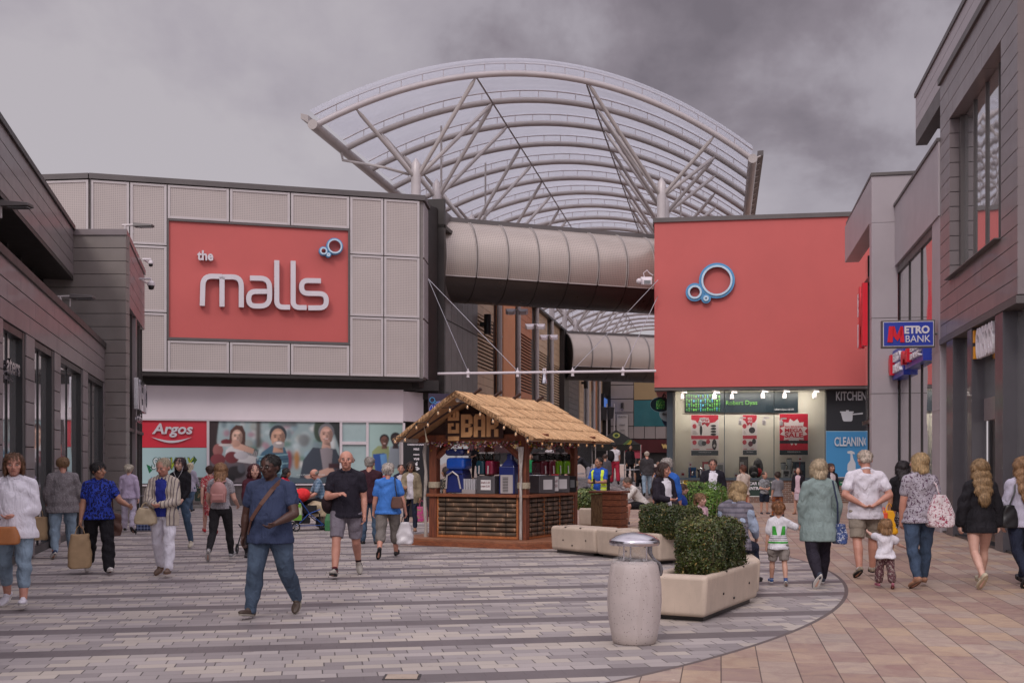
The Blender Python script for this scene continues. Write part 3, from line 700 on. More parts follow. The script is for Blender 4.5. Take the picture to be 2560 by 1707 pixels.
mb = MB(); mb.wbox(WS, .82, 3.19, 0, 5.98, -.16, -.1); mb.wbox(WS, 3.51, WS.L, 0, 5.98, -.16, -.1); mb.build('side_glazing', coated, gb)
mb = MB()
for a in (.82, 1.6, 2.4, 4.3, 5.2, 6.2): mb.wbox(WS, a, a+.06, 0, 5.98, -.099, -.04)
mb.wbox(WS, .9, WS.L, 2.55, 2.65, -.098, -.03); mb.build('glazing_frame', dark_metal, gb)
M4 = WS.mat4(1.0, 3.15, .12); text('side_lettering', 'NERO', M4, 3.6, .9, .12, steel, gb, off=.03)
text('side_lettering', 'caffe', WS.mat4(1.4, 2.8, .12), 1.9, .28, .06, steel, gb)

# ------------------------------------------------------------------ right hand: dark building, bank
def Rp(Y, o=0): return (5.095+.19*Y+o, Y)
YD0, YD1 = 19.5, 26.5
WD = Wall(Rp(YD0), Rp(YD1)); WD.n = Vector((-WD.t.y, WD.t.x, 0))
db = thing('bakery_building', 'dark clad building at the right edge with a tall window over the bakery', 'building', (*Rp(23), 0))
zs_ = WD.uv(2353, 847)[1]; zt_ = 10.55
a0, z1_ = WD.uv(2374, 298); a1 = WD.uv(2502, 600)[0]; z0_ = WD.uv(2385, 692)[1]
a0, a1 = sorted((a0, a1)); print('dark win', a0, a1, z0_, z1_, zs_, WD.L)
mb = MB(); pl = lambda s0, s1, q0, q1, sd=1: planks(mb, WD, s0, s1, q0, q1, -.35, 0, .33, .014, 2.6, sd)
pl(0, WD.L, zs_, z0_, 2); pl(0, a0, z0_, z1_, 3); pl(a1, WD.L, z0_, z1_, 4); pl(0, WD.L, z1_, zt_, 5)
mb.build('cladding', grey_clad, db, bevel=.003, bseg=1)
WF = Wall((Rp(YD0)[0]+.01, YD0), (Rp(YD0)[0]+4, YD0-.19*4)); WF.n = Vector((-.187, -.98, 0)).normalized()
mb = MB(); planks(mb, WF, 0, WF.L, zs_, zt_, -.35, 0, .33, .014); mb.build('front_cladding', grey_clad, db, bevel=.003, bseg=1)
mb = MB(); mb.wbox(WD, -.05, WD.L, zt_, zt_+.16, -5, .06); mb.wbox(WD, .36, WD.L, zs_-.02, zt_, -5, -.8); mb.wbox(WD, 0, WD.L, zs_-.14, zs_-.003, -3, .02); mb.build('roof_edge', trim_grey, db)
mb = MB(); mb.wbox(WD, a0, a1, z0_, z0_+.02, -.34, .12); mb.wbox(WD, a1-.22, a1-.002, z0_+.021, z1_-.002, -.34, -.2); mb.wbox(WD, a0+.002, a0+.1, z0_+.021, z1_-.002, -.34, -.2)
mb.build('window_sill', trim_grey, db)
mb = MB(); mb.wbox(WD, a0+.1, a1-.22, z0_+.02, z1_, -.33, -.28); wp = mb.build('window_pane', coated, db)
mb = MB()
for k in range(1, 4): q = a0+.1+(a1-a0-.3)*k/4; mb.wbox(WD, q-.02, q+.02, z0_+.02, z1_, -.279, -.24)
mb.build('mullion', trim_grey, wp)
# shop front below
mb = MB(); colz = zs_-.142
WB = Wall(Rp(10), Rp(YD1)); WB.n = Vector((-WB.t.y, WB.t.x, 0))
for (u0, u1) in ((2366, 2382), (2418, 2429), (2487, 2507), (2640, 2665)):
    q0, q1 = sorted((WB.uv(u0, 1000)[0], WB.uv(u1, 1000)[0])); mb = MB(); mb.wbox(WB, q0, q1, 0, colz, -.36, 0); mb.build('column', mat('slate column', '#4a474d', .4, 0, .08, 2, coat=.2), db, bevel=.01)
q0, q1 = sorted((WB.uv(2434, 1000)[0], WB.uv(2487, 1000)[0]))
mb = MB(); mb.wbox(WB, 0, q0, 0.05, colz, -.28, -.25); mb.wbox(WB, q1, WB.L, .05, colz, -.28, -.25); mb.wbox(WB, q0, q1, 2.6, colz, -.28, -.25); mb.build('shop_glazing', coated, db)
mb = MB(); mb.wbox(WB, q0, q1, 0, 2.6, -3.5, -3.4); mb.wbox(WB, 0, WB.L, 0, .05, -.35, -.05); mb.wbox(WB, q0-.4, q1+.4, 0.0, 3.0, -3.39, -3.3); mb.build('doorway', black_frame, db)
mb = MB(); mb.wbox(WB, q0, q1, 2.5, 2.95, -.295, -.2); mb.build('door_head', grey_clad, db)
M4 = WB.mat4(WB.uv(2436, 900)[0], WB.uv(2436, 899)[1], -.1)
bl = abs(WB.uv(2436, 900)[0]-WB.uv(2478, 900)[0])
text('shop_lettering', 'GREGGS', M4, bl, .62, .08, white_paint, db, off=.03)
mb = MB()
for j in range(2):
    for i in range(2):
        s_ = WB.uv(2429, 900)[0]; zz_ = WB.uv(2431, 897)[1]+j*.33; mb.wbox(WB, s_-.13*i, s_-.13*i+.11, zz_, zz_+.25, -.1, -.02)
mb.build('shop_logo', mat('amber', '#e39a25', .4, 0, .05, 3), db)
# roof storey set on top, running further back
WU2 = Wall(Rp(14), Rp(30.6)); WU2.n = Vector((-WU2.t.y, WU2.t.x, 0))
rs = thing('roof_storey', 'grey clad roof storey overhanging the top of the dark right building', 'building', (*Rp(25), 10.5))
mb = MB(); WU3 = Wall(Rp(14, .12), Rp(30.6, .12)); WU3.n = WU2.n
planks(mb, WU3, 0, WU3.L, 10.72, 11.6, -.3, 0, .29, .013, 3.5, 2)
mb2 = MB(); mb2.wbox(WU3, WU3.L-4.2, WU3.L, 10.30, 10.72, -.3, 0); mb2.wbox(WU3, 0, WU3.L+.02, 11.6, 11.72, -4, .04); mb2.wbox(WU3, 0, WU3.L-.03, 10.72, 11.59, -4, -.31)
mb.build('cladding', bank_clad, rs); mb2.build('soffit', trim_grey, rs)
mb = MB(); mb.wbox(WU3, WU3.L-4.0, WU3.L-.6, 9.2, 10.3, -1.6, -1.5); mb.build('clerestory_glazing', coated, rs)
mb = MB()
for k in range(4): mb.wbox(WU3, WU3.L-4.0+k*1.1, WU3.L-3.92+k*1.1, 9.2, 10.3, -1.499, -1.4)
mb.build('glazing_frame', dark_metal, rs)
# bank
bk = thing('bank_building', 'silver grey bank with tall corner windows between the dark building and the red one', 'building', (*Rp(30), 0))
WK2 = Wall(Rp(YD1+.02), Rp(33.4)); WK2.n = Vector((-WK2.t.y, WK2.t.x, 0))
ka = WK2.uv(2330, 1000)[0]; kb_ = WK2.uv(2245, 1000)[0]; zf = WK2.uv(2262, 640)[1]
mb = MB(); mb.wbox(WK2, 0, WK2.L, zf, 9.25, -.4, .04); mb.wbox(WK2, 0, ka, 0, zf-.003, -.4, 0.0)
for z in (4.3, 2.9): mb.wbox(WK2, 0, ka, z, z+.02, 0, .008)
mb.build('cladding', bank_clad, bk, bevel=.01)
mb = MB(); mb.wbox(WK2, -.02, WK2.L, 9.25, 9.33, -3, .08); mb.wbox(WK2, 0, WK2.L, zf-.22, zf-.004, -.085, -.04); mb.wbox(WK2, 0.1, WK2.L, .0, 9.2, -6, -1.2); mb.build('roof_edge', trim_grey, bk)
mb = MB(); mb.wbox(WK2, ka, WK2.L+1.3, .1, zf-.01, -.12, -.09); mb.build('bank_glazing', coated, bk)
mb = MB(); mb.wbox(WK2, ka, WK2.L, 0, .1, -.3, -.08)
for t_ in (.33, .66): q = ka+(WK2.L-ka)*t_; mb.wbox(WK2, q-.025, q+.025, .1, zf-.23, -.089, -.06)
mb.build('glazing_frame', dark_metal, bk)
# projecting corner frame
px0 = gx(2180, 33.4); WP = Wall((px0, 33.4+.04), (px0+5, 33.4-.19*5+.04))
mb = MB(); zt2 = 10.2; zb2 = 8.8; pw = gx(2243, 33.4)-px0
mb.wbox(WP, 0, 4.6, zb2, zt2, -.5, 0); mb.wbox(WP, 0, pw, 0, zb2-.006, -.5, -.0)
WQ = Wall((px0, 33.44), (gx(2112, 40.6), 40.6)); WQ.n = Vector((-WQ.t.y, WQ.t.x, 0))
mb.wbox(WQ, .5, WQ.L, zb2+.1, zt2-.002, -.5, -.003); mb.build('corner_frame', bank_clad, bk, bevel=.012)
mb = MB()
for z in (3.7, 5.95): mb.wbox(WP, -.002, pw+.002, z, z+.02, -.5, .004)
mb.wbox(WP, -.02, 4.6, zt2, zt2+.09, -7, .04); mb.build('frame_joint', trim_grey, bk)
mb = MB(); mb.wbox(WQ, .5, WQ.L-.2, .1, zb2+.1, -.75, -.7); mb.build('corner_glazing', coated, bk)
mb = MB()
for q in (2.0, 4.0, 6.0): mb.wbox(WQ, q, q+.06, .1, zb2+.1, -.699, -.64)
mb.wbox(WQ, .5, WQ.L, 3.0, 3.14, -.698, -.6); mb.wbox(WQ, .5, WQ.L-.2, 7.9, 8.1, -.698, -.62); mb.build('glazing_frame', dark_metal, bk)
bluem = mat('bank blue', '#2b3fa6', .35, 0, .06, 2); redm = mat('sign red', '#d8192f', .35, 0, .05, 2)
# fascia signs on the bank, seen edge on
for (u0, u1, v0, v1) in ((2232, 2268, 872, 945), (2272, 2318, 862, 912)):
    s0, s1, z0, z1 = WK2.rect(u0, v0, u1, v1); mb = MB(); mb.wbox(WK2, s0, s1, z0, z1, -.2, .1); fs_ = mb.build('fascia_sign', bluem, bk)
    s_hi = max(s0, s1)
    text('sign_lettering', 'M', WK2.mat4(s_hi-.04, z0+.12, .101), (s1-s0)*.38, (z1-z0)*.7, .12, redm, fs_, off=.05)
    text('sign_lettering', 'ETRO\nBANK', WK2.mat4(s_hi-(s1-s0)*.46, z0+.15, .101), (s1-s0)*.5, (z1-z0)*.66, .08, white_paint, fs_, off=.03)
s_hi = 3.4
text('corner_lettering', 'M', WQ.mat4(1.5, 5.2, .05), 1.0, 1.9, .15, redm, bk, off=.05)
text('corner_lettering', 'ETRO\nBANK', WQ.mat4(2.2, 5.3, .05), 1.6, 1.7, .1, white_paint, bk, off=.03)
# projecting sign
hs = thing('projecting_sign', 'framed blue METRO BANK sign with a red M sticking out over the walkway', 'sign', (gx(2270, 27), 27, 4.2))
HS = Wall((gx(2204, 27.0), 27.0), (gx(2340, 26.8), 26.8)); s0, s1, z0, z1 = HS.rect(2204, 800, 2338, 869)
mb = MB(); mb.wbox(HS, s0, s1, z0, z1, -.16, 0); mb.build('sign_case', trim_grey, hs, bevel=.01)
mb = MB(); mb.wbox(HS, s0+.035, s1-.035, z0+.035, z1-.035, .001, .006); mb.build('sign_edge', white_paint, hs)
mb = MB(); mb.wbox(HS, s0+.05, s1-.05, z0+.05, z1-.05, .007, .012); mb.build('sign_face', bluem, hs)
mb = MB()
for pts in (((2218, 856), (2222, 816), (2234, 816), (2231, 856)), ((2232, 816), (2236, 816), (2242, 838), (2251, 816), (2255, 816), (2254, 838), (2243, 853), (2231, 838)), ((2250, 816), (2257, 816), (2261, 856), (2250, 856))):
    mb.prism([HS.P(*HS.uv(u, v), .013) for u, v in pts], HS.n*.02)
mb.build('sign_letter_m', redm, hs)
wtext('sign_lettering', 'ETRO', HS, 2261, 814, 2324, 834, .013, .012, white_paint, hs, off=.04)
wtext('sign_lettering', 'BANK', HS, 2264, 838, 2326, 855, .013, .012, white_paint, hs)
mb = MB(); mb.tube([HS.P(s1, (z0+z1)/2, -.08), HS.P(s1+.3, (z0+z1)/2, -.08)], .03); mb.build('bracket', trim_grey, hs)

# ------------------------------------------------------------------ red building and its shop window
RA = (gx(1636, 46.5), 46.5); RB = (RA[0]+9.5, 46.5-.15*9.5)
WRd = Wall(RA, RB); red = thing('red_building', 'big plain red box with a blue ring emblem above a homeware shop window', 'building', (9, 46.5, 0))
zt = 1.63+601/F*46.5; zb = 1.63+189.5/F*46.5
mb = MB(); mb.wbox(WRd, 0, WRd.L, zb, zt, -12, 0); mb.build('red_wall', red_panel, red)
mb = MB(); mb.wbox(WRd, -.06, WRd.L, zt, zt+.18, -12, .08); mb.build('roof_edge', trim_grey, red); mb = MB(); mb.wbox(WRd, .0, WRd.L, zb-.12, zb-.003, -1.0, -.04); mb.build('window_head', trim_grey, red)
emblem(WRd, red, (1792, 702, 45, .80), (1737, 731, 23, .62), (1765, 747, 12, .33), .03, 1.4)
WX = Wall((gx(1676, 47.2), 47.2), (RB[0], 47.2-.15*9)); zsill = WX.uv(1850, 1194)[1]; ztop = zb-.13
xs = [WX.uv(u, 1100)[0] for u in (1686, 1811, 1935, 2063, 2190)]
mb = MB(); mb.wbox(WX, -.15, .1, 0, ztop, -.4, .02); mb.wbox(WX, 0.1, WX.L, zsill-.1, zsill, -1.4, .10)
for x_ in xs[1:4]: mb.wbox(WX, x_-.015, x_+.015, zsill, ztop, -.02, .02)
mb.build('window_frame', mat('slate frame', '#39434b', .45, 0, .1, 3), red)
mb = MB(); mb.wbox(WX, .1, xs[3], zsill, ztop, -.012, 0.0); mb.build('window_pane', clear_glass, red)
beige = mat('beige display wall', '#d8d2c6', .7, 0, .04, 1)
mb = MB(); mb.wbox(WX, .1, xs[3]+.2, zsill, ztop+.3, -1.35, -1.3); mb.wbox(WX, .1, WX.L, ztop+.02, ztop+.1, -1.4, -.1); mb.wbox(WX, .1, .2, zsill, ztop, -1.3, -.03); mb.build('display_wall', beige, red)
mb = MB(); mb.wbox(WX, -.1, WX.L, 0, zsill-.1, -1.2, -.06); mb.build('base_core', interior_dark, red)
bm, bnt, bp = newmat('brown brick'); tcn = bnt.nodes.new('ShaderNodeTexCoord'); bx, by, bz = SEP(bnt, tcn.outputs['Object'])
br = bnt.nodes.new('ShaderNodeTexBrick'); bnt.links.new(COMB(bnt, bx, bz, 0.0), br.inputs['Vector']); br.inputs['Scale'].default_value = 1
br.inputs['Brick Width'].default_value = .235; br.inputs['Row Height'].default_value = .082; br.inputs['Mortar Size'].default_value = .008
br.inputs['Color1'].default_value = (.17, .085, .06, 1); br.inputs['Color2'].default_value = (.09, .05, .04, 1); br.inputs['Mortar'].default_value = (.27, .23, .2, 1)
bnt.links.new(br.outputs[0], bp.inputs['Base Color']); bp.inputs['Roughness'].default_value = .8; bump(bnt, bp, br.outputs['Fac'], -.006)
mb = MB(); mb.wbox(WX, -.1, WX.L, 0, zsill-.1, -.059, .03); mb.build('brick_base', bm, red)
# right hand panels: KITCHEN and CLEANING
A = Art(WX, .0); A.rect(2065, 955, 2192, 1078, '#2a2c31'); A.rect(2065, 1078, 2192, 1192, '#3f82b2'); A.rect(2065, 1077, 2192, 1078.5, '#8fb2c6')
W_ = '#b9bcc2'
A.poly([(2103, 1031), (2103, 1035), (2107, 1050), (2110, 1053), (2128, 1053), (2131, 1050), (2132, 1031)], W_); A.rect(2100, 1028, 2134, 1031.5, W_); A.rect(2115, 1025, 2122, 1028, W_); A.poly([(2132, 1034), (2157, 1031), (2157, 1035), (2132, 1037)], W_)
A.poly([(2118, 1128), (2128, 1126), (2136, 1130), (2137, 1135), (2131, 1134), (2133, 1145), (2139, 1158), (2139, 1176), (2134, 1180), (2121, 1180), (2118, 1174), (2119, 1160), (2126, 1150), (2126, 1134), (2119, 1133)], W_)
A.done('window_panel', red)
wtext('panel_lettering', 'KITCHEN', WX, 2090, 978, 2166, 1001, .06, .004, mat('panel white', '#b9bcc2', .4), red, off=.02)
wtext('panel_lettering', 'CLEANING', WX, 2086, 1092, 2172, 1115, .06, .004, mat('panel white', '#b9bcc2', .4), red, off=.02)
# header graphic inside the window
A = Art(WX, -1.2); A.rect(1712, 969, 1995, 984, '#1a201f'); A.rect(1712, 984, 1995, 1031, '#1c2d38'); A.rect(1712, 986, 1800, 1031, '#13211f')
rnd = random.Random(2)
for i in range(15):
    for j in range(4):
        u = 1717+i*5.8; v = 990+j*11; c = rnd.choice(['#58a04a', '#6cb84f', '#3f8f57', '#4aa0c0', '#58a04a'])
        k = rnd.randint(0, 3)
        if k == 0: A.rect(u-1, v-4, u+1, v+4, c); A.ell(u, v-3, 2.2, 2.4, c, n=8)
        elif k == 1: A.ell(u, v+1, 2.3, 3.6, c, n=8)
        elif k == 2: A.poly([(u-2.4, v-4), (u+2.4, v-4), (u+.6, v+1), (u+1.6, v+5), (u-1.6, v+5), (u-.6, v+1)], c)
        else: A.rect(u-2.2, v-3, u+2.2, v-.6, c); A.rect(u-.6, v-3, u+.6, v+4.5, c)
A.done('header_graphic', red)
wtext('header_lettering', 'Robert Dyas', WX, 1815, 1001, 1893, 1015, -1.13, .01, mat('lime letters', '#6fb552', .5), red)
wtext('header_lettering', 'robertdyas.co.uk', WX, 1934, 1020, 1985, 1027, -1.13, .01, white_paint, red)
def poster(u0, v0, u1, v1, big, label):
    t = thing('sale_poster', label, 'poster', WX.P(WX.uv((u0+u1)/2, v1, -.9)[0], WX.uv((u0+u1)/2, v1, -.9)[1], -.9))
    A = Art(WX, -.9); A.rect(u0-1, v0-1, u1+1, v1+1, '#e8dcdc')
    w = u1-u0; h = v1-v0; X = lambda a: u0+a*w; Yy = lambda b: v0+b*h
    def burst(cx, cy, ru, rv, col, n=11): A.poly([(cx+math.cos(math.pi*i/n)*ru*(1 if i % 2 else .76), cy+math.sin(math.pi*i/n)*rv*(1 if i % 2 else .76)) for i in range(2*n)], col)
    if big:
        A.rect(u0, v0, u1, Yy(.88), '#c22b40'); A.rect(u0, Yy(.88), u1, v1, '#24333a'); burst(X(.5), Yy(.42), w*.5, h*.31, '#e3d8da', 12); A.rect(u0, Yy(.65), u1, Yy(.72), '#2b2b33')
        A.poly([(X(.38), Yy(.72)), (X(.48), Yy(.72)), (X(.43), Yy(.77))], '#e3d8da'); A.poly([(X(.52), Yy(.72)), (X(.62), Yy(.72)), (X(.57), Yy(.77))], '#e3d8da')
    else:
        A.rect(u0, v0, u1, Yy(.88), '#dcd2d3'); A.rect(u0, Yy(.88), u1, v1, '#24333a'); A.rect(u0, Yy(.51), u1, Yy(.6), '#b83345'); A.poly([(u0, v0), (u1, v0), (u1, Yy(.1)), (X(.86), Yy(.18)), (X(.7), Yy(.2)), (X(.6), Yy(.3)), (X(.5), Yy(.22)), (X(.35), Yy(.28)), (X(.15), Yy(.14)), (u0, Yy(.12))], '#c22b40')
        cs = ((.12, .28), (.12, .68)) + (((.62, .66),) if w > 50 else ())
        for (a, b) in cs: burst(X(a), Yy(b), 6, 7, '#b83345', 9)
        A.ell(X(.36 if w > 50 else .66), Yy(.38), 3.5 if w > 50 else 8, 13 if w > 50 else 8, '#2c2a2e', n=12)
        if w > 50:
            for k in range(4): A.ell(X(.82), Yy(.27+.07*k), 7, 3, '#2c2a2e', n=10); A.rect(X(.7), Yy(.265+.07*k), X(.78), Yy(.275+.07*k), '#2c2a2e')
            A.ell(X(.36), Yy(.69), 8, 8, '#8f9197', n=12); A.ell(X(.47), Yy(.7), 6, 6, '#3a3a40', n=12); A.ell(X(.85), Yy(.73), 6, 14, '#2c2528', n=12); A.ell(X(.85), Yy(.76), 3, 4, '#b8b0ae', n=10)
        else: A.ell(X(.55), Yy(.72), 6, 7, '#6b2a3a', n=12); A.ell(X(.8), Yy(.66), 5, 7, '#2c2a2e', n=12)
        for k in range(3): A.rect(X(.05), Yy(.40+.03*k), X(.05+.12+.04*k), Yy(.41+.03*k), '#8a7f80')
        A.rect(X(.05), Yy(.84), X(.3), Yy(.855), '#b83345'); A.rect(X(.55), Yy(.84), X(.8), Yy(.855), '#b83345')
    A.done('poster_sheet', t)
    g = lambda s_, a, b, c, d_, m_: wtext('poster_lettering', s_, WX, X(a), Yy(b), X(c), Yy(d_), -.86, .003, m_, t, off=.03)
    rd = mat('poster red', '#b8283c', .5)
    if big: g('BIG BRANDS', .19, .29, .81, .335, rd); g('MEGA', .18, .35, .82, .45, rd); g('SALE', .18, .46, .83, .575, rd)
    else: g('MEGA', .36, .06, .66, .12, white_paint); g('SALE', .36, .13, .68, .19, white_paint)
    wtext('poster_lettering', 'RobertDyas.co.uk', WX, X(.28), Yy(.905), X(.74), Yy(.94), -.86, .003, white_paint, t)
poster(1728, 1037, 1796, 1138, False, 'wide white and red sale poster with kitchen goods, leftmost in the homeware window')
poster(1857, 1037, 1892, 1137, False, 'narrow white and red sale poster in the middle of the homeware window')
poster(1949, 1034, 2020, 1137, True, 'red poster with a white starburst reading BIG BRANDS MEGA SALE')
# spotlights hanging in the window
spots = [(1705, 980), (1786, 980), (1830, 980), (1907, 978), (1961, 978), (2036, 978), (1750, 1046), (1851, 1044), (1910, 1044), (1953, 1046)]
sp = thing('spotlight', 'small white spotlight hanging in the homeware window', 'spotlight', WX.P(WX.uv(1705, 985, -.5)[0], WX.uv(1705, 985, -.5)[1], -.5), 0, 'white spotlights in the homeware window')
mb = MB(); mb.lathe([(.05, -.22), (.085, -.2), (.075, -.02), (.04, 0), (.03, .05)], n=12); mb.build('lamp_head', white_metal, sp, local=True, smooth=True)
mb = MB(); mb.box(-.02, .22, -.03, .03, .05, .12); mb.build('bracket', white_metal, sp, local=True)
for (u, v) in spots[1:]:
    a, z = WX.uv(u, v+5, -.5); copy_tree(sp, WX.P(a, z, -.5), 0)
for u in (1760, 1880, 1990):       # the lit track of spotlights along the head of the window
    ld_ = bpy.data.lights.new('spotlight_track', 'AREA'); ld_.shape = 'RECTANGLE'; ld_.size = 1.9; ld_.size_y = .12; ld_.energy = 46; ld_.color = (1, .94, .85)
    lo_ = bpy.data.objects.new('spotlight_track', ld_); COL.objects.link(lo_); lo_.location = WX.P(WX.uv(u, 980, -.3)[0], ztop-.05, -.28); lo_.rotation_euler = (R(33), 0, 0)
# goods standing in the window
def wpt(u, d=-.5): return WX.P(WX.uv(u, 1190, d)[0], zsill, d)
card = mat('price card', '#e2dede', .6, 0, .03)
def goods(kind, u, lab, **k):
    p = wpt(u, k.get('d', -.5)); t = thing(kind, lab, kind.replace('_', ' '), p); mb = MB(); x, y, z = p; S = 47/F
    w = k.get('w', 20)*S/2; h = k.get('h', 30)*S; c = mat(k.get('c', '#444444')+' product', k.get('c', '#444444'), .45, 0, .2, 6)
    if kind == 'product_box':
        mb.box(x-w, x+w, y-.12, y+.12, z, z+h); mb.build('carton', c, t, bevel=.005)
        mb = MB(); mb.box(x-w*.7, x+w*.7, y-.126, y-.121, z+h*.45, z+h*.85); mb.build('printed_label', mat(k.get('c2', '#dddddd')+' print', k.get('c2', '#dddddd'), .5, 0, .2, 9), t)
        mb = MB(); mb.box(x-w*.4, x+w*.5, y-.13, y-.127, z+h*.2, z+h*.42); mb.build('printed_picture', mat('#33333a print', '#33333a', .5), t)
    elif kind == 'kettle':
        mb.lathe([(w, 0), (w*1.02, h*.2), (w*.85, h*.7), (w*.55, h*.9), (.01, h)], p, 16); mb.build('kettle_body', steel, t, smooth=True)
        mb = MB(); mb.tube([(x+w*.6, y, z+h*.9), (x+w*1.5, y, z+h*.8), (x+w*1.5, y, z+h*.3), (x+w, y, z+h*.2)], .02); mb.tube([(x-w*.8, y, z+h*.6), (x-w*1.4, y, z+h*.8)], [.035, .015]); mb.build('handle', plastic_black, t)
    elif kind == 'coffee_machine':
        mb.box(x-w, x+w, y-.1, y+.15, z, z+h*.2); mb.box(x-w, x+w, y+.02, y+.15, z+h*.2, z+h*.7); mb.box(x-w, x+w, y-.1, y+.15, z+h*.7, z+h); mb.build('machine_body', c, t, bevel=.01)
        mb = MB(); mb.lathe([(w*.5, 0), (w*.55, h*.3), (w*.4, h*.42)], (x, y-.04, z+h*.2), 12); mb.build('jug', steel, t, smooth=True)
    elif kind == 'rucksack':
        mb.ell((x, y, z+h*.5), (w, .14, h*.5)); mb.build('rucksack_body', c, t, smooth=True)
        mb = MB(); mb.ell((x, y-.1, z+h*.28), (w*.7, .09, h*.22)); mb.build('front_pocket', mat(k.get('c2')+' print', k.get('c2'), .6), t, smooth=True)
    elif kind == 'water_jug':
        mb.lathe([(w*.8, 0), (w, h*.8), (w*1.05, h)], p, 14); mb.build('jug_body', mat('clear plastic', '#9aa2a6', .2, 0, .1, 3, coat=.5), t, smooth=True)
        mb = MB(); mb.tube([(x+w, y, z+h*.9), (x+w*1.6, y, z+h*.8), (x+w*.95, y, z+h*.2)], .02); mb.lathe([(w*1.07, h), (w*.9, h*1.07)], p, 14); mb.build('handle', plastic_black, t)
    elif kind == 'saucepan':
        for q in range(3):
            mb.lathe([(w, q*h/3), (w, q*h/3+h*.27), (w*.9, q*h/3+h*.3)], p, 14); mb.tube([(x-w, y, z+q*h/3+h*.2), (x-w*2, y, z+q*h/3+h*.3)], .015)
        mb.build('pan_stack', plastic_black, t)
    elif kind == 'price_card':
        zz = k.get('z', 0); mb.box(x-w, x+w, y-.01, y+.01, z+zz, z+zz+h); mb.build('card', card, t)
        mb = MB(); mb.box(x-w*.5, x+w*.5, y-.014, y-.011, z+zz+h*.3, z+zz+h*.6); mb.tube([(x, y+.03, z), (x, y+.03, z+zz+h*.5)], .01); mb.build('card_print', mat('card ink', k.get('c', '#90424c'), .5), t)
goods('price_card', 1707, 'white card with a red sale burst at the left end of the homeware window sill', w=14, h=19, c='#a8283a', d=-.3)
goods('coffee_machine', 1731, 'blue and black drinks machine on the homeware window sill', w=18, h=26, c='#2c6aa8')
goods('price_card', 1726, 'white ticket standing above the blue drinks machine', w=9, h=13, z=.45, d=-.25)
goods('kettle', 1752, 'silver kettle in the homeware window behind the suited man', w=14, h=27)
goods('saucepan', 1789, 'stack of three black saucepans under the wide sale poster', w=12, h=17, z=0, d=-.9)
goods('product_box', 1766, 'red carton behind the silver kettle', w=20, h=40, c='#9a2430', d=-.9)
goods('product_box', 1799, 'white carton with a grey picture at the right of the saucepans', w=20, h=38, c='#c9c4c6', c2='#7f8386', d=-.7)
goods('price_card', 1796, 'white card with a red sale burst right of the suited man', w=14, h=19, c='#a8283a', d=-.3)
goods('product_box', 1859, 'tall black carton under the narrow sale poster', w=20, h=53, c='#2a2629', c2='#5a5350', d=-.8)
goods('price_card', 1855, 'white ticket hung on the tall black carton', w=9, h=14, z=.42, d=-.25)
goods('price_card', 1840, 'white ticket on the sill left of the woman in the orange skirt', w=9, h=13, z=.0, d=-.25)
goods('rucksack', 1884, 'grey and black rucksack leaning in the homeware window', w=24, h=32, c='#2b282b', c2='#56555a')
goods('rucksack', 1895, 'red and black rucksack standing behind the grey one', w=26, h=50, c='#221f22', c2='#b3202f', d=-.85)
goods('price_card', 1908, 'white ticket on the sill right of the rucksacks', w=10, h=13, d=-.25)
goods('product_box', 1964, 'white carton with a dark jug picture under the starburst poster', w=18, h=20, c='#c4c4c6', c2='#4a4d52', d=-.3)
goods('water_jug', 1958, 'small clear filter jug on cartons in the homeware window', w=13, h=36, d=-.8)
goods('water_jug', 1973, 'tall pale filter jug under the starburst poster', w=13, h=46, d=-1.0)
goods('product_box', 1998, 'dark blue carton with a car picture under the starburst poster', w=27, h=40, c='#27394a', c2='#4b5f70', d=-.8)
goods('price_card', 1987, 'white ticket in front of the dark blue carton', w=10, h=14, z=.15, d=-.25)
goods('price_card', 2000, 'white ticket on top of the dark blue carton', w=10, h=14, z=.68, d=-.25)
goods('price_card', 2030, 'single white ticket near the right end of the display wall', w=8, h=14, z=.55, d=-.25)
# small signs on the brick base
t = thing('wall_sign', 'dark green board lettered CAR PARK in white on the brick base', 'sign', WX.P(WX.uv(1900, 1230)[0], .5, .03))
A = Art(WX, .035); A.rect(1868, 1199, 1936, 1241, '#c3c6c2'); A.rect(1869.5, 1201, 1934, 1239, '#22352e'); A.done('sign_board', t)
wtext('sign_lettering', 'CAR PARK', WX, 1872, 1204, 1922, 1212, .045, .004, white_paint, t, off=.02); wtext('sign_lettering', 'ENTRANCE', WX, 1872, 1216, 1922, 1224, .045, .004, white_paint, t, off=.02)
A = Art(WX, .045); A.poly([(1925, 1203), (1932, 1203), (1932, 1213)], '#c3c6c2'); A.done('sign_arrow', t)
t = thing('wall_sign', 'small green sign with a white arrow near the end of the brick base', 'sign', WX.P(WX.uv(2103, 1206)[0], .8, .03))
A = Art(WX, .035); A.rect(2090, 1198, 2113, 1213, '#1f6a48'); A.rect(2101, 1205, 2109, 1206.5, '#e0e6e0'); A.poly([(2107, 1201.5), (2111, 1205.7), (2107, 1210)], '#e0e6e0'); A.rect(2092, 1201, 2097, 1210, '#c3cec6'); A.done('sign_board', t)
t = thing('wall_sign', 'small yellow and white notice under the left end of the homeware window', 'sign', WX.P(WX.uv(1709, 1204)[0], .9, .03))
A = Art(WX, .035); A.rect(1699, 1197, 1720, 1211, '#d8d2b8'); A.rect(1709, 1197, 1720, 1211, '#d9b62e'); A.ell(1704, 1204, 3, 2, '#3a3a3a'); A.ell(1714, 1205, 4, 3, '#7a5a20'); A.done('sign_board', t)
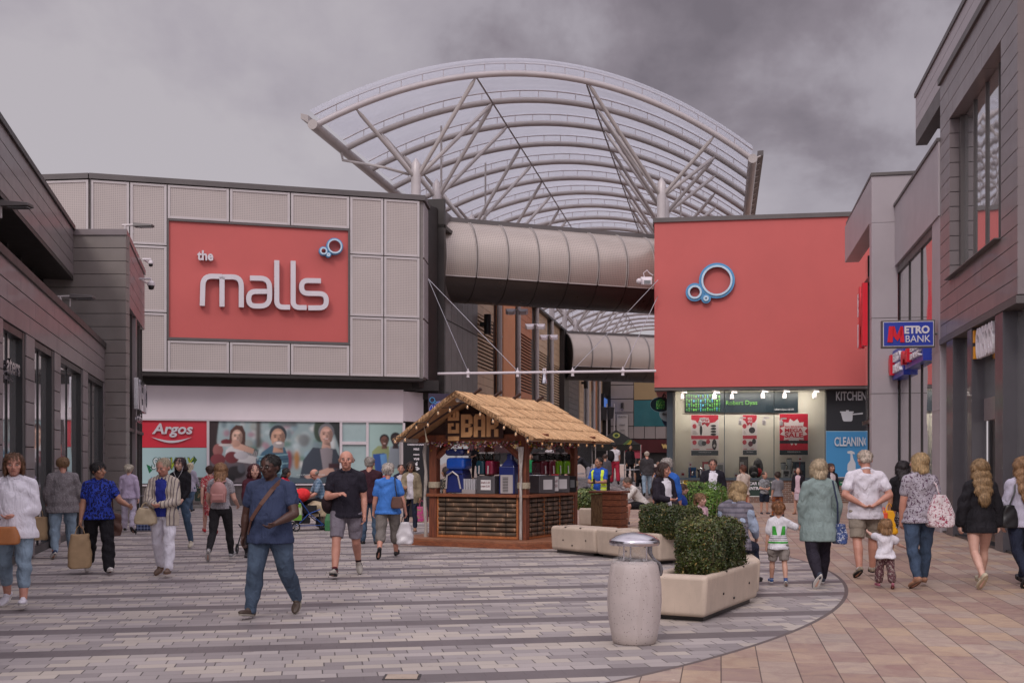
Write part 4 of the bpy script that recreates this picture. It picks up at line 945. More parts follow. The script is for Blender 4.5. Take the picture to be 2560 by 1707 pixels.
# ------------------------------------------------------------------ passage between the two halves
PW = Wall((-3.1, 46.5), (-3.1+.186*68.5, 115.0)); PW.n = Vector((PW.t.y, -PW.t.x, 0))
pb = thing('arcade_building', 'long timber and grey clad wall with pipes running back under the canopy', 'building', (0, 60, 0))
def pu(u): return PW.uv(u, 900)[0]
tan = mat('pale timber cladding', '#c2a688', .55, 0, .10, 1.4); brown = mat('brown timber cladding', '#b9744e', .55, 0, .12, 1.4)
orange = mat('orange render', '#d48c5c', .6, 0, .05, 1)
ZW0, ZW1 = 4.7, 11.4
mb = MB(); mb.wbox(PW, .2, pu(1193), ZW0, ZW1+1.0, -.4, -.03); mb.wbox(PW, pu(1193), PW.L, ZW0-.02, ZW1, -.6, -.16); mb.wbox(PW, 0.3, PW.L, 0, ZW0-.4, -4, -1.2); mb.build('backing_wall', dark_metal, pb)
mb = MB()
n = 7; L0 = pu(1193)
for i in range(n): mb.wbox(PW, .25+i*(L0-.25)/n+.03, .25+(i+1)*(L0-.25)/n-.0, ZW0, 7.75, -.03, .02); mb.wbox(PW, .25+i*(L0-.25)/n+.03, .25+(i+1)*(L0-.25)/n, 7.8, ZW1+1, -.03, .02)
mb.build('grey_panels', mat('grey panel', '#635c5b', .45, .1, .07, 1), pb)
def strip(u0, u1, m_, name, lou=None):
    s0, s1 = pu(u0), pu(u1); z0, z1 = ZW0, ZW1
    mb = MB()
    if lou:
        planks(mb, PW, s0, s1, z0, lou[0], -.15, 0, .42, .02); mb.build(name, m_, pb)
        mb = MB(); planks(mb, PW, s0, s1, lou[1], z1, -.15, 0, .42, .02); o = mb.build(name, m_, pb)
        mb = MB(); zz = lou[0]+.1
        while zz < lou[1]-.06:
            mb.wbox(PW, s0+.03, s1-.03, zz, zz+.085, -.14, -.02); zz += .185
        mb.build('louvre', tan if m_ is not brown else mat('brown louvre', '#a36a4a', .55), o)
    else: planks(mb, PW, s0, s1, z0, z1, -.15, 0, .42, .02); mb.build(name, m_, pb)
strip(1193, 1234, tan, 'timber_panel', (6.3, 8.9))
mb = MB(); mb.wbox(PW, pu(1247), pu(1277), ZW0, ZW1, -.15, .25); mb.build('orange_pier', orange, pb)
strip(1295, 1330, brown, 'timber_panel', (5.9, 9.3)); strip(1341, 1368, tan, 'timber_panel', (5.7, 8.9)); strip(1378, 1399, tan, 'timber_panel', (5.6, 8.6))
mb = MB(); mb.wbox(PW, pu(1399), pu(1411), 0, ZW1, -.3, .35); mb.build('dark_pier', dark_metal, pb)
mb = MB(); mb.wbox(PW, .0, .22, ZW0-.2, ZW1+1.2, -.5, .3); mb.build('dark_pier', dark_metal, pb)
sb = pu(1411); strip(1411, 1447, mat('grey panel', '#635c5b', .45), 'timber_panel')
for (u0, u1, m_) in ((1449, 1462, tan), (1470, 1478, tan), (1483, 1492, brown), (1496, 1507, tan), (1510, 1518, brown)): strip(u0, u1, m_, 'timber_panel')
mb = MB(); mb.wbox(PW, pu(1459), pu(1470), 4.2, 9, -.1, .02); mb.build('window_pane', coated, pb); mb = MB(); mb.wbox(PW, pu(1478), pu(1488), 4.2, 8.2, -.1, .02); mb.build('window_pane', coated, pb)
for (u, uu) in ((1235, 1246), (1283, 1294), (1330, 1340), (1368, 1378), (1462, 1466), (1478, 1482), (1492, 1496)):
    s0 = (pu(u)+pu(uu))/2; r_ = .15
    mb = MB(); mb.tube([PW.P(s0, ZW0-.5, .17), PW.P(s0, ZW1, .17)], r_, 14); mb.tube([PW.P(s0, 8.2, .17), PW.P(s0, 8.3, .17)], r_+.02, 14); mb.build('downpipe', canopy_steel, pb, smooth=True)
mb = MB(); mb.wbox(PW, 0, PW.L, ZW1, ZW1+.15, -.6, .3); mb.build('roof_edge', dark_metal, pb); mb = MB(); mb.wbox(PW, -.3, PW.L, ZW0-.42, ZW0-.02, -2, .12); mb.build('canopy_edge', dark_metal, pb)
mb = MB(); mb.wbox(PW, .5, PW.L, 0.0, ZW0-.42, -1.0, -.9); mb.build('shop_glazing', coated, pb)
# dark recessed strip joining the mall building
mb = MB(); NB = Wall((gx(1062, 45.5), 45.6), (gx(1094, 46.4), 46.4)); mb.wbox(NB, -.4, NB.L+.02, ZB-.3, 12.2, -.5, -.02); mb.build('dark_joint', dark_metal, mall)
mb = MB(); mb.wbox(NB, -.36, -.28, ZB, 12.0, -.019, .03); mb.build('joint_trim', mat('cream trim', '#b9a98c', .5), mall)

# far end of the passage
EW = Wall((gx(1440, 112), 112.0), (gx(1800, 108), 108.0))
ew = thing('end_building', 'distant store front closing the passage under the second bridge', 'building', (10, 110, 0))
def eb(name, rects, m_, d0=-.2, d1=0.0):
    mb = MB()
    for (u0, v0, u1, v1) in rects: s0, s1, z0, z1 = EW.rect(u0, v0, u1, v1); mb.wbox(EW, s0, s1, z0, z1, d0, d1)
    return mb.build(name, m_, ew)
gp_ = mat('taupe panel', '#8f8480', .5, 0, .06, .6)
eb('grey_panels', [(1527, 945, 1583.5, 961), (1527, 963, 1583.5, 996), (1527, 998, 1583.5, 1030), (1527, 1032, 1583.5, 1064), (1527, 1066, 1583.5, 1096)]+[(1585+i*27, 1066, 1610.5+i*27, 1096) for i in range(8)], gp_)
eb('backing_wall', [(1440, 850, 1800, 1160)], mat('dark backing', '#2c2827', .7, 0, .2, .5), -1.0, -.21)
eb('cream_panel', [(1585, 890, 1800, 997.5)], mat('cream render', '#9c835e', .6, 0, .04, 1)); eb('teal_window', [(1585, 999, 1800, 1064.5)], mat('teal glazing', '#34696e', .2, 0, .12, .8, coat=.5))
eb('shop_fascia', [(1560, 1098, 1800, 1131)], mat('store maroon', '#4a1116', .5, 0, .1, 1), -.2, .1)
wtext('shop_lettering', 'wilko', EW, 1654, 1105, 1700, 1121, .12, .1, mat('cream letters', '#cfae6e', .4), ew, off=.05)
eb('shop_interior', [(1560, 1132, 1800, 1156)], mat('maroon interior', '#2a1214', .7, 0, .4, .8), -3, -.5)
t = thing('directory_sign', 'tall pale sign headed Leisure Mall on the far grey wall', 'sign', EW.P(EW.uv(1555, 1093)[0], 4, 0))
A = Art(EW, .1); A.rect(1541, 1035, 1571, 1093, '#56504e'); A.rect(1542, 1036, 1570, 1092, '#b3aaa4'); A.done('sign_board', t)
for s_, v in (('LEISURE MALL', 1039), ('RESTAURANTS', 1060), ('CINEMA', 1073), ('TOILETS', 1083)):
    w_ = 11 if v == 1039 else 7 if v < 1070 else 6; wtext('sign_lettering', s_, EW, 1556-w_, v, 1556+w_, v+4, .2, .02, mat('sign ink', '#55504e', .5), t)
t = thing('wall_lamp', 'small dark box lamp on the far grey wall above the directory sign', 'lamp', EW.P(EW.uv(1556, 1013)[0], 8, 0))
mb = MB(); s0, s1, z0, z1 = EW.rect(1553, 1007, 1559, 1021); mb.wbox(EW, s0, s1, z0, z1, 0, .3); mb.build('lamp_body', dark_metal, t); mb = MB(); mb.wbox(EW, s0+.05, s1-.05, z0-.05, z0-.005, .04, .26); mb.build('lamp_glass', white_metal, t)
# round hanging store signs next to the red box
t = thing('hanging_sign', 'dark oval sign with a green emblem hung under the red box', 'sign', (gx(1652, 50), 50, 4))
OS = Wall((gx(1620, 50), 50.0), (gx(1690, 50.3), 50.3)); A = Art(OS, 0); A.ell(1651, 1011, 26, 19, '#6f8f9b', n=32); A.ell(1651, 1011, 25, 18, '#14262e', n=32)
A.poly([(1640, 1022), (1640, 1006), (1645, 999), (1651, 996), (1658, 999), (1662, 1006), (1662, 1022)], '#2f7a44')
rnd = random.Random(3)
for i in range(50): A.ell(rnd.uniform(1641, 1661), rnd.uniform(1002, 1021), 1.2, 1, rnd.choice(['#7cc35a', '#183a28', '#9ad070']), n=6)
A.done('sign_face', t); mb = MB(); ringp(mb, OS, OS.uv(1668, 988), .16, .2, 0, .04); ringp(mb, OS, OS.uv(1660, 991), .07, .1, 0, .05); mb.tube([OS.P(*OS.uv(1668, 985), 0), OS.P(*OS.uv(1668, 960), 0)], .03); mb.build('sign_rings', dark_metal, t)
t = thing('hanging_sign', 'grey round sign partly behind the dark oval one', 'sign', (gx(1672, 52), 52, 4))
OS2 = Wall((gx(1640, 52), 52.0), (gx(1700, 52.3), 52.3)); A = Art(OS2, 0); A.ell(1678, 1044, 24, 26, '#1c2c44', n=32); A.ell(1672, 1034, 24, 20, '#8d9ca3', n=32); A.done('sign_face', t)
wtext('sign_lettering', 'the smart', OS2, 1655, 1031, 1690, 1038, .03, .01, dark_metal, t)
mb = MB(); mb.tube([OS2.P(*OS2.uv(1680, 1012), -.04), OS2.P(*OS2.uv(1680, 950), -.04)], .03); mb.build('sign_hanger', dark_metal, t)

# ------------------------------------------------------------------ footbridges
def bridge(label, A, B, zc, ra, rz, nseg, perfd, s0=0):
    W = Wall(A, B); W.n = Vector((W.t.y, -W.t.x, 0)); t = thing('footbridge', label, 'footbridge', (A[0], A[1], zc-rz))
    seg = W.L/nseg; pm = perf('bridge perforated sheet', W.t, '#b3a7a0', .36, .08 if perfd else .3, .25, .45) if perfd else mat('bridge plain sheet', '#b8aba2', .38, .3, .06, .6)
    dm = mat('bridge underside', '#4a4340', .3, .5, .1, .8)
    def P(s, th, r=1.0): return W.P(s, zc+rz*r*math.sin(th), ra*r*math.cos(th))
    mb = MB(); ths = [2*math.pi*i/32 for i in range(32)]
    mb.loft([[P(s, th, .97) for th in ths] for s in (0, W.L)]); mb.build('deck_tube', dark_metal, t, smooth=True)
    for i in range(nseg):
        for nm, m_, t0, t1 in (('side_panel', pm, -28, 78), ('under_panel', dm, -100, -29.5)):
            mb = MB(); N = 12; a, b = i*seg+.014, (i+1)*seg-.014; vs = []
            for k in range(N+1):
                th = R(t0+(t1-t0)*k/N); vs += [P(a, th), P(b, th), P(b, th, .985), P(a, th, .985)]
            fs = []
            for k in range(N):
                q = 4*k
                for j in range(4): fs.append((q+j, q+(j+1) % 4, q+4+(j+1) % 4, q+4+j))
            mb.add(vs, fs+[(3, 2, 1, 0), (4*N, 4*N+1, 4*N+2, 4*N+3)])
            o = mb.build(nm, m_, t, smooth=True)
            if nm == 'side_panel':
                mb = MB()
                for q in (a+.03, b-.03): mb.tube([P(q, R(t0+(t1-t0)*k/14), 1.01) for k in range(15)], .022, 6)
                mb.tube([P(a+.03, R(t0), 1.01), P(b-.03, R(t0), 1.01)], .025, 6); mb.build('panel_edge', canopy_steel, o, smooth=True)
    mb = MB(); mb.wbox(W, 0, W.L, zc+rz-.12, zc+rz+.1, -1.2, ra*.32); mb.build('roof_edge', trim_grey, t); return t
bridge('near curved tube footbridge of perforated metal crossing to the red building', (-3.4, 48.9), (10.0, 54.2), 10.45, 1.6, 1.76, 10, True)
bridge('far smooth tube footbridge seen below the nearer one', (gx(1408, 83), 83), (18.5, 89), 9.55, 1.7, 1.75, 10, False)

# ------------------------------------------------------------------ air-cushion canopy
def film():
    m, nt, p = newmat('clear cushion film'); p.inputs['Base Color'].default_value = (.72, .71, .74, 1); p.inputs['Roughness'].default_value = .12
    t = nt.nodes.new('ShaderNodeBsdfTransparent'); t.inputs[0].default_value = (.93, .935, .95, 1)
    tr = nt.nodes.new('ShaderNodeBsdfTranslucent'); tr.inputs[0].default_value = (.8, .82, .9, 1)
    tc = nt.nodes.new('ShaderNodeTexCoord'); x, y, z = SEP(nt, tc.outputs['Object'])
    n = NOISE(nt, COMB(nt, M(nt, 'MULTIPLY', x, .12), M(nt, 'MULTIPLY', y, 1.3), M(nt, 'MULTIPLY', z, 1.3)), 1.0, 4, .6, .8)
    lw = nt.nodes.new('ShaderNodeFresnel'); lw.inputs[0].default_value = 1.28
    a = nt.nodes.new('ShaderNodeMixShader'); a.inputs[0].default_value = .5; nt.links.new(p.outputs[0], a.inputs[1]); nt.links.new(tr.outputs[0], a.inputs[2])
    b = nt.nodes.new('ShaderNodeMixShader')
    fac = M(nt, 'ADD', M(nt, 'MULTIPLY', M(nt, 'POWER', n, 2.4), .22), M(nt, 'MULTIPLY', lw.outputs[0], .48), clamp=True)
    nt.links.new(fac, b.inputs[0]); nt.links.new(t.outputs[0], b.inputs[1]); nt.links.new(a.outputs[0], b.inputs[2])
    nt.links.new(b.outputs[0], nt.nodes['Material Output'].inputs[0]); return m
film_m = film()
CL, CR, CD = Vector((-8.12, 46.0, 15.48)), Vector((11.0, 51.2, 15.5)), Vector((.66, 3.54, 0))
def arc(i, s, up=0.0):
    p = CL.lerp(CR, s)+CD*i; p.z += 2.98*(1-(2*s-1)**2)+up; return p
can = thing('canopy_roof', 'great arched canopy of steel ribs and clear air cushions on tree struts', 'canopy', (1.4, 48.6, 0))
NR = 27
for i in range(NR):
    mb = MB(); mb.tube([arc(i, k/40) for k in range(41)], .135, 14); o = mb.build('arch_rib', canopy_steel if i else pale_steel, can, smooth=True)
    mb = MB(); mb.tube([arc(i, k/40, .45) for k in range(41)], .035, 6)
    for k in range(1, 22): mb.tube([arc(i, k/22, .1), arc(i, k/22, .46)], .02, 5)
    mb.build('clamp_rail', pale_steel, o, smooth=True)
for i in range(-1, NR-1):
    for sg_, nm in ((1, 1.0), (-1, .45)):
        mb = MB(); N, K = 40, 8; vs = []
        for a in range(K+1):
            t_ = a/K; bl_ = math.sin(math.pi*t_)
            for k in range(N+1):
                s = k/N; e_ = min(1, min(s, 1-s)*9)**.5
                vs.append(tuple(arc(i+t_ if i >= 0 else -.16*(1-t_), s, .46+sg_*(bl_*.5 if i >= 0 else .10*math.sin(math.pi*min(1, t_*.5+.0)))*nm*e_)))
        mb.add(vs, [(a*(N+1)+k, a*(N+1)+k+1, (a+1)*(N+1)+k+1, (a+1)*(N+1)+k) for a in range(K) for k in range(N)])
        mb.build('air_cushion', film_m, can, smooth=True, angle=80)
for s in (0, 1):
    mb = MB(); mb.tube([arc(-.06, s), arc(NR-1, s)], .21, 14); mb.build('eave_beam', canopy_steel, can, smooth=True)
    mb = MB(); sd_ = -1 if s == 0 else 1
    a, b = arc(.0, s), arc(NR-1, s); sx = (CR-CL).normalized()*sd_
    mb.hexa([a+sx*.25+Vector((0, 0, .15)), a+sx*.55+Vector((0, 0, .25)), b+sx*.55+Vector((0, 0, .25)), b+sx*.25+Vector((0, 0, .15)), a+sx*.25+Vector((0, 0, .42)), a+sx*.55+Vector((0, 0, .47)), b+sx*.55+Vector((0, 0, .47)), b+sx*.25+Vector((0, 0, .42))])
    mb.build('gutter', canopy_steel if s == 0 else trim_grey, can)
    mb = MB()
    for k in range(NR*3): c = arc(k/3, s); mb.tube([c, c+sx*.4+Vector((0, 0, .2))], .035, 5)
    mb.build('gutter_bracket', canopy_steel, can)
nodeL = lambda i: Vector((-4.15, 48.4, 13.9))+CD*i; nodeR = lambda i: Vector((6.9, 51.7, 13.9))+CD*i
def strut(parent, a, b, r=.088):
    mb = MB(); d_ = (b-a).normalized(); mb.tube([a, a+d_*.3, b-d_*.45, b-d_*.2, b], [r*.9, r, r, r*.5, r*.4], 10); mb.build('strut', canopy_steel, parent, smooth=True)
for j, (m_, ra, rb) in enumerate(((0, 0, 1), (1, 1, 2), (3.05, 3, 4), (5.05, 5, 6), (7.05, 7, 8), (9.05, 9, 10), (11, 11, 12), (13, 13, 14), (15, 15, 16), (17, 17, 18), (19, 19, 20), (21, 21, 22), (23, 23, 24))):
    for side, nd, ss in (('l', nodeL, (.083, .347)), ('r', nodeR, (.596, .907))):
        c = nd(m_); base_z = 11.4 if j else 12.0
        mb = MB(); mb.tube([(c.x, c.y, base_z), (c.x, c.y, c.z+.1), (c.x, c.y, c.z+.65), (c.x, c.y, c.z+.9)], [.21, .21, .20, .02], 16); mast = mb.build('mast', pale_steel, can, smooth=True)
        for i_ in (ra, rb):
            for s_ in ss: strut(mast, c, arc(i_, s_))
for s_ in (.347, .596):
    mb = MB(); mb.tube([arc(i_/2, s_, -.15) for i_ in range(0, NR*2-1)], .04, 6); mb.build('tie_rod', mat('shaded steel', '#7d7472', .5), can, smooth=True)  # tie rods in a darker grey than the ribs
mb = MB(); a = arc(.9, 0)-Vector((0, 0, .2)); mb.tube([a+Vector((0, 0, .1)), a+Vector((.1, 0, -.35)), nodeL(-.1)+Vector((-1.2, -.4, .3)), nodeL(0)+Vector((-.3, 0, .2))], .06, 8); mb.build('drain_pipe', canopy_steel, can, smooth=True)
for (i_, s_, ro) in ((1.5, .20, 3.2), (3.5, .23, 3.0), (3.0, .80, 3.0)):
    mb = MB(); p_ = arc(i_, s_); mb.tube([p_, (p_.x, p_.y, 11.5)], .05, 8); mb.build('drop_pipe', canopy_steel, can, smooth=True)

# ------------------------------------------------------------------ catenary bar with cables
cb = thing('suspended_bar', 'thin white bar slung on steel cables across the passage mouth', 'cable bar', (gx(1250, 46), 46, 5.3))
p0, p1 = Vector((gx(1094, 46), 46, gz(934, 46))), Vector((gx(1640, 46.2), 46.2, gz(927, 46.2)))
mb = MB(); mb.tube([p0, p1], .055, 10); mb.build('bar', white_metal, cb, smooth=True)
def on(u): return p0.lerp(p1, (gx(u, 46)-p0.x)/(p1.x-p0.x))
aL = Vector((gx(1070, 45.6), 45.6, gz(697, 45.6))); aR = Vector((gx(1645, 46.2), 46.2, gz(740, 46.2))); aR2 = Vector((gx(1645, 46.2), 46.2, gz(700, 46.2)))
for (a, u) in ((aL, 1170), (aL, 1294), (aR, 1558), (aR2, 1432)):
    mb = MB(); mb.tube([a, on(u)+Vector((0, 0, .06))], .014, 5); mb.build('cable', steel, cb, smooth=True)
    mb = MB(); c = on(u); mb.tube([c-Vector((.07, 0, 0)), c+Vector((.07, 0, 0))], .085, 8); mb.tube([c-Vector((0, 0, .17)), c+Vector((0, 0, .2))], [.07, .02], 8); mb.build('clamp', white_metal, cb, smooth=True)
t = thing('pendant_lamp', 'silver cylindrical lamp hanging from the middle of the suspended bar', 'lamp', (*on(1361).xy, 4.8))
c = on(1361); mb = MB(); mb.lathe([(.06, -.48), (.13, -.45), (.12, -.3), (.09, -.22), (.08, 0), (.1, .1)], c, 16); mb.build('lamp_body', steel, t, smooth=True)
mb = MB(); mb.box(c.x-.07, c.x+.07, c.y-.09, c.y+.09, c.z-.06, c.z+.16); mb.build('lamp_hook', white_metal, t)

# ------------------------------------------------------------------ street lamps on roof edges, cameras, floods
def led(u, v, Y, w, label, yaw=0):
    x, z = gx(u, Y), gz(v, Y); t = thing('street_lamp', label, 'lamp', (x, Y, z)); L = w/F*Y
    mb = MB(); mb.hexa([(x-L*.45, Y-.13, z-.02), (x+L*.5, Y-.13, z-.01), (x+L*.5, Y+.13, z-.01), (x-L*.45, Y+.13, z-.02), (x-L*.45, Y-.1, z+.09), (x+L*.5, Y-.11, z+.045), (x+L*.5, Y+.11, z+.045), (x-L*.45, Y+.1, z+.09)])
    mb.build('lamp_head', trim_grey, t, bevel=.012)
    mb = MB(); mb.tube([(x-L*1.05, Y, z+.03), (x-L*.4, Y, z+.04)], .03, 8); mb.tube([(x-L*.9, Y, z+.03), (x-L*.9, Y, z-.3)], .035, 8); mb.tube([(x-L*.5, Y, z+.03), (x-L*.5, Y, z-.2)], .02, 8); mb.build('lamp_arm', pale_steel, t, smooth=True)
    mb = MB(); mb.box(x-L*.2, x+L*.45, Y-.09, Y+.09, z-.035, z-.022); mb.build('lamp_lens', mat('lamp lens', '#77787a', .2), t)
led(358, 566, 30.8, 50, 'flat grey street lamp on top of the corner block on the left')
led(205, 745, 26.5, 60, 'flat grey street lamp on the low roof below the ribbon window')
led(40, 516, 19.0, 75, 'flat grey street lamp cut by the left edge of the photo')
def dome(u, v, Y, r, label, lower=True):
    x, z = gx(u, Y), gz(v, Y); t = thing('security_camera', label, 'camera', (x, Y, z)); k = r/F*Y
    mb = MB(); mb.lathe([(k*.95, -.15*k), (k, .1*k), (k*.9, .7*k), (k*.3, 1.2*k), (.01, 1.25*k)], (x, Y, z), 18); mb.build('camera_housing', white_metal, t, smooth=True)
    mb = MB(); mb.lathe([(.01, -1.25*k), (k*.6, -1.1*k), (k*.8, -.5*k), (k*.8, -.16*k)], (x, Y, z), 18); mb.build('camera_dome', plastic_black, t, smooth=True)
    mb = MB(); mb.tube([(x, Y, z+1.2*k), (x, Y, z+1.7*k), (x-3*k, Y, z+1.7*k), (x-3.2*k, Y+.8, z+1.6*k)], .03, 8); mb.build('camera_arm', white_metal, t, smooth=True)
dome(378, 713, 34, 9.5, 'white dome camera with a black lower half beside the red sign'); dome(377, 659, 35, 6.5, 'small white dome camera above the larger one by the red sign')
def flood(u, v, Y, label, s=1.0):
    x, z = gx(u, Y), gz(v, Y); t = thing('flood_lamp', label, 'lamp', (x, Y, z)); k = .26*s
    for q in (-1, 1):
        k *= 1.0; c = Vector((x+q*k*1.1, Y, z)); mb = MB(); mb.loft([[c+Vector((a*k*.55, -.25, -k*.5+b*k*.3)) for a, b in ((-1, -1), (1, -1), (1, 1), (-1, 1))], [c+Vector((a*k*.9, .1, b*k*.5)) for a, b in ((-1, -1), (1, -1), (1, 1), (-1, 1))], [c+Vector((a*k*.6, .3, b*k*.3)) for a, b in ((-1, -1), (1, -1), (1, 1), (-1, 1))]])
        mb.build('lamp_head', white_metal, t, bevel=.02)
    mb = MB(); mb.tube([(x-k*1.8, Y+.2, z+k*.4), (x+k*1.4, Y+.2, z+k*.4)], .03, 6); mb.tube([(x-k*1.8, Y+.2, z+k*.4), (x-k*1.8, Y+.9, z+k*.4)], .03, 6); mb.build('bracket', white_metal, t)
for (u, v, s_, l) in ((1292, 778, 52, 'first'), (1338, 815, 58, 'second'), (1372, 842, 63, 'third')):
    flood(u, v, s_, 'pale twin floodlight on the %s pipe along the timber wall' % l)
flood(1515, 945, 95, 'small pale twin floodlight under the far bridge'); 
t = thing('flood_lamp', 'white round floodlight fixed at the left edge of the red box', 'lamp', (gx(1612, 46), 46, gz(702, 46)))
x, z = gx(1616, 45.9), gz(702, 45.9); mb = MB()
mb.loft([[Vector((x+a*.19, 45.6, z-.1+b*.11)) for a, b in ((-1, -1), (1, -1), (1, 1), (-1, 1))], [Vector((x+a*.24, 45.9, z+b*.16)) for a, b in ((-1, -1), (1, -1), (1, 1), (-1, 1))], [Vector((x+a*.14, 46.2, z+b*.1)) for a, b in ((-1, -1), (1, -1), (1, 1), (-1, 1))]]); mb.build('lamp_head', white_metal, t, bevel=.03)
mb = MB(); mb.box(x-.13, x+.13, 45.585, 45.597, z-.17, z-.03); mb.build('lamp_glass', mat('lamp lens', '#77787a', .2), t)
mb = MB(); mb.ell((x-.3, 45.9, z-.02), (.12, .14, .12)); mb.build('sensor', white_metal, t, smooth=True)
mb = MB(); mb.tube([(x+a, 46.1, z+.15+b) for a, b in ((-.05, 0), (-.1, .2), (.05, .32), (.15, .2), (.3, .1))], .02, 6); mb.build('cable_loop', white_metal, t)
for (u, v, Y, l) in ((1199, 811, 51, 'near'), (1453, 957, 88, 'far')):
    a = PW.uv(u, v)[0]; z = PW.uv(u, v)[1]; t = thing('wall_lamp', 'black up-and-down cylinder lamp on the %s end of the timber wall' % l, 'lamp', PW.P(a, z, .1))
    mb = MB(); c = PW.P(a, z, .4); mb.tube([c-Vector((0, 0, .48)), c+Vector((0, 0, .48))], .18, 14); mb.build('lamp_body', plastic_black, t, smooth=True)
    mb = MB(); mb.wbox(PW, a-.12, a+.12, z-.1, z+.1, 0.03, .25); mb.build('bracket', plastic_black, t)
t = thing('display_screen', 'lit blue screen on the side wall deep in the passage', 'screen', PW.P(pu(1505), 6, .2))
a = pu(1505); mb = MB(); mb.wbox(PW, a-3.2, a+2.5, PW.uv(1505, 1052)[1], PW.uv(1505, 988)[1], .1, .5); mb.build('screen_case', plastic_black, t)
mb = MB(); mb.wbox(PW, a-2.9, a+2.2, PW.uv(1505, 1040)[1], PW.uv(1505, 998)[1], .5, .52); mb.build('screen_panel', mat('lit screen', '#3558a8', .3, 0, .6, .5, emit=(srgb('#5a86d8'), .55)), t)
for (u, l) in ((1510, 'nearer'), (1528, 'farther')):
    x, Y = gx(u, 75), 75; t = thing('loudspeaker', '%s black loudspeaker on a pole in the passage' % l, 'speaker', (x, Y, 1)); mb = MB(); z0, z1 = gz(1049, Y), gz(1016, Y)
    mb.hexa([(x-.16, Y-.1, z0), (x+.12, Y-.1, z0+.1), (x+.12, Y+.2, z0+.1), (x-.16, Y+.2, z0), (x-.22, Y-.1, z1), (x+.22, Y-.1, z1-.05), (x+.22, Y+.2, z1-.05), (x-.22, Y+.2, z1)]); mb.build('speaker_box', plastic_black, t, bevel=.02)
    mb = MB(); mb.tube([(x+.2, Y+.1, ground_z(x, Y)), (x+.2, Y+.1, z1+.2)], .04, 8); mb.build('pole', canopy_steel, t)
# market gazebo with coloured flashes
t = thing('market_gazebo', 'black pointed gazebo roof with green and yellow flashes beyond the thatched bar', 'gazebo', (gx(1535, 58), 58, .8))
x, Y = gx(1540, 58), 58.0; za, zb_ = gz(1074, Y), gz(1112, Y); mb = MB(); w = 1.15
cs = [(x-w, Y-w, zb_), (x+w, Y-w, zb_), (x+w, Y+w, zb_), (x-w, Y+w, zb_)]
mb.add(cs+[(x, Y, za)], [(0, 1, 4), (1, 2, 4), (2, 3, 4), (3, 0, 4)]); mb.prism([(c[0], c[1], zb_-.28) for c in cs], (0, 0, .27)); mb.build('roof', mat('black canvas', '#22211e', .7), t)
mb = MB()
for c in cs: mb.tube([(c[0], c[1], .8), c], .03, 6)
mb.build('frame', canopy_steel, t)
GW = Wall((x-w, Y-w-.01), (x+w, Y-w-.01)); A = Art(GW, .01); A.poly([(1556, 1111), (1566, 1111), (1578, 1099), (1570, 1099)], '#5e7a4e'); A.poly([(1566, 1111), (1576, 1111), (1580, 1104), (1578, 1099)], '#b3a23c'); A.ell(1541, 1088, 9, 6.5, '#b9c06a', n=18); A.ell(1541, 1088, 5, 4, '#3c5a33', n=18); A.done('valance_print', t)
# totem listing the shops
TW = Wall((gx(1007, 34), 34.0), (gx(1082, 34.35), 34.35)); t = thing('directory_totem', 'black totem listing DEBENHAMS and other shops in white beside the bar', 'sign', TW.P(.45, 0))
s0, s1, z0, z1 = TW.rect(1008, 1103, 1080, 1290); mb = MB(); mb.wbox(TW, s0, s1, 0, z1, -.2, 0); mb.build('totem_body', mat('totem black', '#26262a', .35, 0, .06, 1, coat=.3), t, bevel=.008)
mb = MB(); mb.wbox(TW, s0-.06, s0-.005, 0, z1, -.21, .01); mb.build('totem_edge', pale_steel, t)
for s_, v0, v1, w in (('DEBENHAMS', 1109, 1113, 22), ('M&S', 1119.5, 1125, 7), ('next', 1133.5, 1138, 7.5), ('vue', 1144, 1149.5, 7)):
    wtext('totem_lettering', s_, TW, 1041-w, v0, 1041+w, v1, .004, .006, white_paint, t, off=.03)
A = Art(TW, .004); A.ell(1041, 1160, 3.4, 3.8, '#dcdce0'); A.ell(1042.5, 1154.6, 1.5, 1, '#dcdce0'); A.ell(1044.6, 1159.5, 1.4, 1.6, '#26262a')
A.ell(1041, 1171, 6, 5, '#dcdce0'); A.ell(1041, 1171, 4, 3.2, '#26262a'); A.rect(1033, 1169.7, 1049, 1172.5, '#dcdce0'); A.done('totem_logo', t)
# A-board
t = thing('pavement_sign', 'framed dark green pavement sign standing by the shop window', 'sign', gp(506, 1268)); BW = Wall((gx(482, 41), 41.0), (gx(530, 41.1), 41.1))
s0, s1, z0, z1 = BW.rect(484, 1192, 528, 1255); mb = MB(); mb.wbox(BW, s0, s1, z0, z1, -.06, 0); mb.build('frame', mat('grey frame', '#8b8683', .4, .5), t, bevel=.01)
A = Art(BW, .004); A.rect(487, 1195, 526, 1252, '#2b3b33')
for i in range(26): A.ell(random.Random(i).uniform(490, 523), random.Random(i+50).uniform(1224, 1248), 2.5, 2.5, random.Random(i+9).choice(['#5d4a3c', '#7a6a50', '#3f4a3a', '#8a7258']), n=8)
A.done('poster', t)
for i, s_ in enumerate(('OUR RIVALS', 'HOPED WE WOULD', 'KEEP THIS', 'A SECRET')): wtext('sign_lettering', s_, BW, 492, 1198+i*6, 520, 1202.5+i*6, .03, .003, mat('chalk', '#a7aaa0', .6), t)
mb = MB(); mb.wbox(BW, s0-.02, s1+.1, 0, .1, -.35, .25); mb.wbox(BW, s0+.2, s1-.2, .1, z0, -.06, -.02); mb.build('base', mat('grey base', '#77726f', .6), t, bevel=.02)
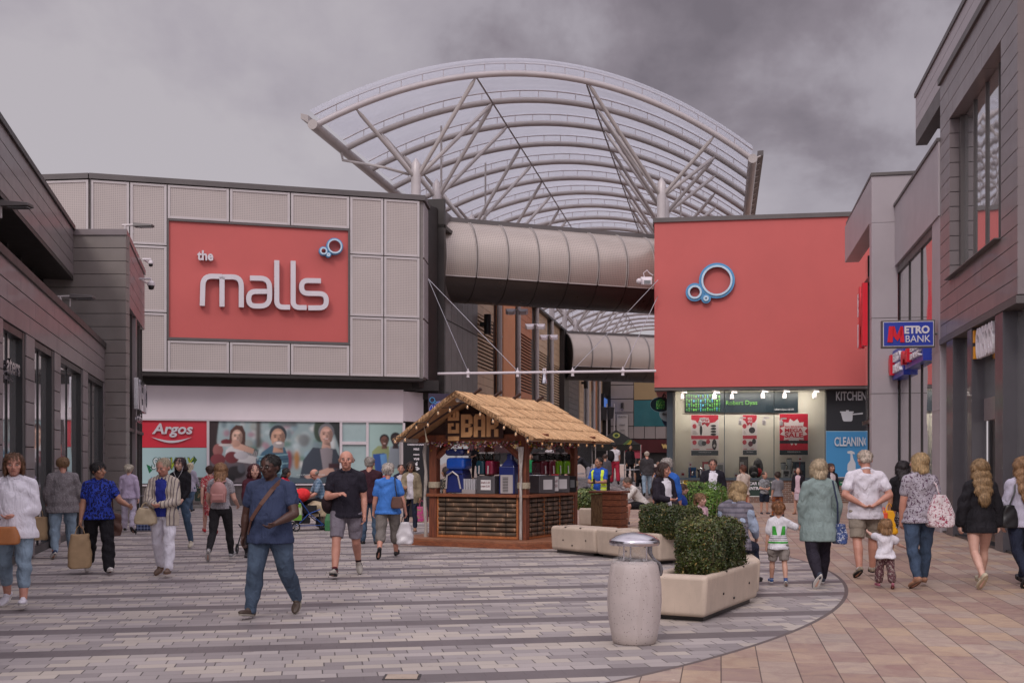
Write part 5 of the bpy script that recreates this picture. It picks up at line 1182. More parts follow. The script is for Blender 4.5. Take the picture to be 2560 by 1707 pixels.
# ------------------------------------------------------------------ thatched bar
def woodmat(name, c0, c1, axis_scale=(1, 1, 1), rough=.6):
    m, nt, p = newmat(name); tc = nt.nodes.new('ShaderNodeTexCoord'); x, y, z = SEP(nt, tc.outputs['Object'])
    v = COMB(nt, M(nt, 'MULTIPLY', x, axis_scale[0]), M(nt, 'MULTIPLY', y, axis_scale[1]), M(nt, 'MULTIPLY', z, axis_scale[2]))
    n = NOISE(nt, v, 3.0, 5, .65, .6); c0 = srgb(c0); c1 = srgb(c1)
    nt.links.new(RAMP(nt, n, [(.28, c0), (.72, c1)]), p.inputs['Base Color']); p.inputs['Roughness'].default_value = rough
    bump(nt, p, n, .004); return m
red_wood = woodmat('red stained timber', '#5f3526', '#9c5a38', (3, 3, 14)); red_woodv = woodmat('red stained post', '#4c2a20', '#8a4b32', (14, 14, 1.2))
orange_wood = woodmat('orange timber', '#8a5030', '#c67a45', (10, 10, 2)); deck_wood = woodmat('deck timber', '#6f4532', '#a06a4c', (1.2, 8, 8))
rope = woodmat('rope', '#8f8270', '#c0b39b', (20, 20, 20)); bark = woodmat('pale bark', '#8c8177', '#c9c3be', (18, 18, 2))
sign_ply = woodmat('plywood letters', '#c99363', '#e3b07c', (6, 6, 2)); dark_wood = woodmat('dark timber', '#30201c', '#4c3028', (8, 8, 2))
hut = thing('thatched_bar', 'thatched wooden kiosk lettered ICE BAR with bamboo panels', 'kiosk', (-1.566, 22.68, 0), math.atan2(-.44, .898))
HM = WM[hut.name]
def hb(name, boxes, m, bev=.006, par=None):
    mb = MB()
    for b in boxes: mb.box(*b)
    return mb.build(name, m, par or hut, bevel=bev, local=True)
mb = MB(); P = [(-.75, .15), (-.6, -.42), (1.6, -.55), (2.3, -.5), (2.75, 0), (2.8, 2.9), (-.7, 2.9)]
mb.prism([(x, y, .03) for x, y in P], (0, 0, .115)); mb.build('platform', deck_wood, hut, bevel=.01, local=True)
mb = MB(); mb.prism([((x-1)*1.012+1, (y-1.2)*1.012+1.2, 0) for x, y in P], (0, 0, .10)); mb.build('platform_edge', red_wood, hut, local=True)
for (x, y) in ((0, 0), (2, 0), (2, 2.42), (0, 2.42)):
    po = hb('post', [(x-.085, x+.085, y-.085, y+.085, .145, 2.2)], red_woodv, .01)
    mb = MB(); mb.lathe([(.125, 1.14), (.13, 1.17), (.125, 1.2), (.13, 1.23), (.125, 1.26)], (x, y, 0), 12); mb.build('rope_binding', rope, po, local=True, smooth=True)
hb('counter_top', [(-.12, 1.9, -.14, .3, .965, 1.025)], red_wood); hb('counter_top', [(1.91, 2.17, -.14, 2.3, .966, 1.022), ], red_wood)
hb('counter_top', [(-.1, 1.9, 2.25, 2.5, .965, 1.02)], red_wood)
hb('counter_frame', [(.09, .13, -.07, -.03, .2, .96), (1.87, 1.91, -.07, -.03, .2, .96), (.09, 1.91, -.075, -.025, .15, .2), (2.02, 2.07, .78, .83, .2, .96), (2.021, 2.071, 1.56, 1.61, .2, .96), (2.02, 2.07, 2.29, 2.33, .2, .96), (2.02, 2.065, .09, 2.33, .15, .199)], orange_wood)
hb('counter_back', [(.1, 1.9, .0, .02, .15, .96), (1.96, 1.98, .1, 2.3, .15, .96)], dark_wood, 0)
bam, bnt2, bp2 = newmat('dark bamboo'); tcb = bnt2.nodes.new('ShaderNodeTexCoord'); xb, yb, zb3 = SEP(bnt2, tcb.outputs['Object'])
rowb = M(bnt2, 'FLOOR', M(bnt2, 'DIVIDE', zb3, .095)); sbm = M(bnt2, 'ADD', M(bnt2, 'ADD', xb, yb), M(bnt2, 'MULTIPLY', WN(bnt2, rowb, 4.0), 3.0))
fb = M(bnt2, 'ABSOLUTE', M(bnt2, 'SUBTRACT', M(bnt2, 'FRACT', M(bnt2, 'DIVIDE', sbm, .44)), .5))
nodeb = RAMP(bnt2, fb, [(0, (.42, .28, .18)), (.012, (.34, .22, .14)), (.035, (.17, .11, .075)), (.35, (.10, .072, .052))])
nb = NOISE(bnt2, COMB(bnt2, M(bnt2, 'MULTIPLY', xb, 2.0), M(bnt2, 'MULTIPLY', yb, 2.0), M(bnt2, 'MULTIPLY', zb3, 12.0)), 3.0, 4)
bnt2.links.new(MIX(bnt2, .5, nodeb, MIX(bnt2, 1.0, nodeb, RAMP(bnt2, nb, [(.3, (.35, .3, .28)), (.7, (1.7, 1.55, 1.4))]), 'MULTIPLY')), bp2.inputs['Base Color']); bp2.inputs['Roughness'].default_value = .35
for (x0, y0, x1, y1) in ((.135, -.045, 1.865, -.045), (2.045, .1, 2.045, .775), (2.045, .835, 2.045, 1.555), (2.045, 1.615, 2.045, 2.285)):
    mb = MB()
    for k in range(8):
        z = .2375+.095*k; r_ = .042+.003*math.sin(k*5+x0)
        mb.tube([(x0, y0, z), (x1, y1, z)], r_, 10)
    pn = mb.build('bamboo_panel', bam, hut, smooth=True, local=True)
    mb = MB()
    for t_ in (.1, .5, .88):
        X, Y_ = x0+(x1-x0)*t_, y0+(y1-y0)*t_; nx, ny = (0, -1) if y0 == y1 else (1, 0)
        mb.tube([(X+nx*.05, Y_+ny*.05, .2+.04*j) for j in range(20)], .006, 5)
    mb.build('panel_cord', plastic_black, pn, local=True)
# roof frame
hb('roof_beam', [(-.5, 2.5, -.08, .08, 2.05, 2.2), (-.5, 2.5, 2.34, 2.5, 2.05, 2.2)], red_wood); hb('roof_beam', [(-.09, .07, .081, 3.3, 2.08, 2.19), (1.93, 2.09, .081, 3.3, 2.08, 2.19)], red_wood)
mb = MB()
for (a, b) in (((.08, -.03, 1.75), (.5, -.03, 2.1)), ((1.92, -.03, 1.75), (1.5, -.03, 2.1)), ((2.0, .08, 1.75), (2.0, .5, 2.1)), ((2.0, 2.3, 1.75), (2.0, 1.9, 2.1)), ((0, .1, 1.75), (0, .5, 2.1))):
    mb.tube([a, b], .06, 4)
mb.build('knee_brace', red_woodv, hut, local=True)
XE0, XE1, ZE, ZR = -.5, 2.5, 2.10, 2.98
mb = MB(); mb.prism([(-.2, -.02, 2.2), (2.2, -.02, 2.2), (1, -.02, 2.9)], (0, .03, 0)); mb.build('gable_board', dark_wood, hut, local=True); mb = MB(); mb.prism([(-.2, 2.4, 2.2), (2.2, 2.4, 2.2), (1, 2.4, 2.9)], (0, .03, 0)); mb.build('gable_board', dark_wood, hut, local=True)
mb = MB(); mb.tube([(1, -.85, 2.86), (1, 3.4, 2.86)], .055, 10)
for x in (XE0+.12, XE1-.12): mb.tube([(x, -.62, 2.10), (x, 3.35, 2.10)], .05, 10)
mb.build('roof_pole', bark, hut, local=True, smooth=True)
mb = MB()
for y in (-.45, .3, 1.1, 1.9, 2.7):
    for sg_ in (-1, 1): mb.tube([(1+sg_*1.42, y, 2.10), (1, y, 2.90)], .035, 6)
mb.build('rafter', dark_wood, hut, local=True)
straw = [mat('straw '+c, c, .75, 0, .22, 18, 200, .002) for c in ('#c29a72', '#ab835d', '#d3ad84', '#94704e')]
rnd = random.Random(12); mb = MB()
def rp(side, t, y, up):       # point on a roof slope; t=0 ridge, 1 eave
    x = 1+side*(1.5*t); z = ZR-(ZR-ZE)*t; nx, nz = side*.506, .862
    return (x+nx*up, y, z+nz*up)
for side in (-1, 1):
    mb.mi = 1; yf, yb_ = -.93, 3.42
    for (ta, tb, up) in ((0, 1, 0),):
        q = [rp(side, 0, yf, up), rp(side, 0, yb_, up), rp(side, 1, yb_, up), rp(side, 1, -.68, up)]; q2 = [rp(side, 0, yf, up-.07), rp(side, 0, yb_, up-.07), rp(side, 1, yb_, up-.05), rp(side, 1, -.68, up-.05)]
        mb.hexa(q2+q)
    for ci, (ta, tb) in enumerate(((.0, .30), (.27, .54), (.51, .78), (.75, 1.03))):
        N = 640
        for k in range(N):
            f = (k+rnd.random())/N; t1 = tb+rnd.uniform(-.015, .018); t0 = ta-rnd.uniform(0, .03)*(ci > 0)-(rnd.uniform(0, .02) if ci == 0 else 0)
            y0 = yf+(yb_-yf)*f+.25*t0*(1-f); y1 = yf+(yb_-yf)*f+.25*t1*(1-f)+rnd.uniform(-.05, .05); w = rnd.uniform(.004, .011)
            u0 = .012+rnd.random()*.012; u1 = .032+rnd.random()*.016; mb.mi = rnd.choice((0, 0, 1, 2, 2, 3)); c = .5
            mb.add([rp(side, t0, y0-w, u0), rp(side, t0, y0+w, u0), rp(side, t1, y1+w*.7, u1), rp(side, t1, y1-w*.7, u1), rp(side, t0, y0, u0+.008), rp(side, t1, y1, u1+.008)], [(0, 3, 5, 4), (4, 5, 2, 1)])
    for k in range(260):      # fringe at the gable and along the eave
        t_ = rnd.random(); y = yf+.25*t_+rnd.uniform(-.03, .01); mb.mi = rnd.choice((0, 1, 3)); w = .006; L = rnd.uniform(.01, .05)
        mb.add([rp(side, t_, y, .03), rp(side, t_+.02, y, .03), rp(side, t_+.03, y-.01, -L), rp(side, t_+.025, y-.01, -L)], [(0, 1, 2, 3)])
mb.mi = 2
for k in range(420):          # ragged ridge tuft
    y = -.98+4.4*rnd.random(); sd_ = rnd.choice((-1, 1)); mb.mi = rnd.choice((0, 2, 1)); h_ = rnd.uniform(.0, .035)
    mb.add([(1-sd_*.01, y, ZR+h_), (1-sd_*.01, y+.03, ZR+h_), (1+sd_*.2, y+.03+rnd.uniform(-.04, .04), ZR-.09), (1+sd_*.2, y, ZR-.09)], [(0, 1, 2, 3)])
mb.build('thatch', straw, hut, local=True)
mb = MB()
for k, y in enumerate((-.28, .62, 1.5, 2.65)):
    for sg_ in (1,): mb.hexa([(1.22+.0, y-.02, 2.86), (1.30, y-.02, 2.80), (1.30, y+.05, 2.80), (1.22, y+.05, 2.86), (1.13-.25, y+.02, 3.03), (1.16-.25, y+.02, 3.08), (1.16-.25, y+.09, 3.08), (1.13-.25, y+.09, 3.03)]) if False else mb.tube([(.95, y, 2.93), (1.21, y, 3.09)], [.03, .036], 6)
mb.build('ridge_stick', dark_wood, hut, local=True)
for i, y in enumerate((-.9, .2)): pass
# lettering
def hm(x, y, z, rot=0):
    m_ = Matrix.Translation((x, y, z)) @ Matrix.Rotation(R(90), 4, 'X') @ Matrix.Rotation(R(rot), 4, 'Z'); return HM @ m_
hb('sign_board', [(.33, 1.62, -.14, -.105, 2.12, 2.62)], dark_wood)
# blocky plywood letters, drawn on a small grid so that their cut corners read
def blk(name, polys, holes, x0, z0, w, h, rot=False):
    mb = MB()
    for pts in polys:
        vs = [((x0+p[0]*w, -.145, z0+p[1]*h) if not rot else (x0+(1-p[1])*w, -.145, z0+p[0]*h)) for p in pts]
        mb.prism(vs, (0, -.025, 0))
    mb.build(name, sign_ply, hut, local=True)
LB = [[(0, 0), (.34, 0), (.34, 1), (0, 1)], [(.34, .0), (.8, 0), (1, .12), (.66, .22), (.34, .22)], [(.66, .22), (1, .12), (1, .44), (.66, .44)], [(.34, .42), (.66, .42), (.9, .52), (.66, .6), (.34, .6)], [(.66, .58), (1, .58), (1, .88), (.66, .80)], [(.34, .78), (.66, .78), (1, .88), (.8, 1), (.34, 1)]]
LA = [[(0, 0), (.34, 0), (.34, .8), (0, .88)], [(.66, 0), (1, 0), (1, .88), (.66, .8)], [(.34, .3), (.66, .3), (.66, .45), (.34, .45)], [(0, .88), (.34, .78), (.66, .78), (1, .88), (.84, 1), (.16, 1)]]
LR = [[(0, 0), (.34, 0), (.34, 1), (0, 1)], [(.34, .78), (.66, .78), (1, .88), (.84, 1), (.34, 1)], [(.66, .45), (1, .5), (1, .88), (.66, .8)], [(.34, .34), (.66, .34), (1, .5), (.66, .52), (.34, .52)], [(.66, 0), (1, 0), (1, .34), (.66, .34)]]
for L_, x0 in ((LB, .70), (LA, .985), (LR, 1.27)): blk('sign_lettering', L_, 0, x0, 2.15, .255, .45)
LI = [[(0, 0), (.16, 0), (.16, 1), (0, 1)]]
LC = [[(.26, .0), (.46, .0), (.46, .3), (.26, .3)], [(.26, .7), (.46, .7), (.46, 1), (.26, 1)], ]
mb = MB()
def rc(x0, x1, z0, z1): mb.box(x0, x1, -.17, -.145, z0, z1)
# the word ICE climbs the left edge, letters lying on their backs
X0, X1 = .40, .65
rc(X0, X1, 2.08, 2.17)                                                     # I
rc(X0, X1, 2.23, 2.30); rc(X0, X0+.07, 2.301, 2.43); rc(X1-.07, X1, 2.301, 2.43); rc(X0+.0701, X0+.13, 2.37, 2.43)   # C
rc(X0, X1, 2.48, 2.55); rc(X0, X0+.065, 2.551, 2.67); rc(X0+.11, X0+.17, 2.551, 2.65); rc(X1-.065, X1, 2.551, 2.67)     # E
mb.build('sign_lettering', sign_ply, hut, local=True, bevel=.003)
# paddle and bark poles
mb = MB(); mb.hexa([(1.98, -.16, .15), (2.03, -.16, .15), (2.03, -.13, .15), (1.98, -.13, .15), (1.98, -.16, 1.5), (2.03, -.16, 1.5), (2.03, -.13, 1.5), (1.98, -.13, 1.5)]); mb.hexa([(1.98, -.16, 1.501), (2.03, -.16, 1.501), (2.03, -.13, 1.501), (1.98, -.13, 1.501), (1.95, -.165, 1.95), (2.07, -.165, 1.95), (2.07, -.135, 1.95), (1.95, -.135, 1.95)])
tag(mb.build('paddle', woodmat('weathered white paint', '#77675c', '#d0cbc8', (9, 9, 1.5)), None, bevel=.004), 'white flaking wooden paddle standing against the corner post of the bar', 'paddle').matrix_world = HM
mb = MB(); mb.tube([(-.16+.02*math.sin(k*1.3), -.1+.015*math.cos(k*1.7), .15+.19*k) for k in range(11)], [.03+.01*(k % 3 == 0) for k in range(11)], 8); o = mb.build('driftwood_pole', bark, None, smooth=True); o.matrix_world = HM
tag(o, 'knobbly pale driftwood pole leaning on the left post of the bar', 'pole')
# flower garland under the beam
flw = vmat('paper flowers', .8); mb = MB()
for k in range(900):
    if k % 2: x, y = rnd.uniform(-.1, 2.0), -.12
    else: x, y = 2.1, rnd.uniform(0, 2.4)
    z = 2.06-abs(rnd.gauss(0, .055)); s_ = rnd.uniform(.015, .032); mb.col = srgb(rnd.choice(['#8a4a5a', '#c79a9a', '#b98f2c', '#5d6a3a', '#77405a', '#c9bdb5', '#7a5238', '#46513a', '#a83a3c', '#5b4a6a']))
    c = Vector((x+rnd.uniform(-.03, .03), y+rnd.uniform(-.03, .03), z)); a = Vector([rnd.gauss(0, 1) for _ in range(3)]).normalized(); b = a.orthogonal().normalized(); mb.add([c+a*s_, c+b*s_*.8, c-a*s_, c-b*s_*.8], [(0, 1, 2, 3)])
o = mb.build('flower_garland', flw, None); o.matrix_world = HM; tag(o, 'garland of small mixed paper flowers hung under the beam of the bar', 'garland')
# festoon bulbs
fl = thing('string_lights', 'string of clear filament bulbs looped along the thatch edge', 'lights', tuple(hut.location), hut.rotation_euler.z)
glassb = glassmat('bulb glass', (.5, .4, .3), .6); fil = mat('filament', '#ffb070', .5, emit=((1, .55, .25), 1.3))
lp = [(XE0+.05+(1-XE0)*t_*1.0, -.78-.1*t_, 2.10+.80*t_-.10*math.sin(t_*9)**2) for t_ in (0, .16, .34, .52, .68, .86)] + [(1.15+(1.3)*t_, -.86+.14*t_, 2.78-.70*t_) for t_ in (.05, .25, .45, .62, .8, .98)] + [(2.42, -.5+.45*k, 2.05) for k in range(1, 9)]
mb = MB(); mb.tube([(a, b, c+.05-.03*(i % 2)) for i, (a, b, c) in enumerate(lp)], .007, 5); mb.build('cable', plastic_black, fl, local=True)
for (a, b, c) in lp+[(.35, -.05, 1.93), (.8, -.05, 1.9)]:
    mb = MB(); mb.lathe([(.004, -.085), (.022, -.07), (.027, -.045), (.018, -.01), (.012, .0)], (a, b, c), 10); bu = mb.build('bulb', glassb, fl, smooth=True, local=True)
    mb = MB(); mb.lathe([(.013, 0), (.013, .04)], (a, b, c), 8); mb.build('bulb_holder', plastic_black, bu, local=True)
    mb = MB(); mb.tube([(a-.006, b, c-.02), (a-.006, b, c-.055), (a+.006, b, c-.055), (a+.006, b, c-.02)], .004, 4); mb.build('filament', fil, bu, local=True)
for (x, y, z, l) in ((.05, -.55, 2.22, 'left'),):
    mb = MB(); mb.tube([(x, y, z+.2), (x+.05, y, z+.05), (x+.08, y, z-.1), (x+.1, y, z-.17)], [.012, .012, .014, .03], 8); o = mb.build('rope_tassel', rope, None, smooth=True); o.matrix_world = HM; tag(o, 'frayed rope tassel hanging inside the left side of the thatch', 'rope')
# machines on the counter
def hthing(name, label, cat, x, y, z=1.025, r=0): 
    p = HM @ Vector((x, y, z)); return thing(name, label, cat, p, hut.rotation_euler.z+R(r))
dkblue = mat('dark blue plastic', '#232f6e', .3, 0, .08, 4, coat=.4); bluep = mat('blue slush', '#1c4fb0', .12, 0, .15, 4, coat=.5)
t = hthing('slush_machine', 'big dark blue drinks machine with a blue tank on the left of the counter', 'machine', .48, .12)
mb = MB(); mb.box(-.2, .2, -.16, .2, .02, .40); mb.loft([[(x*.2, y_*.2, .40) for x, y_ in ((-1, -1), (1, -1), (1, 1), (-1, 1))], [(x*.13, .06+y_*.12, .56) for x, y_ in ((-1, -1), (1, -1), (1, 1), (-1, 1))]]); mb.build('machine_body', dkblue, t, local=True, bevel=.02)
mb = MB(); mb.box(-.19, .24, -.2, .18, .48, .72); mb.build('tank', bluep, t, local=True, bevel=.07, bseg=4)
mb = MB(); mb.box(-.21, .22, -.2, .18, .76, .90); mb.build('lid', mat('navy lid', '#1d2756', .25, coat=.5), t, local=True, bevel=.06, bseg=4)
mb = MB(); mb.tube([(-.18, -.18, .1), (-.15, -.2, .36), (-.02, -.2, .44), (.1, -.2, .36), (.15, -.18, .1)], .018, 6); mb.build('front_trim', pale_steel, t, local=True)
def twin(x, y, label, c1, c2, r=0):
    t = hthing('slush_machine', label, 'machine', x, y, 1.025, r)
    mb = MB(); mb.box(-.2, .2, -.14, .2, .0, .36); mb.build('machine_body', mat('grey machine casing', '#6d696c', .35, .4, .08, 3), t, local=True, bevel=.015)
    for q, c in ((-.1, c1), (.1, c2)):
        mb = MB(); mb.box(q-.088, q+.088, -.2, .16, .38, .66); tk = mb.build('tank', mat('slush '+c, c, .1, 0, .12, 5, coat=.6), t, local=True, bevel=.04, bseg=3)
        mb = MB(); mb.box(q-.09, q+.09, -.2, .17, .665, .80); mb.build('tank_top', clear_glass, tk, local=True, bevel=.03)
        mb = MB(); mb.box(q-.07, q+.07, -.1, .1, .80, .83); mb.tube([(q, -.22, .56), (q, -.23, .40)], .014, 6); mb.build('tap', pale_steel, tk, local=True)
    mb = MB(); mb.box(-.1, .12, -.151, -.145, .08, .28); mb.build('price_notice', card, t, local=True)
    return t
t = twin(1.17, .12, 'twin-tank slush machine with teal and dark pink drink on the front counter', '#123845', '#7a1f38')
text('price_lettering', 'Small £1.50', HM @ Matrix.Translation((1.08, -.035, 1.025+.21)) @ Matrix.Rotation(R(90), 4, 'X'), .19, .04, .003, mat('ink red', '#7a1f30', .6), t); text('price_lettering', 'Large £2.50', HM @ Matrix.Translation((1.08, -.035, 1.025+.13)) @ Matrix.Rotation(R(90), 4, 'X'), .19, .045, .003, mat('ink red', '#7a1f30', .6), t)
twin(1.98, .95, 'slush machine with a crimson tank behind the corner post', '#5b1024', '#5b1024', 60); twin(2.0, 1.65, 'slush machine with bright green drink on the side counter', '#6e9b12', '#5d8a10', 60)
t = hthing('drinks_cooler', 'blue cooler with a pale vented panel beside the corner post', 'machine', 1.62, .15)
mb = MB(); mb.box(-.17, .17, -.14, .2, .0, .55); mb.loft([[(x*.15, .03+y_*.14, .55) for x, y_ in ((-1, -1), (1, -1), (1, 1), (-1, 1))], [(x*.06, .03+y_*.06, .68) for x, y_ in ((-1, -1), (1, -1), (1, 1), (-1, 1))], [(x*.05, .03+y_*.05, .80) for x, y_ in ((-1, -1), (1, -1), (1, 1), (-1, 1))]]); mb.build('cooler_body', dkblue, t, local=True, bevel=.02)
mb = MB(); mb.box(-.13, .14, -.15, -.141, .02, .38); vp = mb.build('vent_panel', pale_steel, t, local=True)
mb = MB()
for k in range(10): mb.box(-.08, .04, -.155, -.151, .05+.03*k, .062+.03*k)
mb.build('vent_slot', plastic_black, vp, local=True)
t = hthing('cup_crate', 'clear plastic crate of cups on the left front counter', 'crate', .82, .05)
mb = MB(); mb.box(-.17, .13, -.1, .1, 0, .09); mb.build('crate_base', mat('pale plastic', '#a39c9c', .3), t, local=True, bevel=.006)
mb = MB()
for i in range(5):
    for j in range(2): mb.lathe([(.022, .09), (.03, .30), (.032, .30)], (-.13+.055*i, -.05+.07*j, 0), 10)
mb.build('cup_stack', mat('clear cup plastic', '#b9b6bb', .15, 0, .05, 5, coat=.5), t, local=True, smooth=True)
t = hthing('price_board', 'small framed handwritten price board on the side counter', 'sign', 2.08, 1.25, 1.025, 62)
mb = MB(); mb.box(-.13, .13, -.015, .015, .02, .36); mb.build('board_frame', mat('grey machine casing', '#6d696c', .35), t, local=True); mb = MB(); mb.box(-.11, .11, -.02, -.016, .04, .34); mb.build('board_sheet', card, t, local=True)
text('board_lettering', 'Small', WM[t.name] @ Matrix.Translation((-.08, -.022, .22)) @ Matrix.Rotation(R(90), 4, 'X'), .16, .06, .002, mat('ink red', '#7a1f30', .6), t); text('board_lettering', '£1.50', WM[t.name] @ Matrix.Translation((-.08, -.022, .12)) @ Matrix.Rotation(R(90), 4, 'X'), .16, .06, .002, mat('ink red', '#7a1f30', .6), t)
t = hthing('card_terminal', 'dark box with a small display at the far end of the side counter', 'machine', 2.05, 2.05, 1.025, 62)
mb = MB(); mb.box(-.16, .16, -.1, .1, 0, .34); mb.build('machine_body', plastic_black, t, local=True, bevel=.01); mb = MB(); mb.box(-.02, .1, -.106, -.101, .1, .26); mb.build('display', mat('lamp lens', '#77787a', .2), t, local=True)

# ------------------------------------------------------------------ timber podium
t = thing('wooden_podium', 'reddish slatted wooden podium right of the thatched bar', 'podium', (gx(1515, 26.6), 26.6, 0), R(-26))
mb = MB()
for k in range(6): mb.box(-.0, .46, -.24, -.22, .03+.15*k, .165+.15*k); mb.box(.44, .46, -.219, .25, .03+.15*k, .165+.15*k)
mb.build('slat', red_wood, t, local=True, bevel=.004)
mb = MB(); mb.box(-.29, -.001, -.235, .26, .0, .9); mb.build('bark_panel', woodmat('split bark', '#3d2619', '#8a6a45', (16, 16, 3)), t, local=True)
mb = MB(); mb.box(-.33, .5, -.28, .3, .93, .98); mb.box(.0, .43, -.215, .24, .02, .92); mb.build('podium_top', red_woodv, t, local=True, bevel=.006)

# ------------------------------------------------------------------ concrete benches and planters
def concrete(name, c, spk, sc_):
    m, nt, p = newmat(name); c = srgb(c); tc = nt.nodes.new('ShaderNodeTexCoord'); ob = tc.outputs['Object']
    base = RAMP(nt, NOISE(nt, ob, 2.2, 5, .6), [(.3, tuple(x*.86 for x in c)), (.7, tuple(min(1, x*1.08) for x in c))])
    v = nt.nodes.new('ShaderNodeTexVoronoi'); v.inputs['Scale'].default_value = sc_; nt.links.new(ob, v.inputs['Vector'])
    q = SEP(nt, v.outputs['Color'])[0]; pit = M(nt, 'MULTIPLY', M(nt, 'LESS_THAN', v.outputs['Distance'], M(nt, 'MULTIPLY_ADD', q, .22, .06)), M(nt, 'LESS_THAN', q, spk))
    x, y, z = SEP(nt, ob); low = M(nt, 'SUBTRACT', 1.0, M(nt, 'DIVIDE', z, .12), clamp=True)
    stain = M(nt, 'MULTIPLY', low, NOISE(nt, ob, 7, 3)); base = MIX(nt, M(nt, 'MULTIPLY', stain, .8), base, (.22, .17, .13))
    streak = NOISE(nt, COMB(nt, M(nt, 'MULTIPLY', x, 6.0), M(nt, 'MULTIPLY', y, 6.0), M(nt, 'MULTIPLY', z, .7)), 1.4, 4); base = MIX(nt, M(nt, 'MULTIPLY', M(nt, 'GREATER_THAN', streak, .56), .12), base, (.25, .2, .17))
    nt.links.new(MIX(nt, M(nt, 'MULTIPLY', pit, .75), base, (.12, .10, .09)), p.inputs['Base Color']); p.inputs['Roughness'].default_value = .6
    bump(nt, p, M(nt, 'SUBTRACT', NOISE(nt, ob, 90, 2), M(nt, 'MULTIPLY', pit, 3.0)), .002); return m
conc = concrete('pale cast stone', '#bcaa9a', .4, 42); bin_conc = concrete('speckled cast stone', '#b7aba8', .9, 48)
soil = mat('soil', '#2d211c', .9, 0, .4, 20)
def bench(label, P, ang, L, Wd, H, well=None, cat='bench', name='stone_bench'):
    """a block with softened edges on a recessed foot; P is its front left foot corner, length runs along ang"""
    t = thing(name, label, cat, (P[0], P[1], 0), R(ang))
    mb = MB(); z0 = .05
    def rc_(x0, x1, y0, y1, z): return [(x0, y0, z), (x1, y0, z), (x1, y1, z), (x0, y1, z)]
    tp = .025
    a = rc_(.0, L, tp, Wd-tp, z0); b = rc_(0, L, 0, Wd, H)
    if well:
        w0, w1, m_ = well; c = rc_(w0, w1, m_, Wd-m_, H); d_ = rc_(w0, w1, m_, Wd-m_, H-.1)
        mb.add(a+b+c+d_, [(3, 2, 1, 0)]+[(i, (i+1) % 4, 4+(i+1) % 4, 4+i) for i in range(4)]+[(4+i, 4+(i+1) % 4, 8+(i+1) % 4, 8+i) for i in range(4)]+[(8+i, 8+(i+1) % 4, 12+(i+1) % 4, 12+i) for i in range(4)]+[(12, 13, 14, 15)])
    else: mb.hexa(a+b)
    body = mb.build('stone_block', conc, t, local=True, bevel=.065, bseg=6, smooth=True)
    mb = MB(); mb.box(.12, L-.12, .08, Wd-.08, 0, z0+.01); mb.build('recessed_foot', dark_metal, t, local=True)
    if well: mb = MB(); mb.box(w0+.005, w1-.005, m_+.005, Wd-m_-.005, H-.11, H-.075); mb.build('soil', soil, t, local=True)
    mb = MB()
    for q in (.3, .5, .8):
        mb.tube([(L*q, .006, H*.42+.08*math.sin(q*9)), (L*q, -.001+.004, H*.42+.08*math.sin(q*9))], .014, 10) if False else mb.tube([(L*q, .02, H*.45+.06*math.sin(q*9)), (L*q, .002, H*.45+.06*math.sin(q*9))], .013, 10)
    for q in (.35, .68): mb.box(L*q-.006, L*q+.006, -.004, .11, H-.014, H+.002)
    mb.build('fixing', dark_metal, t, local=True); return t
P1 = gp(1374, 1380); P2 = gp(1702, 1413); an = math.degrees(math.atan2(P2.y-P1.y, P2.x-P1.x))
L12 = (P2-P1).length
bench('long pale stone bench in front of the thatched bar', P1, an, 1.25, .62, .49)
dv = (P2-P1).normalized(); Pm = P1+dv*1.265
bench('pale stone planter bench with box bushes between the bar and the litter bin', Pm, an-6, 1.75, .7, .49, (.35, 1.6, .16), 'planter', 'stone_planter')
Pn = Vector((1.40, 11.78, 0)); ang2 = math.degrees(math.atan2(1.68, .88))
# near planter: long axis runs away from the camera
E2 = Vector((.88, 1.68, 0)).normalized(); E1 = Vector((E2.y, -E2.x, 0)); Pc = gp(1768, 1557); Pl = Pc-E1*.66
bench('nearest pale stone planter with a clipped box hedge beside the litter bin', Pl+E1*.66, ang2, 1.98, .66, .475, (.2, 1.85, .09), 'planter', 'stone_planter')
Pb = gp(1897, 1496); bench('pale stone bench with a woman in a padded waistcoat sitting on it', Pb+Vector((.03, .0, 0)), ang2+22, 2.2, .62, .49)
bench('pale stone planter bench behind the planter bushes', (2.9, 20.3), 40, 1.6, .7, .5, (.2, 1.4, .1), 'planter', 'stone_planter')
bench('pale stone planter with a low bush right of the thatched bar', (gx(1447, 28.4), 28.4), -12, 1.2, .8, .5, (.1, 1.1, .1), 'planter', 'stone_planter')
bench('pale stone bench seating the elderly man beside the pushchair', (gx(788, 27.6), 27.6), 4, .6, .5, .6)
leafm = vmat('box leaves', .45)
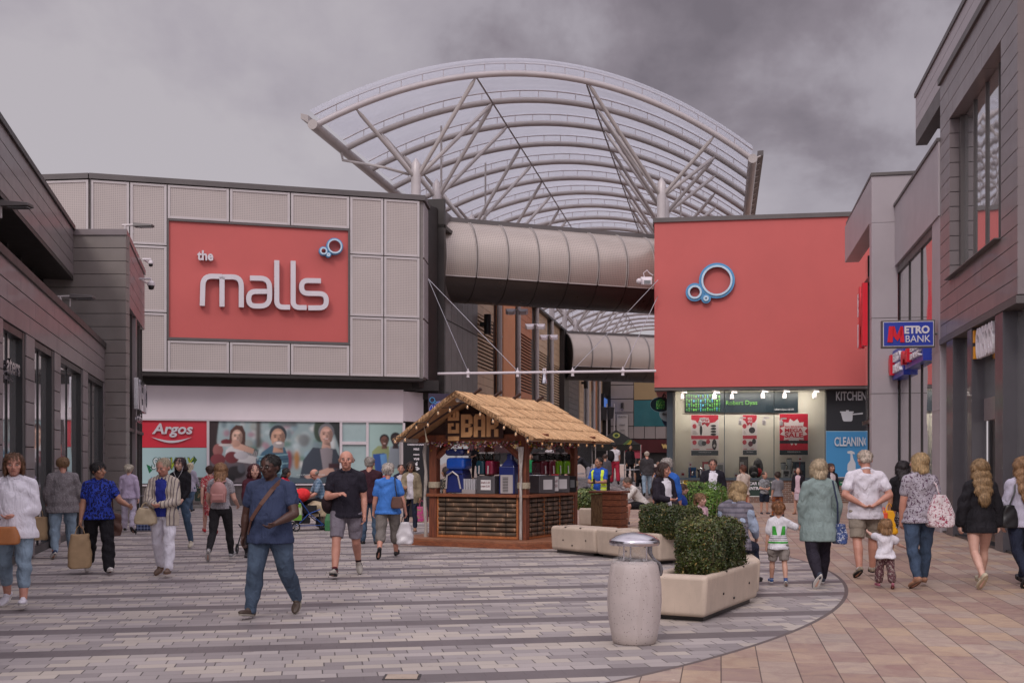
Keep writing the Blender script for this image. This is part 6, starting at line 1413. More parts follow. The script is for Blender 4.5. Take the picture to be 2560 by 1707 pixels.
def bush(label, c, r, n, rz=0, seed=1, pal=('#2e3a18', '#3b491e', '#535e2a', '#242e13', '#6c6d3a', '#4a4828'), boxy=4.6, ls=.021):
    t = thing('box_bush', label, 'bush', (c[0], c[1], c[2]), rz); rng = np.random.default_rng(seed)
    d_ = rng.normal(size=(n, 3)); d_ /= np.linalg.norm(d_, axis=1)[:, None]
    k = (np.abs(d_)**boxy).sum(1)**(-1/boxy)
    lump = 1+.06*np.sin(d_[:, 0]*7+seed)*np.cos(d_[:, 1]*6+2*seed)+.05*np.sin(d_[:, 2]*11+d_[:, 0]*9)+.045*np.sin(d_[:, 0]*23+seed)*np.sin(d_[:, 2]*19)*np.cos(d_[:, 1]*21)
    dep = 1-np.abs(rng.normal(0, .09, n)); dep = np.where(rng.random(n) < .06, 1+rng.random(n)*.09, dep)
    p = d_*(k*lump*dep)[:, None]*np.array(r)+np.array([0, 0, r[2]])
    nn = d_+rng.normal(0, .7, (n, 3)); nn /= np.linalg.norm(nn, axis=1)[:, None]
    a = np.cross(nn, rng.normal(size=(n, 3))); a /= np.linalg.norm(a, axis=1)[:, None]; b = np.cross(nn, a)
    s = ls*(.6+.8*rng.random(n))[:, None]
    V = np.stack([p+a*s, p+b*s*.5, p-a*s, p-b*s*.5], 1).reshape(-1, 3); V[:, 2] = np.maximum(V[:, 2], .0)
    me = bpy.data.meshes.new('foliage'); me.from_pydata(V.tolist(), [], np.arange(4*n).reshape(-1, 4).tolist()); me.materials.append(leafm)
    at = me.color_attributes.new('Col', 'FLOAT_COLOR', 'CORNER'); P_ = np.array([srgb(x) for x in pal]); w = rng.random(n)
    clump = np.sin(p[:, 0]*9+seed)+np.sin(p[:, 2]*11+1)+np.cos(p[:, 1]*10); idx = np.clip(((clump+3)/6*3+w*3).astype(int), 0, len(pal)-1); order = np.argsort(P_.sum(1)); colr = P_[order][idx]*(.75+.4*rng.random(n))[:, None]
    brown_ = rng.random(n) < .03+.10*(p[:, 2] < r[2]*.35); colr[brown_] = np.array(srgb('#8a7440'))
    arr = np.ones((4*n, 4), np.float32); arr[:, :3] = np.repeat(colr, 4, 0); at.data.foreach_set('color', arr.ravel())
    o = bpy.data.objects.new('foliage', me); COL.objects.link(o); o.parent = t
    mb = MB(); mb.ell((0, 0, r[2]), (r[0]*.72, r[1]*.72, r[2]*.80)); mb.build('inner_twigs', mat('shaded twigs', '#191c10', .9, 0, .4, 20), t, local=True)  # solid core, coloured dark in place of shade between the leaves
    mb = MB(); rnd = random.Random(seed)
    for q in range(60): x, y = rnd.uniform(-.8, .8)*r[0], rnd.uniform(-.9, .9)*r[1]; mb.tube([(x*.5, y*.5, 0), (x, y, r[2]*.7), (x*1.15, y*1.1, r[2]*rnd.uniform(1.1, 1.8))], .004, 4)
    mb.build('twig', mat('twig', '#86745a', .8), t, local=True); return t
hc = Pc+E2*.98-E1*.27
for q_, sd_, l_ in ((-.29, 3, 'near half of the clipped box hedge in the nearest planter'), (.30, 13, 'far half of the clipped box hedge in the nearest planter')):
    bush(l_, (hc.x+E2.x*q_, hc.y+E2.y*q_, .37), (.32, .24, .315+.012*(sd_ == 3)), 24000, R(ang2), sd_, ls=.0145)
m1 = Pm+Vector((math.cos(R(an-6)), math.sin(R(an-6)), 0))*.62+Vector((.12, .38, 0))
bush('dark round box bush on the left of the planter bench', (gx(1637, 18.6), 18.6, .4), (.24, .24, .275), 13000, 0, 5, ls=.017); 
bush('wide dark box bush in the middle of the planter bench', (gx(1704, 18.2), 18.2, .4), (.33, .25, .265), 17000, R(-20), 6, ls=.017)
bush('bright round bush behind the planter bench near the suited man', (gx(1750, 23), 23, .45), (.60, .45, .40), 8000, 0, 8, ('#45641f', '#5b7c2b', '#6f9038', '#3a5419', '#86a04a', '#50702a'), 2.4)
bush('small bright bush between the dark bushes and the blond woman', (gx(1769, 20), 20, .42), (.25, .25, .36), 5000, 0, 9, ('#45641f', '#5b7c2b', '#6f9038', '#3a5419', '#86a04a', '#50702a'), 2.6)
bush('low leafy bush in the planter right of the thatched bar', (gx(1464, 28.8), 28.8, .42), (.42, .32, .28), 4000, 0, 11, ('#55653a', '#6b7c44', '#8a9a5a', '#3c4a28'), 2.2, .03)

# ------------------------------------------------------------------ litter bin
bp_ = gp(1586, 1606); t = thing('litter_bin', 'barrel shaped speckled stone litter bin with a domed steel lid', 'litter bin', (bp_.x, bp_.y, 0))
mb = MB(); mb.lathe([(.185, 0), (.197, .015), (.205, .05), (.235, .22), (.247, .38), (.243, .52), (.228, .64), (.215, .70), (.20, .735), (.165, .75), (.15, .73), (.14, .5)], (0, 0, 0), 56); mb.build('bin_body', bin_conc, t, smooth=True, local=True, angle=60)
mb = MB(); mb.lathe([(.20, .905), (.222, .89), (.229, .905), (.229, .928), (.218, .942), (.17, .972), (.11, .992), (.05, 1.003), (.005, 1.006)], (0, 0, 0), 48); ld = mb.build('lid', steel, t, smooth=True, local=True, angle=50)
for a in (100, 215, 325):
    mb = MB(); x, y = .125*math.cos(R(a)), .125*math.sin(R(a)); mb.tube([(x, y, .70), (x, y, .93)], .0075, 8); mb.build('lid_post', steel, t, smooth=True, local=True)
mb = MB(); mb.loft([[(.14+a*.0+dx_, y, z) for dx_, y in ((-w, -.028), (w, -.028), (w, .028), (-w, .028))] for a, z, w in ((0, .93, .022), (0, .82, .02))]+[[(cx+dx_, y, z) for dx_, y in ((-.016, -.03), (.016, -.03), (.016, .03), (-.016, .03))] for cx, z in ((.155, .79), (.185, .755), (.215, .735), (.236, .70), (.242, .65), (.232, .61))])
mb.build('lid_arm', mat('dull steel', '#77767b', .28, .9, .1, 5), t, local=True, bevel=.008, smooth=True)
def bagfilm():
    m, nt, p = newmat('thin bag film'); p.inputs['Base Color'].default_value = (.75, .74, .77, 1); p.inputs['Roughness'].default_value = .15
    tr = nt.nodes.new('ShaderNodeBsdfTransparent'); mx = nt.nodes.new('ShaderNodeMixShader'); tc = nt.nodes.new('ShaderNodeTexCoord'); n = NOISE(nt, tc.outputs['Object'], 14, 3, .6, 1.5)
    nt.links.new(M(nt, 'MULTIPLY_ADD', M(nt, 'POWER', n, 3), .8, .02, clamp=True), mx.inputs[0]); nt.links.new(tr.outputs[0], mx.inputs[1]); nt.links.new(p.outputs[0], mx.inputs[2]); nt.links.new(mx.outputs[0], nt.nodes['Material Output'].inputs[0]); bump(nt, p, n, .01); return m
film2 = bagfilm()
mb = MB(); rnd = random.Random(4)
prof = []
for j, (r_, z) in enumerate(((.175, .70), (.21, .735), (.19, .765), (.15, .78), (.14, .84), (.135, .90))):
    prof.append([((r_+rnd.uniform(-.008, .008))*math.cos(2*math.pi*i/40), (r_+rnd.uniform(-.008, .008))*math.sin(2*math.pi*i/40), z+rnd.uniform(-.008, .008)) for i in range(40)])
vs = [q for r_ in prof for q in r_]; mb.add(vs, [(i*40+j, i*40+(j+1) % 40, (i+1)*40+(j+1) % 40, (i+1)*40+j) for i in range(5) for j in range(40)]); mb.build('bin_liner', film2, t, smooth=True, local=True, angle=80)
# manhole cover and specks
t = thing('drain_cover', 'small square inspection cover set flush in the grey paving', 'cover', gp(1005, 1692)); mb = MB(); c = gp(1005, 1692)
q0, q1 = .14, .11; mb.box(c.x-q0, c.x+q0, c.y-q1, c.y+q1, .001, .005); mb.build('frame', dark_metal, t); mb = MB(); mb.box(c.x-q0+.02, c.x+q0-.02, c.y-q1+.02, c.y+q1-.02, .0051, .008); mb.build('cover_plate', conc, t)
# ------------------------------------------------------------------ people
REM = []      # (object, voxel, post function): body and cloth pieces fused after all are laid out
def fuse(mb, name, m, parent, vox, post=None, smooth_it=4):
    o = mb.build(name, m, parent, local=True, smooth=True, angle=180)
    r = o.modifiers.new('fuse', 'REMESH'); r.mode = 'VOXEL'; r.voxel_size = vox
    s = o.modifiers.new('soft', 'SMOOTH'); s.factor = .5; s.iterations = smooth_it
    REM.append((o, post)); return o
SK = {'w': '#bd9380', 'p': '#cba292', 't': '#ab7f68', 'b': '#4a3028', 'r': '#bf8b79', 'd': '#9a7058'}
def skinmat(k):
    nm = 'skin '+k
    if nm in MATS: return MATS[nm]
    m, nt, p = newmat(nm); c = srgb(SK[k]); tc = nt.nodes.new('ShaderNodeTexCoord')
    n = NOISE(nt, tc.outputs['Object'], 9, 4); nt.links.new(RAMP(nt, n, [(.3, (c[0]*.86, c[1]*.78, c[2]*.76)), (.7, tuple(x*1.06 for x in c))]), p.inputs['Base Color'])
    p.inputs['Roughness'].default_value = .5; p.inputs['Subsurface Weight'].default_value = .05; p.inputs['Subsurface Radius'].default_value = (.02, .008, .005)
    MATS[nm] = m; return m
def cloth(c, kind='plain', c2=None):
    nm = 'cloth %s %s' % (kind, c)
    if nm in MATS: return MATS[nm]
    m, nt, p = newmat(nm); a = srgb(c); b = srgb(c2) if c2 else None; tc = nt.nodes.new('ShaderNodeTexCoord'); ob = tc.outputs['Object']; x, y, z = SEP(nt, ob)
    n = NOISE(nt, ob, 5, 4); fold = NOISE(nt, COMB(nt, M(nt, 'MULTIPLY', x, 1.0), M(nt, 'MULTIPLY', y, 1.0), M(nt, 'MULTIPLY', z, .45)), 11, 3, .5, .9)
    col = RAMP(nt, n, [(.3, tuple(q*.88 for q in a)), (.7, tuple(min(1, q*1.1) for q in a))])
    if kind == 'denim':
        col = RAMP(nt, NOISE(nt, ob, 3.2, 4, .6), [(.30, tuple(q*.62 for q in a)), (.52, a), (.72, tuple(min(1, q*1.3) for q in a))])
    if kind == 'leopard':
        v = nt.nodes.new('ShaderNodeTexVoronoi'); v.inputs['Scale'].default_value = 26; nt.links.new(COMB(nt, M(nt, 'ADD', M(nt, 'MULTIPLY', x, 1.3), M(nt, 'MULTIPLY', NOISE(nt, ob, 8, 2), .12)), M(nt, 'MULTIPLY', y, 1.3), M(nt, 'MULTIPLY', z, .8)), v.inputs['Vector'])
        r_ = M(nt, 'MULTIPLY', M(nt, 'GREATER_THAN', v.outputs['Distance'], .22), M(nt, 'LESS_THAN', v.outputs['Distance'], .50)); col = MIX(nt, r_, col, b)
    if kind == 'stripe':
        f = M(nt, 'FRACT', M(nt, 'MULTIPLY', x, 22)); col = MIX(nt, M(nt, 'LESS_THAN', f, .28), col, b)
    if kind == 'band':
        f = M(nt, 'FRACT', M(nt, 'MULTIPLY', z, 16)); col = MIX(nt, M(nt, 'LESS_THAN', f, .4), col, b)
    if kind == 'floral':
        v = NOISE(nt, ob, 24, 3, .6, 1.2); v2 = NOISE(nt, ob, 17, 3, .6, 2.0); col = MIX(nt, M(nt, 'GREATER_THAN', v, .57), col, b); col = MIX(nt, M(nt, 'GREATER_THAN', v2, .60), col, tuple(.5*q+.1 for q in b))
    if kind == 'knit':
        v = NOISE(nt, ob, 70, 2); col = MIX(nt, M(nt, 'GREATER_THAN', v, .54), col, tuple(q*1.5 for q in a))
    if kind == 'plaid':
        f = M(nt, 'LESS_THAN', M(nt, 'FRACT', M(nt, 'MULTIPLY', x, 14)), .3); g = M(nt, 'LESS_THAN', M(nt, 'FRACT', M(nt, 'MULTIPLY', z, 14)), .3); col = MIX(nt, M(nt, 'MULTIPLY', M(nt, 'ADD', f, g), .5), col, b)
    if kind == 'panel':     # child's white tee with green and grey bands
        g = M(nt, 'MULTIPLY', M(nt, 'GREATER_THAN', M(nt, 'ABSOLUTE', x), M(nt, 'MULTIPLY_ADD', z, .2, -.115)), M(nt, 'LESS_THAN', M(nt, 'ABSOLUTE', x), .085)); g = M(nt, 'MULTIPLY', g, M(nt, 'MULTIPLY', M(nt, 'GREATER_THAN', z, .68), M(nt, 'LESS_THAN', z, .80)))
        g2 = M(nt, 'MULTIPLY', M(nt, 'GREATER_THAN', z, .57), M(nt, 'LESS_THAN', z, .595)); g3 = M(nt, 'MULTIPLY', M(nt, 'GREATER_THAN', z, .61), M(nt, 'LESS_THAN', M(nt, 'FRACT', M(nt, 'MULTIPLY', z, 38)), .45)); g3 = M(nt, 'MULTIPLY', g3, M(nt, 'LESS_THAN', z, .665))
        col = MIX(nt, M(nt, 'MAXIMUM', g, g2), col, b); col = MIX(nt, g3, col, (.20, .19, .21))
    nt.links.new(col, p.inputs['Base Color']); p.inputs['Roughness'].default_value = .82; p.inputs['Specular IOR Level'].default_value = .25; p.inputs['Sheen Weight'].default_value = .0
    bump(nt, p, fold, .055, .75); MATS[nm] = m; return m
def hairmat(c):
    nm = 'hair '+c
    if nm in MATS: return MATS[nm]
    m, nt, p = newmat(nm); a = srgb(c); tc = nt.nodes.new('ShaderNodeTexCoord'); x, y, z = SEP(nt, tc.outputs['Object'])
    n = NOISE(nt, COMB(nt, M(nt, 'MULTIPLY', x, 6.0), M(nt, 'MULTIPLY', y, 6.0), M(nt, 'MULTIPLY', z, .9)), 12, 4, .6, .7)
    nt.links.new(RAMP(nt, n, [(.32, tuple(q*.45 for q in a)), (.52, a), (.70, tuple(min(1, q*1.5) for q in a))]), p.inputs['Base Color']); p.inputs['Roughness'].default_value = .5
    bump(nt, p, n, .012, .9); MATS[nm] = m; return m
def dirv(sw, side, sg): return Vector((sg*math.sin(R(side)), -math.sin(R(sw))*math.cos(R(side)), -math.cos(R(sw))*math.cos(R(side))))
POSES = {   # legs: (thigh, knee, foot pitch) for the left (+x) and right legs; arms: (upper swing, out, forearm swing, out)
 'stand': dict(L=(1, 2, 0), R=(-1, 1, 0)),
 'walkL': dict(L=(20, 4, 12), R=(-13, 32, -52), aL=(-18, 8, 2, 2), aR=(22, 8, 42, -6)),
 'walkR': dict(R=(20, 4, 12), L=(-13, 32, -52), aR=(-18, 8, 2, 2), aL=(22, 8, 42, -6)),
 'stepL': dict(L=(12, 3, 3), R=(-9, 14, -28), aL=(-8, 8, 5, 2), aR=(10, 8, 25, -4)),
 'stepR': dict(R=(12, 3, 3), L=(-9, 14, -28), aR=(-8, 8, 5, 2), aL=(10, 8, 25, -4)),
 'm9': dict(R=(13, 3, 10), L=(-14, 24, -40)),
 'sit': dict(L=(86, 84, 0), R=(84, 82, 0)),
}
PEOPLE = {}
def person(key, label, loc, h, face, top, bottom, shoe, hair, skin='w', b=1.0, pose='stand', belly=0.0, aL=None, aR=None, lean=0, head=(0, 0), seat=None, jacket=None, sex='f', glasses=None, cap=None, socks=None):
    x, y = loc[0], loc[1]; z0 = loc[2] if len(loc) > 2 else 0.0
    t = thing('person', label, 'person', (x, y, z0), R(face)); po = POSES[pose]
    dist = math.hypot(x, y); near = dist < 21; vox = .0062 if near else (.009 if dist < 34 else .016); cvox = .010 if near else (.014 if dist < 34 else .024)
    H = h; kid = h < 1.45; hs = 1.0 if not kid else (1.14 if h > 1.2 else 1.28 if h > 1.0 else 1.42)  # bigger heads on children
    hr = hs; hz_hip = .515*H if not kid else .48*H; neck = H*(1-.155*hr); shz = H*(.815-.10*(hr-1)*1.5)
    bw = b; shw = (.099 if sex == 'm' else .087)*H*(1+.5*(bw-1)); hw = .056*H*(1+.3*(bw-1))
    lean_m = Matrix.Rotation(R(lean), 3, 'X') # forward lean: towards -y
    pel = Vector((0, 0, hz_hip+.02*H))
    def T(p): return pel+lean_m @ (Vector(p)-pel)
    th, sh = hz_hip*.475, hz_hip*.445; ank = hz_hip-th-sh
    legs = {}
    for sg, k in ((1, 'L'), (-1, 'R')):
        a, kn, ft = po[k]; hp = Vector((sg*hw, 0, hz_hip)); kneep = hp+dirv(a, 3.2, sg)*th; anp = kneep+dirv(a-kn, 1.6, sg)*sh
        fd = Vector((sg*.16, -math.cos(R(ft)), math.sin(R(ft)))).normalized(); up_ = Vector((0, math.sin(R(ft)), math.cos(R(ft))))
        legs[k] = (hp, kneep, anp, fd, up_)
    flen = .150*H*(1.0 if not kid else 1.05)
    if seat is None:
        lo = min(min((l[2]-l[4]*ank-l[3]*flen*.27).z, (l[2]-l[4]*ank+l[3]*flen*.73).z) for l in legs.values()); dz = -lo
    else: dz = seat+.058*H*bw-hz_hip
    off = Vector((0, 0, dz)); O = lambda p: Vector(p)+off
    arms = {}
    ua, fa = .170*H, .142*H
    for sg, k, v in ((1, 'aL', aL), (-1, 'aR', aR)):
        v = v or po.get(k) or (4, 8, 12, 2); s_ = T((sg*shw, .008*H, shz-.020*H)); e_ = s_+dirv(v[0], v[1], sg)*ua; w_ = e_+dirv(v[2], v[3], sg)*fa; arms[k] = (s_, e_, w_, sg)
    # ---- body
    mb = MB(); q = H
    fat = 1+.55*(bw-1)
    def ring(z, rx, ry, yo=0, n=20): return [O(T((rx*q*math.cos(2*math.pi*i/n), yo*q+ry*q*math.sin(2*math.pi*i/n), z))) for i in range(n)]
    zs = lambda f: hz_hip+(shz-hz_hip)*f      # 0 hip joint .. 1 shoulder
    ms = 1.0 if sex == 'm' else .93
    prof = [(-.10, .055, .05, 0), (-.02, .088, .062, 0), (.12, .094, .066, .003), (.32, .082*(.96 if sex == 'f' else 1.04), .058, 0), (.5, .083, .058, -.002), (.72, .094*ms, .064, -.004), (.88, .098*ms, .056, 0), (.97, .084*ms, .044, .006), (1.06, .044, .034, .01)]
    mb.loft([ring(zs(f), rx*bw**(1.0 if f < .7 else .5), ry*fat*(1+belly*2.2*math.exp(-((f-.38)/.24)**2)), yo-belly*.06*math.exp(-((f-.38)/.24)**2)) for f, rx, ry, yo in prof])
    hy, hp_ = head; hc = O(T((0, -.012*H, H-.072*H*hr))); HMx = lean_m @ Matrix.Rotation(R(hy), 3, 'Z') @ Matrix.Rotation(R(hp_), 3, 'X')
    u = .0645*H*hr      # head unit: half width about .9u
    def hd(a, b_, c): return hc+HMx @ (Vector((a, b_, c))*u)
    mb.cap(O(T((0, .018*H, zs(1.0)))), .034*H*(1.12 if sex == 'm' else .92)*fat, hd(0, .22, -.55), .030*H*(1.08 if sex == 'm' else .92))
    mb.ell(hd(0, .10, .18), (.83*u, 1.0*u, .92*u), HMx, 18, 12); mb.ell(hd(0, -.18, -.45), (.62*u, .72*u, .66*u), HMx); mb.ell(hd(0, -.42, -.86), (.34*u, .36*u, .26*u), HMx)
    mb.ell(hd(0, -.72, .22), (.52*u, .16*u, .14*u), HMx)
    mb.cap(hd(0, -.86, .08), .085*u, hd(0, -1.08, -.24), .13*u, 8); mb.ell(hd(0, -.93, -.34), (.2*u, .12*u, .09*u), HMx)
    for sg in (-1, 1):
        mb.ell(hd(sg*.86, .12, -.08), (.08*u, .2*u, .30*u), HMx); mb.ell(hd(sg*.42, -.62, -.22), (.26*u, .24*u, .22*u), HMx)
    mb.ell(hd(0, -.78, -.58), (.24*u, .14*u, .07*u), HMx)
    for k in ('aL', 'aR'):
        s_, e_, w_, sg = arms[k]; s_, e_, w_ = O(s_), O(e_), O(w_); fr = fat; mb.cap(O(T((sg*.026*H, .012*H, shz+.016*H))), .020*H, s_, .024*H)
        mb.cap(s_, .028*H*fr, s_.lerp(e_, .5), .028*H*fr); mb.cap(s_.lerp(e_, .5), .030*H*fr, e_, .0235*H*fr); mb.cap(e_, .0235*H*fr, e_.lerp(w_, .35), .0245*H*fr); mb.cap(e_.lerp(w_, .35), .0245*H*fr, w_, .0155*H)
        f_ = (w_-e_).normalized(); out_ = Vector((sg, 0, 0)); nrm = f_.cross(Vector((0, 1, 0)) if abs(f_.y) < .8 else Vector((0, 0, 1))).normalized()
        sd = f_.cross(nrm).normalized()     # across the palm
        if sd.dot(Vector((0, -1, 0))) < 0: sd = -sd
        if nrm.x*sg < 0: nrm = -nrm      # back of the hand faces out
        pc = w_+f_*.028*H; mb.cap(w_, .016*H, pc+f_*.012*H+sd*.007*H, .0135*H, 8); mb.cap(w_, .015*H, pc+f_*.012*H-sd*.008*H, .0125*H, 8)
        fr_ = max(.0052*H, .0085 if not kid else .006)*(1.0 if near else 1.15)
        for i, ln in enumerate((.036, .041, .038, .030)):
            st = pc+f_*.016*H+sd*(.0165-.0112*i)*H; cu = .38+.10*i; m1_ = st+(f_*math.cos(cu)-nrm*math.sin(cu))*ln*H*.5; m2_ = m1_+(f_*math.cos(cu*2.3)-nrm*math.sin(cu*2.3))*ln*H*.5
            mb.cap(st-f_*.01*H, fr_, m1_, fr_*.95, 7); mb.cap(m1_, fr_*.95, m2_, fr_*.8, 7)
        st = w_+f_*.012*H+sd*.012*H; m1_ = st+(f_*.7+sd*.75-nrm*.2)*.022*H; mb.cap(st, fr_*1.25, m1_, fr_*1.1, 7); mb.cap(m1_, fr_*1.1, m1_+(f_*.95+sd*.15-nrm*.3)*.022*H, fr_*.9, 7)
    for k in ('L', 'R'):
        hp, kn, an_, fd, up_ = legs[k]; hp, kn, an_ = O(hp), O(kn), O(an_); g = fat
        mb.cap(hp, .054*H*g, hp.lerp(kn, .5), .045*H*g); mb.cap(hp.lerp(kn, .5), .045*H*g, kn, .031*H*g)
        cf = kn.lerp(an_, .3)+Vector((0, .010*H, 0)); mb.cap(kn, .031*H*g, cf, .033*H*g); mb.cap(cf, .033*H*g, an_, .0205*H*fat); mb.cap(an_, .0205*H, an_-up_*ank*.45, .019*H); mb.cap(an_-up_*ank*.55-fd*flen*.12, .018*H, an_-up_*ank*.72+fd*flen*.52, .016*H)
    sm = skinmat(skin)
    eyes = []
    body = fuse(mb, 'body', [sm, vmat('face details', .35)], t, vox)
    # eyes, brows and lips become part of the same body mesh after fusing
    ex = MB()
    if dist < 34:
        hcol = srgb(hair[1]); 
        for sg in (-1, 1):
            ex.col = (.55, .5, .48); ex.ell(hd(sg*.33, -.845, .03), (.135*u, .07*u, .062*u), HMx, 10, 6); ex.col = (.02, .013, .01); ex.ell(hd(sg*.33, -.895, .03), (.062*u, .03*u, .062*u), HMx, 8, 6)
            ex.col = tuple(c*.5 for c in srgb(SK[skin])); ex.ell(hd(sg*.33, -.86, .105), (.16*u, .06*u, .024*u), HMx, 8, 5)
            ex.col = tuple(c*.35 for c in hcol) if hair[0] != 'white' else (.2, .18, .16); ex.ell(hd(sg*.34, -.855, .235), (.20*u, .06*u, .03*u), HMx, 8, 5)
        lc = srgb(SK[skin]); ex.col = (lc[0]*.62, lc[1]*.36, lc[2]*.36); ex.ell(hd(0, -.895, -.575), (.23*u, .05*u, .052*u), HMx, 10, 6); ex.col = (.05, .02, .015); ex.ell(hd(0, -.925, -.572), (.19*u, .03*u, .012*u), HMx, 8, 4)
    REM[-1] = (body, ('extra', ex))
    # ---- hair
    st, hcx = hair[0], hair[1]
    if st != 'none':
        mb = MB(); hm_ = hairmat(hcx)
        if st in ('short', 'balding', 'curly'):
            g = {'short': 1.0, 'curly': 1.12, 'balding': .97}[st]
            if st == 'balding': mb.ell(hd(0, .40, .02), (.955*u, .80*u, .42*u), HMx, 16, 10)
            else: mb.ell(hd(0, .26, .38), (.93*u*g, .99*u*g, .80*u*g), HMx, 18, 12); mb.ell(hd(0, .62, -.1), (.74*u*g, .5*u, .52*u), HMx)
        else:
            mb.ell(hd(0, .25, .36), (.97*u, 1.03*u, .84*u), HMx, 18, 12)
            drop = {'bob': -.85, 'long': -3.6, 'pony': -.25, 'bun': -.25, 'mid': -1.7}[st]
            if st in ('bob', 'long', 'mid'):
                n_ = 5
                for j in range(n_):
                    zz = .1+(drop-.1)*j/(n_-1); w_ = (.9 if st != 'long' else 1.12)+.10*math.sin(j*1.1)-(.3 if st == 'long' and j == n_-1 else 0); mb.ell(hd(0, .42+{'long': .25, 'mid': .13, 'bob': .06}[st]*j, zz), (w_*u, (.62-(.06 if st == 'long' else .03)*j)*u, {'bob': .4, 'mid': .6, 'long': .85}[st]*u), HMx, 14, 8)
                for sg in (-1, 1):
                    for j in range(3): mb.ell(hd(sg*.84, .10, .15-j*(.42 if st != 'bob' else .32)), (.2*u, .42*u, .42*u), HMx, 10, 7)
            elif st == 'pony':
                mb.cap(hd(0, 1.05, .3), .28*u, hd(0, 1.5, -.4), .3*u); mb.cap(hd(0, 1.5, -.4), .3*u, hd(0, 1.35, -1.6), .12*u)
            elif st == 'bun': mb.ell(hd(0, .9, .95 if len(hair) < 3 else hair[2]), (.42*u, .42*u, .4*u), HMx)
        o = fuse(mb, 'hair', hm_, t, vox*1.25, ('noise', .006*hr if st != 'curly' else .012, (1.0 if st not in ('short', 'balding', 'curly') else .5)*(dist < 34)), 2)
    # ---- clothes
    def torso(mb, zb_, m_=.012, flare=0.0, topf=1.07):
        fs = [(f if f[0] > .05 else (-.02, .096, .068, 0)) for f in prof if zs(f[0]) > zb_+.03*H and f[0] > -.05 and f[0] <= topf]; rg = []
        f0 = (zb_-hz_hip)/(shz-hz_hip)
        def rr(f, rx, ry, yo, mm): return ring(zs(f), (rx*bw**(1.0 if f < .7 else .5))+mm/H, ry*fat*(1+belly*2.2*math.exp(-((f-.38)/.24)**2))+mm*1.15/H, yo-belly*.06*math.exp(-((f-.38)/.24)**2))
        rg.append(rr(f0, .094, .068, 0, m_+flare)); 
        if f0 < -.15: rg.append(rr(f0*.5, .097, .070, 0, m_+flare*.8))
        for f in fs: rg.append(rr(*f, m_+flare*max(0, (.45-f[0]))*.6))
        mb.loft(rg)
        return rg
    def sleeve(mb, frac, m_=.011, loose=.0):
        for k in ('aL', 'aR'):
            s_, e_, w_, sg = arms[k]; s_, e_, w_ = O(s_), O(e_), O(w_); g = .0315*H*fat+m_
            mb.cap(O(T((sg*.034*H, .012*H, shz+.016*H))), .026*H+m_, s_, g); mb.cap(T_(s_), g*1.04, s_.lerp(e_, min(1, frac*2)*.97), .027*H*fat+m_*1.2+loose)
            if frac > .5: mb.cap(e_, .026*H*fat+m_+loose, e_.lerp(w_, (frac-.5)*2), .017*H+m_+loose*1.2)
    T_ = lambda p: p
    def upper(nm, spec, m_=.015):
        mt, sl, hem = spec[0], spec[1], spec[2]; fl_ = spec[3] if len(spec) > 3 else .006; mb = MB()
        torso(mb, H*hem if seat is None else hz_hip-.01*H, m_, fl_, 1.0); mb.loft([ring(zs(.86), .090*ms*bw**.5+m_/H, .056*fat+m_/H, -.002), ring(zs(.97), .080*ms*bw**.5+m_/H, .052*fat+m_/H, .002), ring(zs(1.03), .056, .046*fat, .006), ring(zs(1.0)+.026*H, .038+m_/H, .040+m_/H*.6, .008)])
        if sl > 0: sleeve(mb, sl, m_*.95, spec[4] if len(spec) > 4 else .0)
        return fuse(mb, nm, mt, t, cvox, ('cloth', .006 if fl_ < .02 else .009))
    upper('shirt' if not kid else 'shirt', top)
    if jacket:
        # an open jacket: back and sides only, so what is under it shows in front
        mt, sl, hem = jacket[:3]; mb = MB(); n_ = 26; rg = []
        for f, rx, ry, yo in [((H*hem-hz_hip)/(shz-hz_hip), .100, .072, 0)]+[(p_ if p_[0] > .05 else (-.02, .100, .072, 0)) for p_ in prof if zs(p_[0]) > H*hem+.03*H and p_[0] > -.05 and p_[0] <= 1.0]+[(1.05, .052, .042, .012)]:
            gap = 26 if f < .75 else 30-10*(f-.75); mm = .022+(.018 if f < .3 else 0); outer, inner = [], []
            for i in range(n_+1):
                a = R(-90+gap+(360-2*gap)*i/n_)
                for lst, e_ in ((outer, mm), (inner, mm-.020)):
                    rx_ = (rx*bw**(1.0 if f < .7 else .5))*H+e_; ry_ = ry*fat*(1+belly*2.2*math.exp(-((f-.38)/.24)**2))*H+e_*1.2
                    lst.append(O(T((rx_*math.cos(a), yo*H+ry_*math.sin(a), zs(f)))))
            rg.append(outer+inner[::-1])
        mb.loft(rg); sleeve(mb, sl, .025, .002); fuse(mb, 'jacket', mt, t, cvox, ('cloth', .007))
    if key in ('w1', 'm12', 'm37', 'm29', 'w5', 'w42'):
        mb = MB(); mb.tube(ring(zs(1.0)+.030*H, .043, .047, .004)[-4 if sex == 'f' else 0:][:0] or [O(T(((.041*math.sin(a))*H, (.004-.046*math.cos(a))*H, zs(1.0)+(.034-.016*math.cos(a))*H))) for a in [R(14+332*k/22) for k in range(23)]], .0095*H, 8); mb.build('collar', (jacket or top)[0] if key != 'm29' else top[0], t, local=True, smooth=True)
    kind, bmat, ln = bottom[:3]; wid = bottom[3] if len(bottom) > 3 else 0.0
    mb = MB()
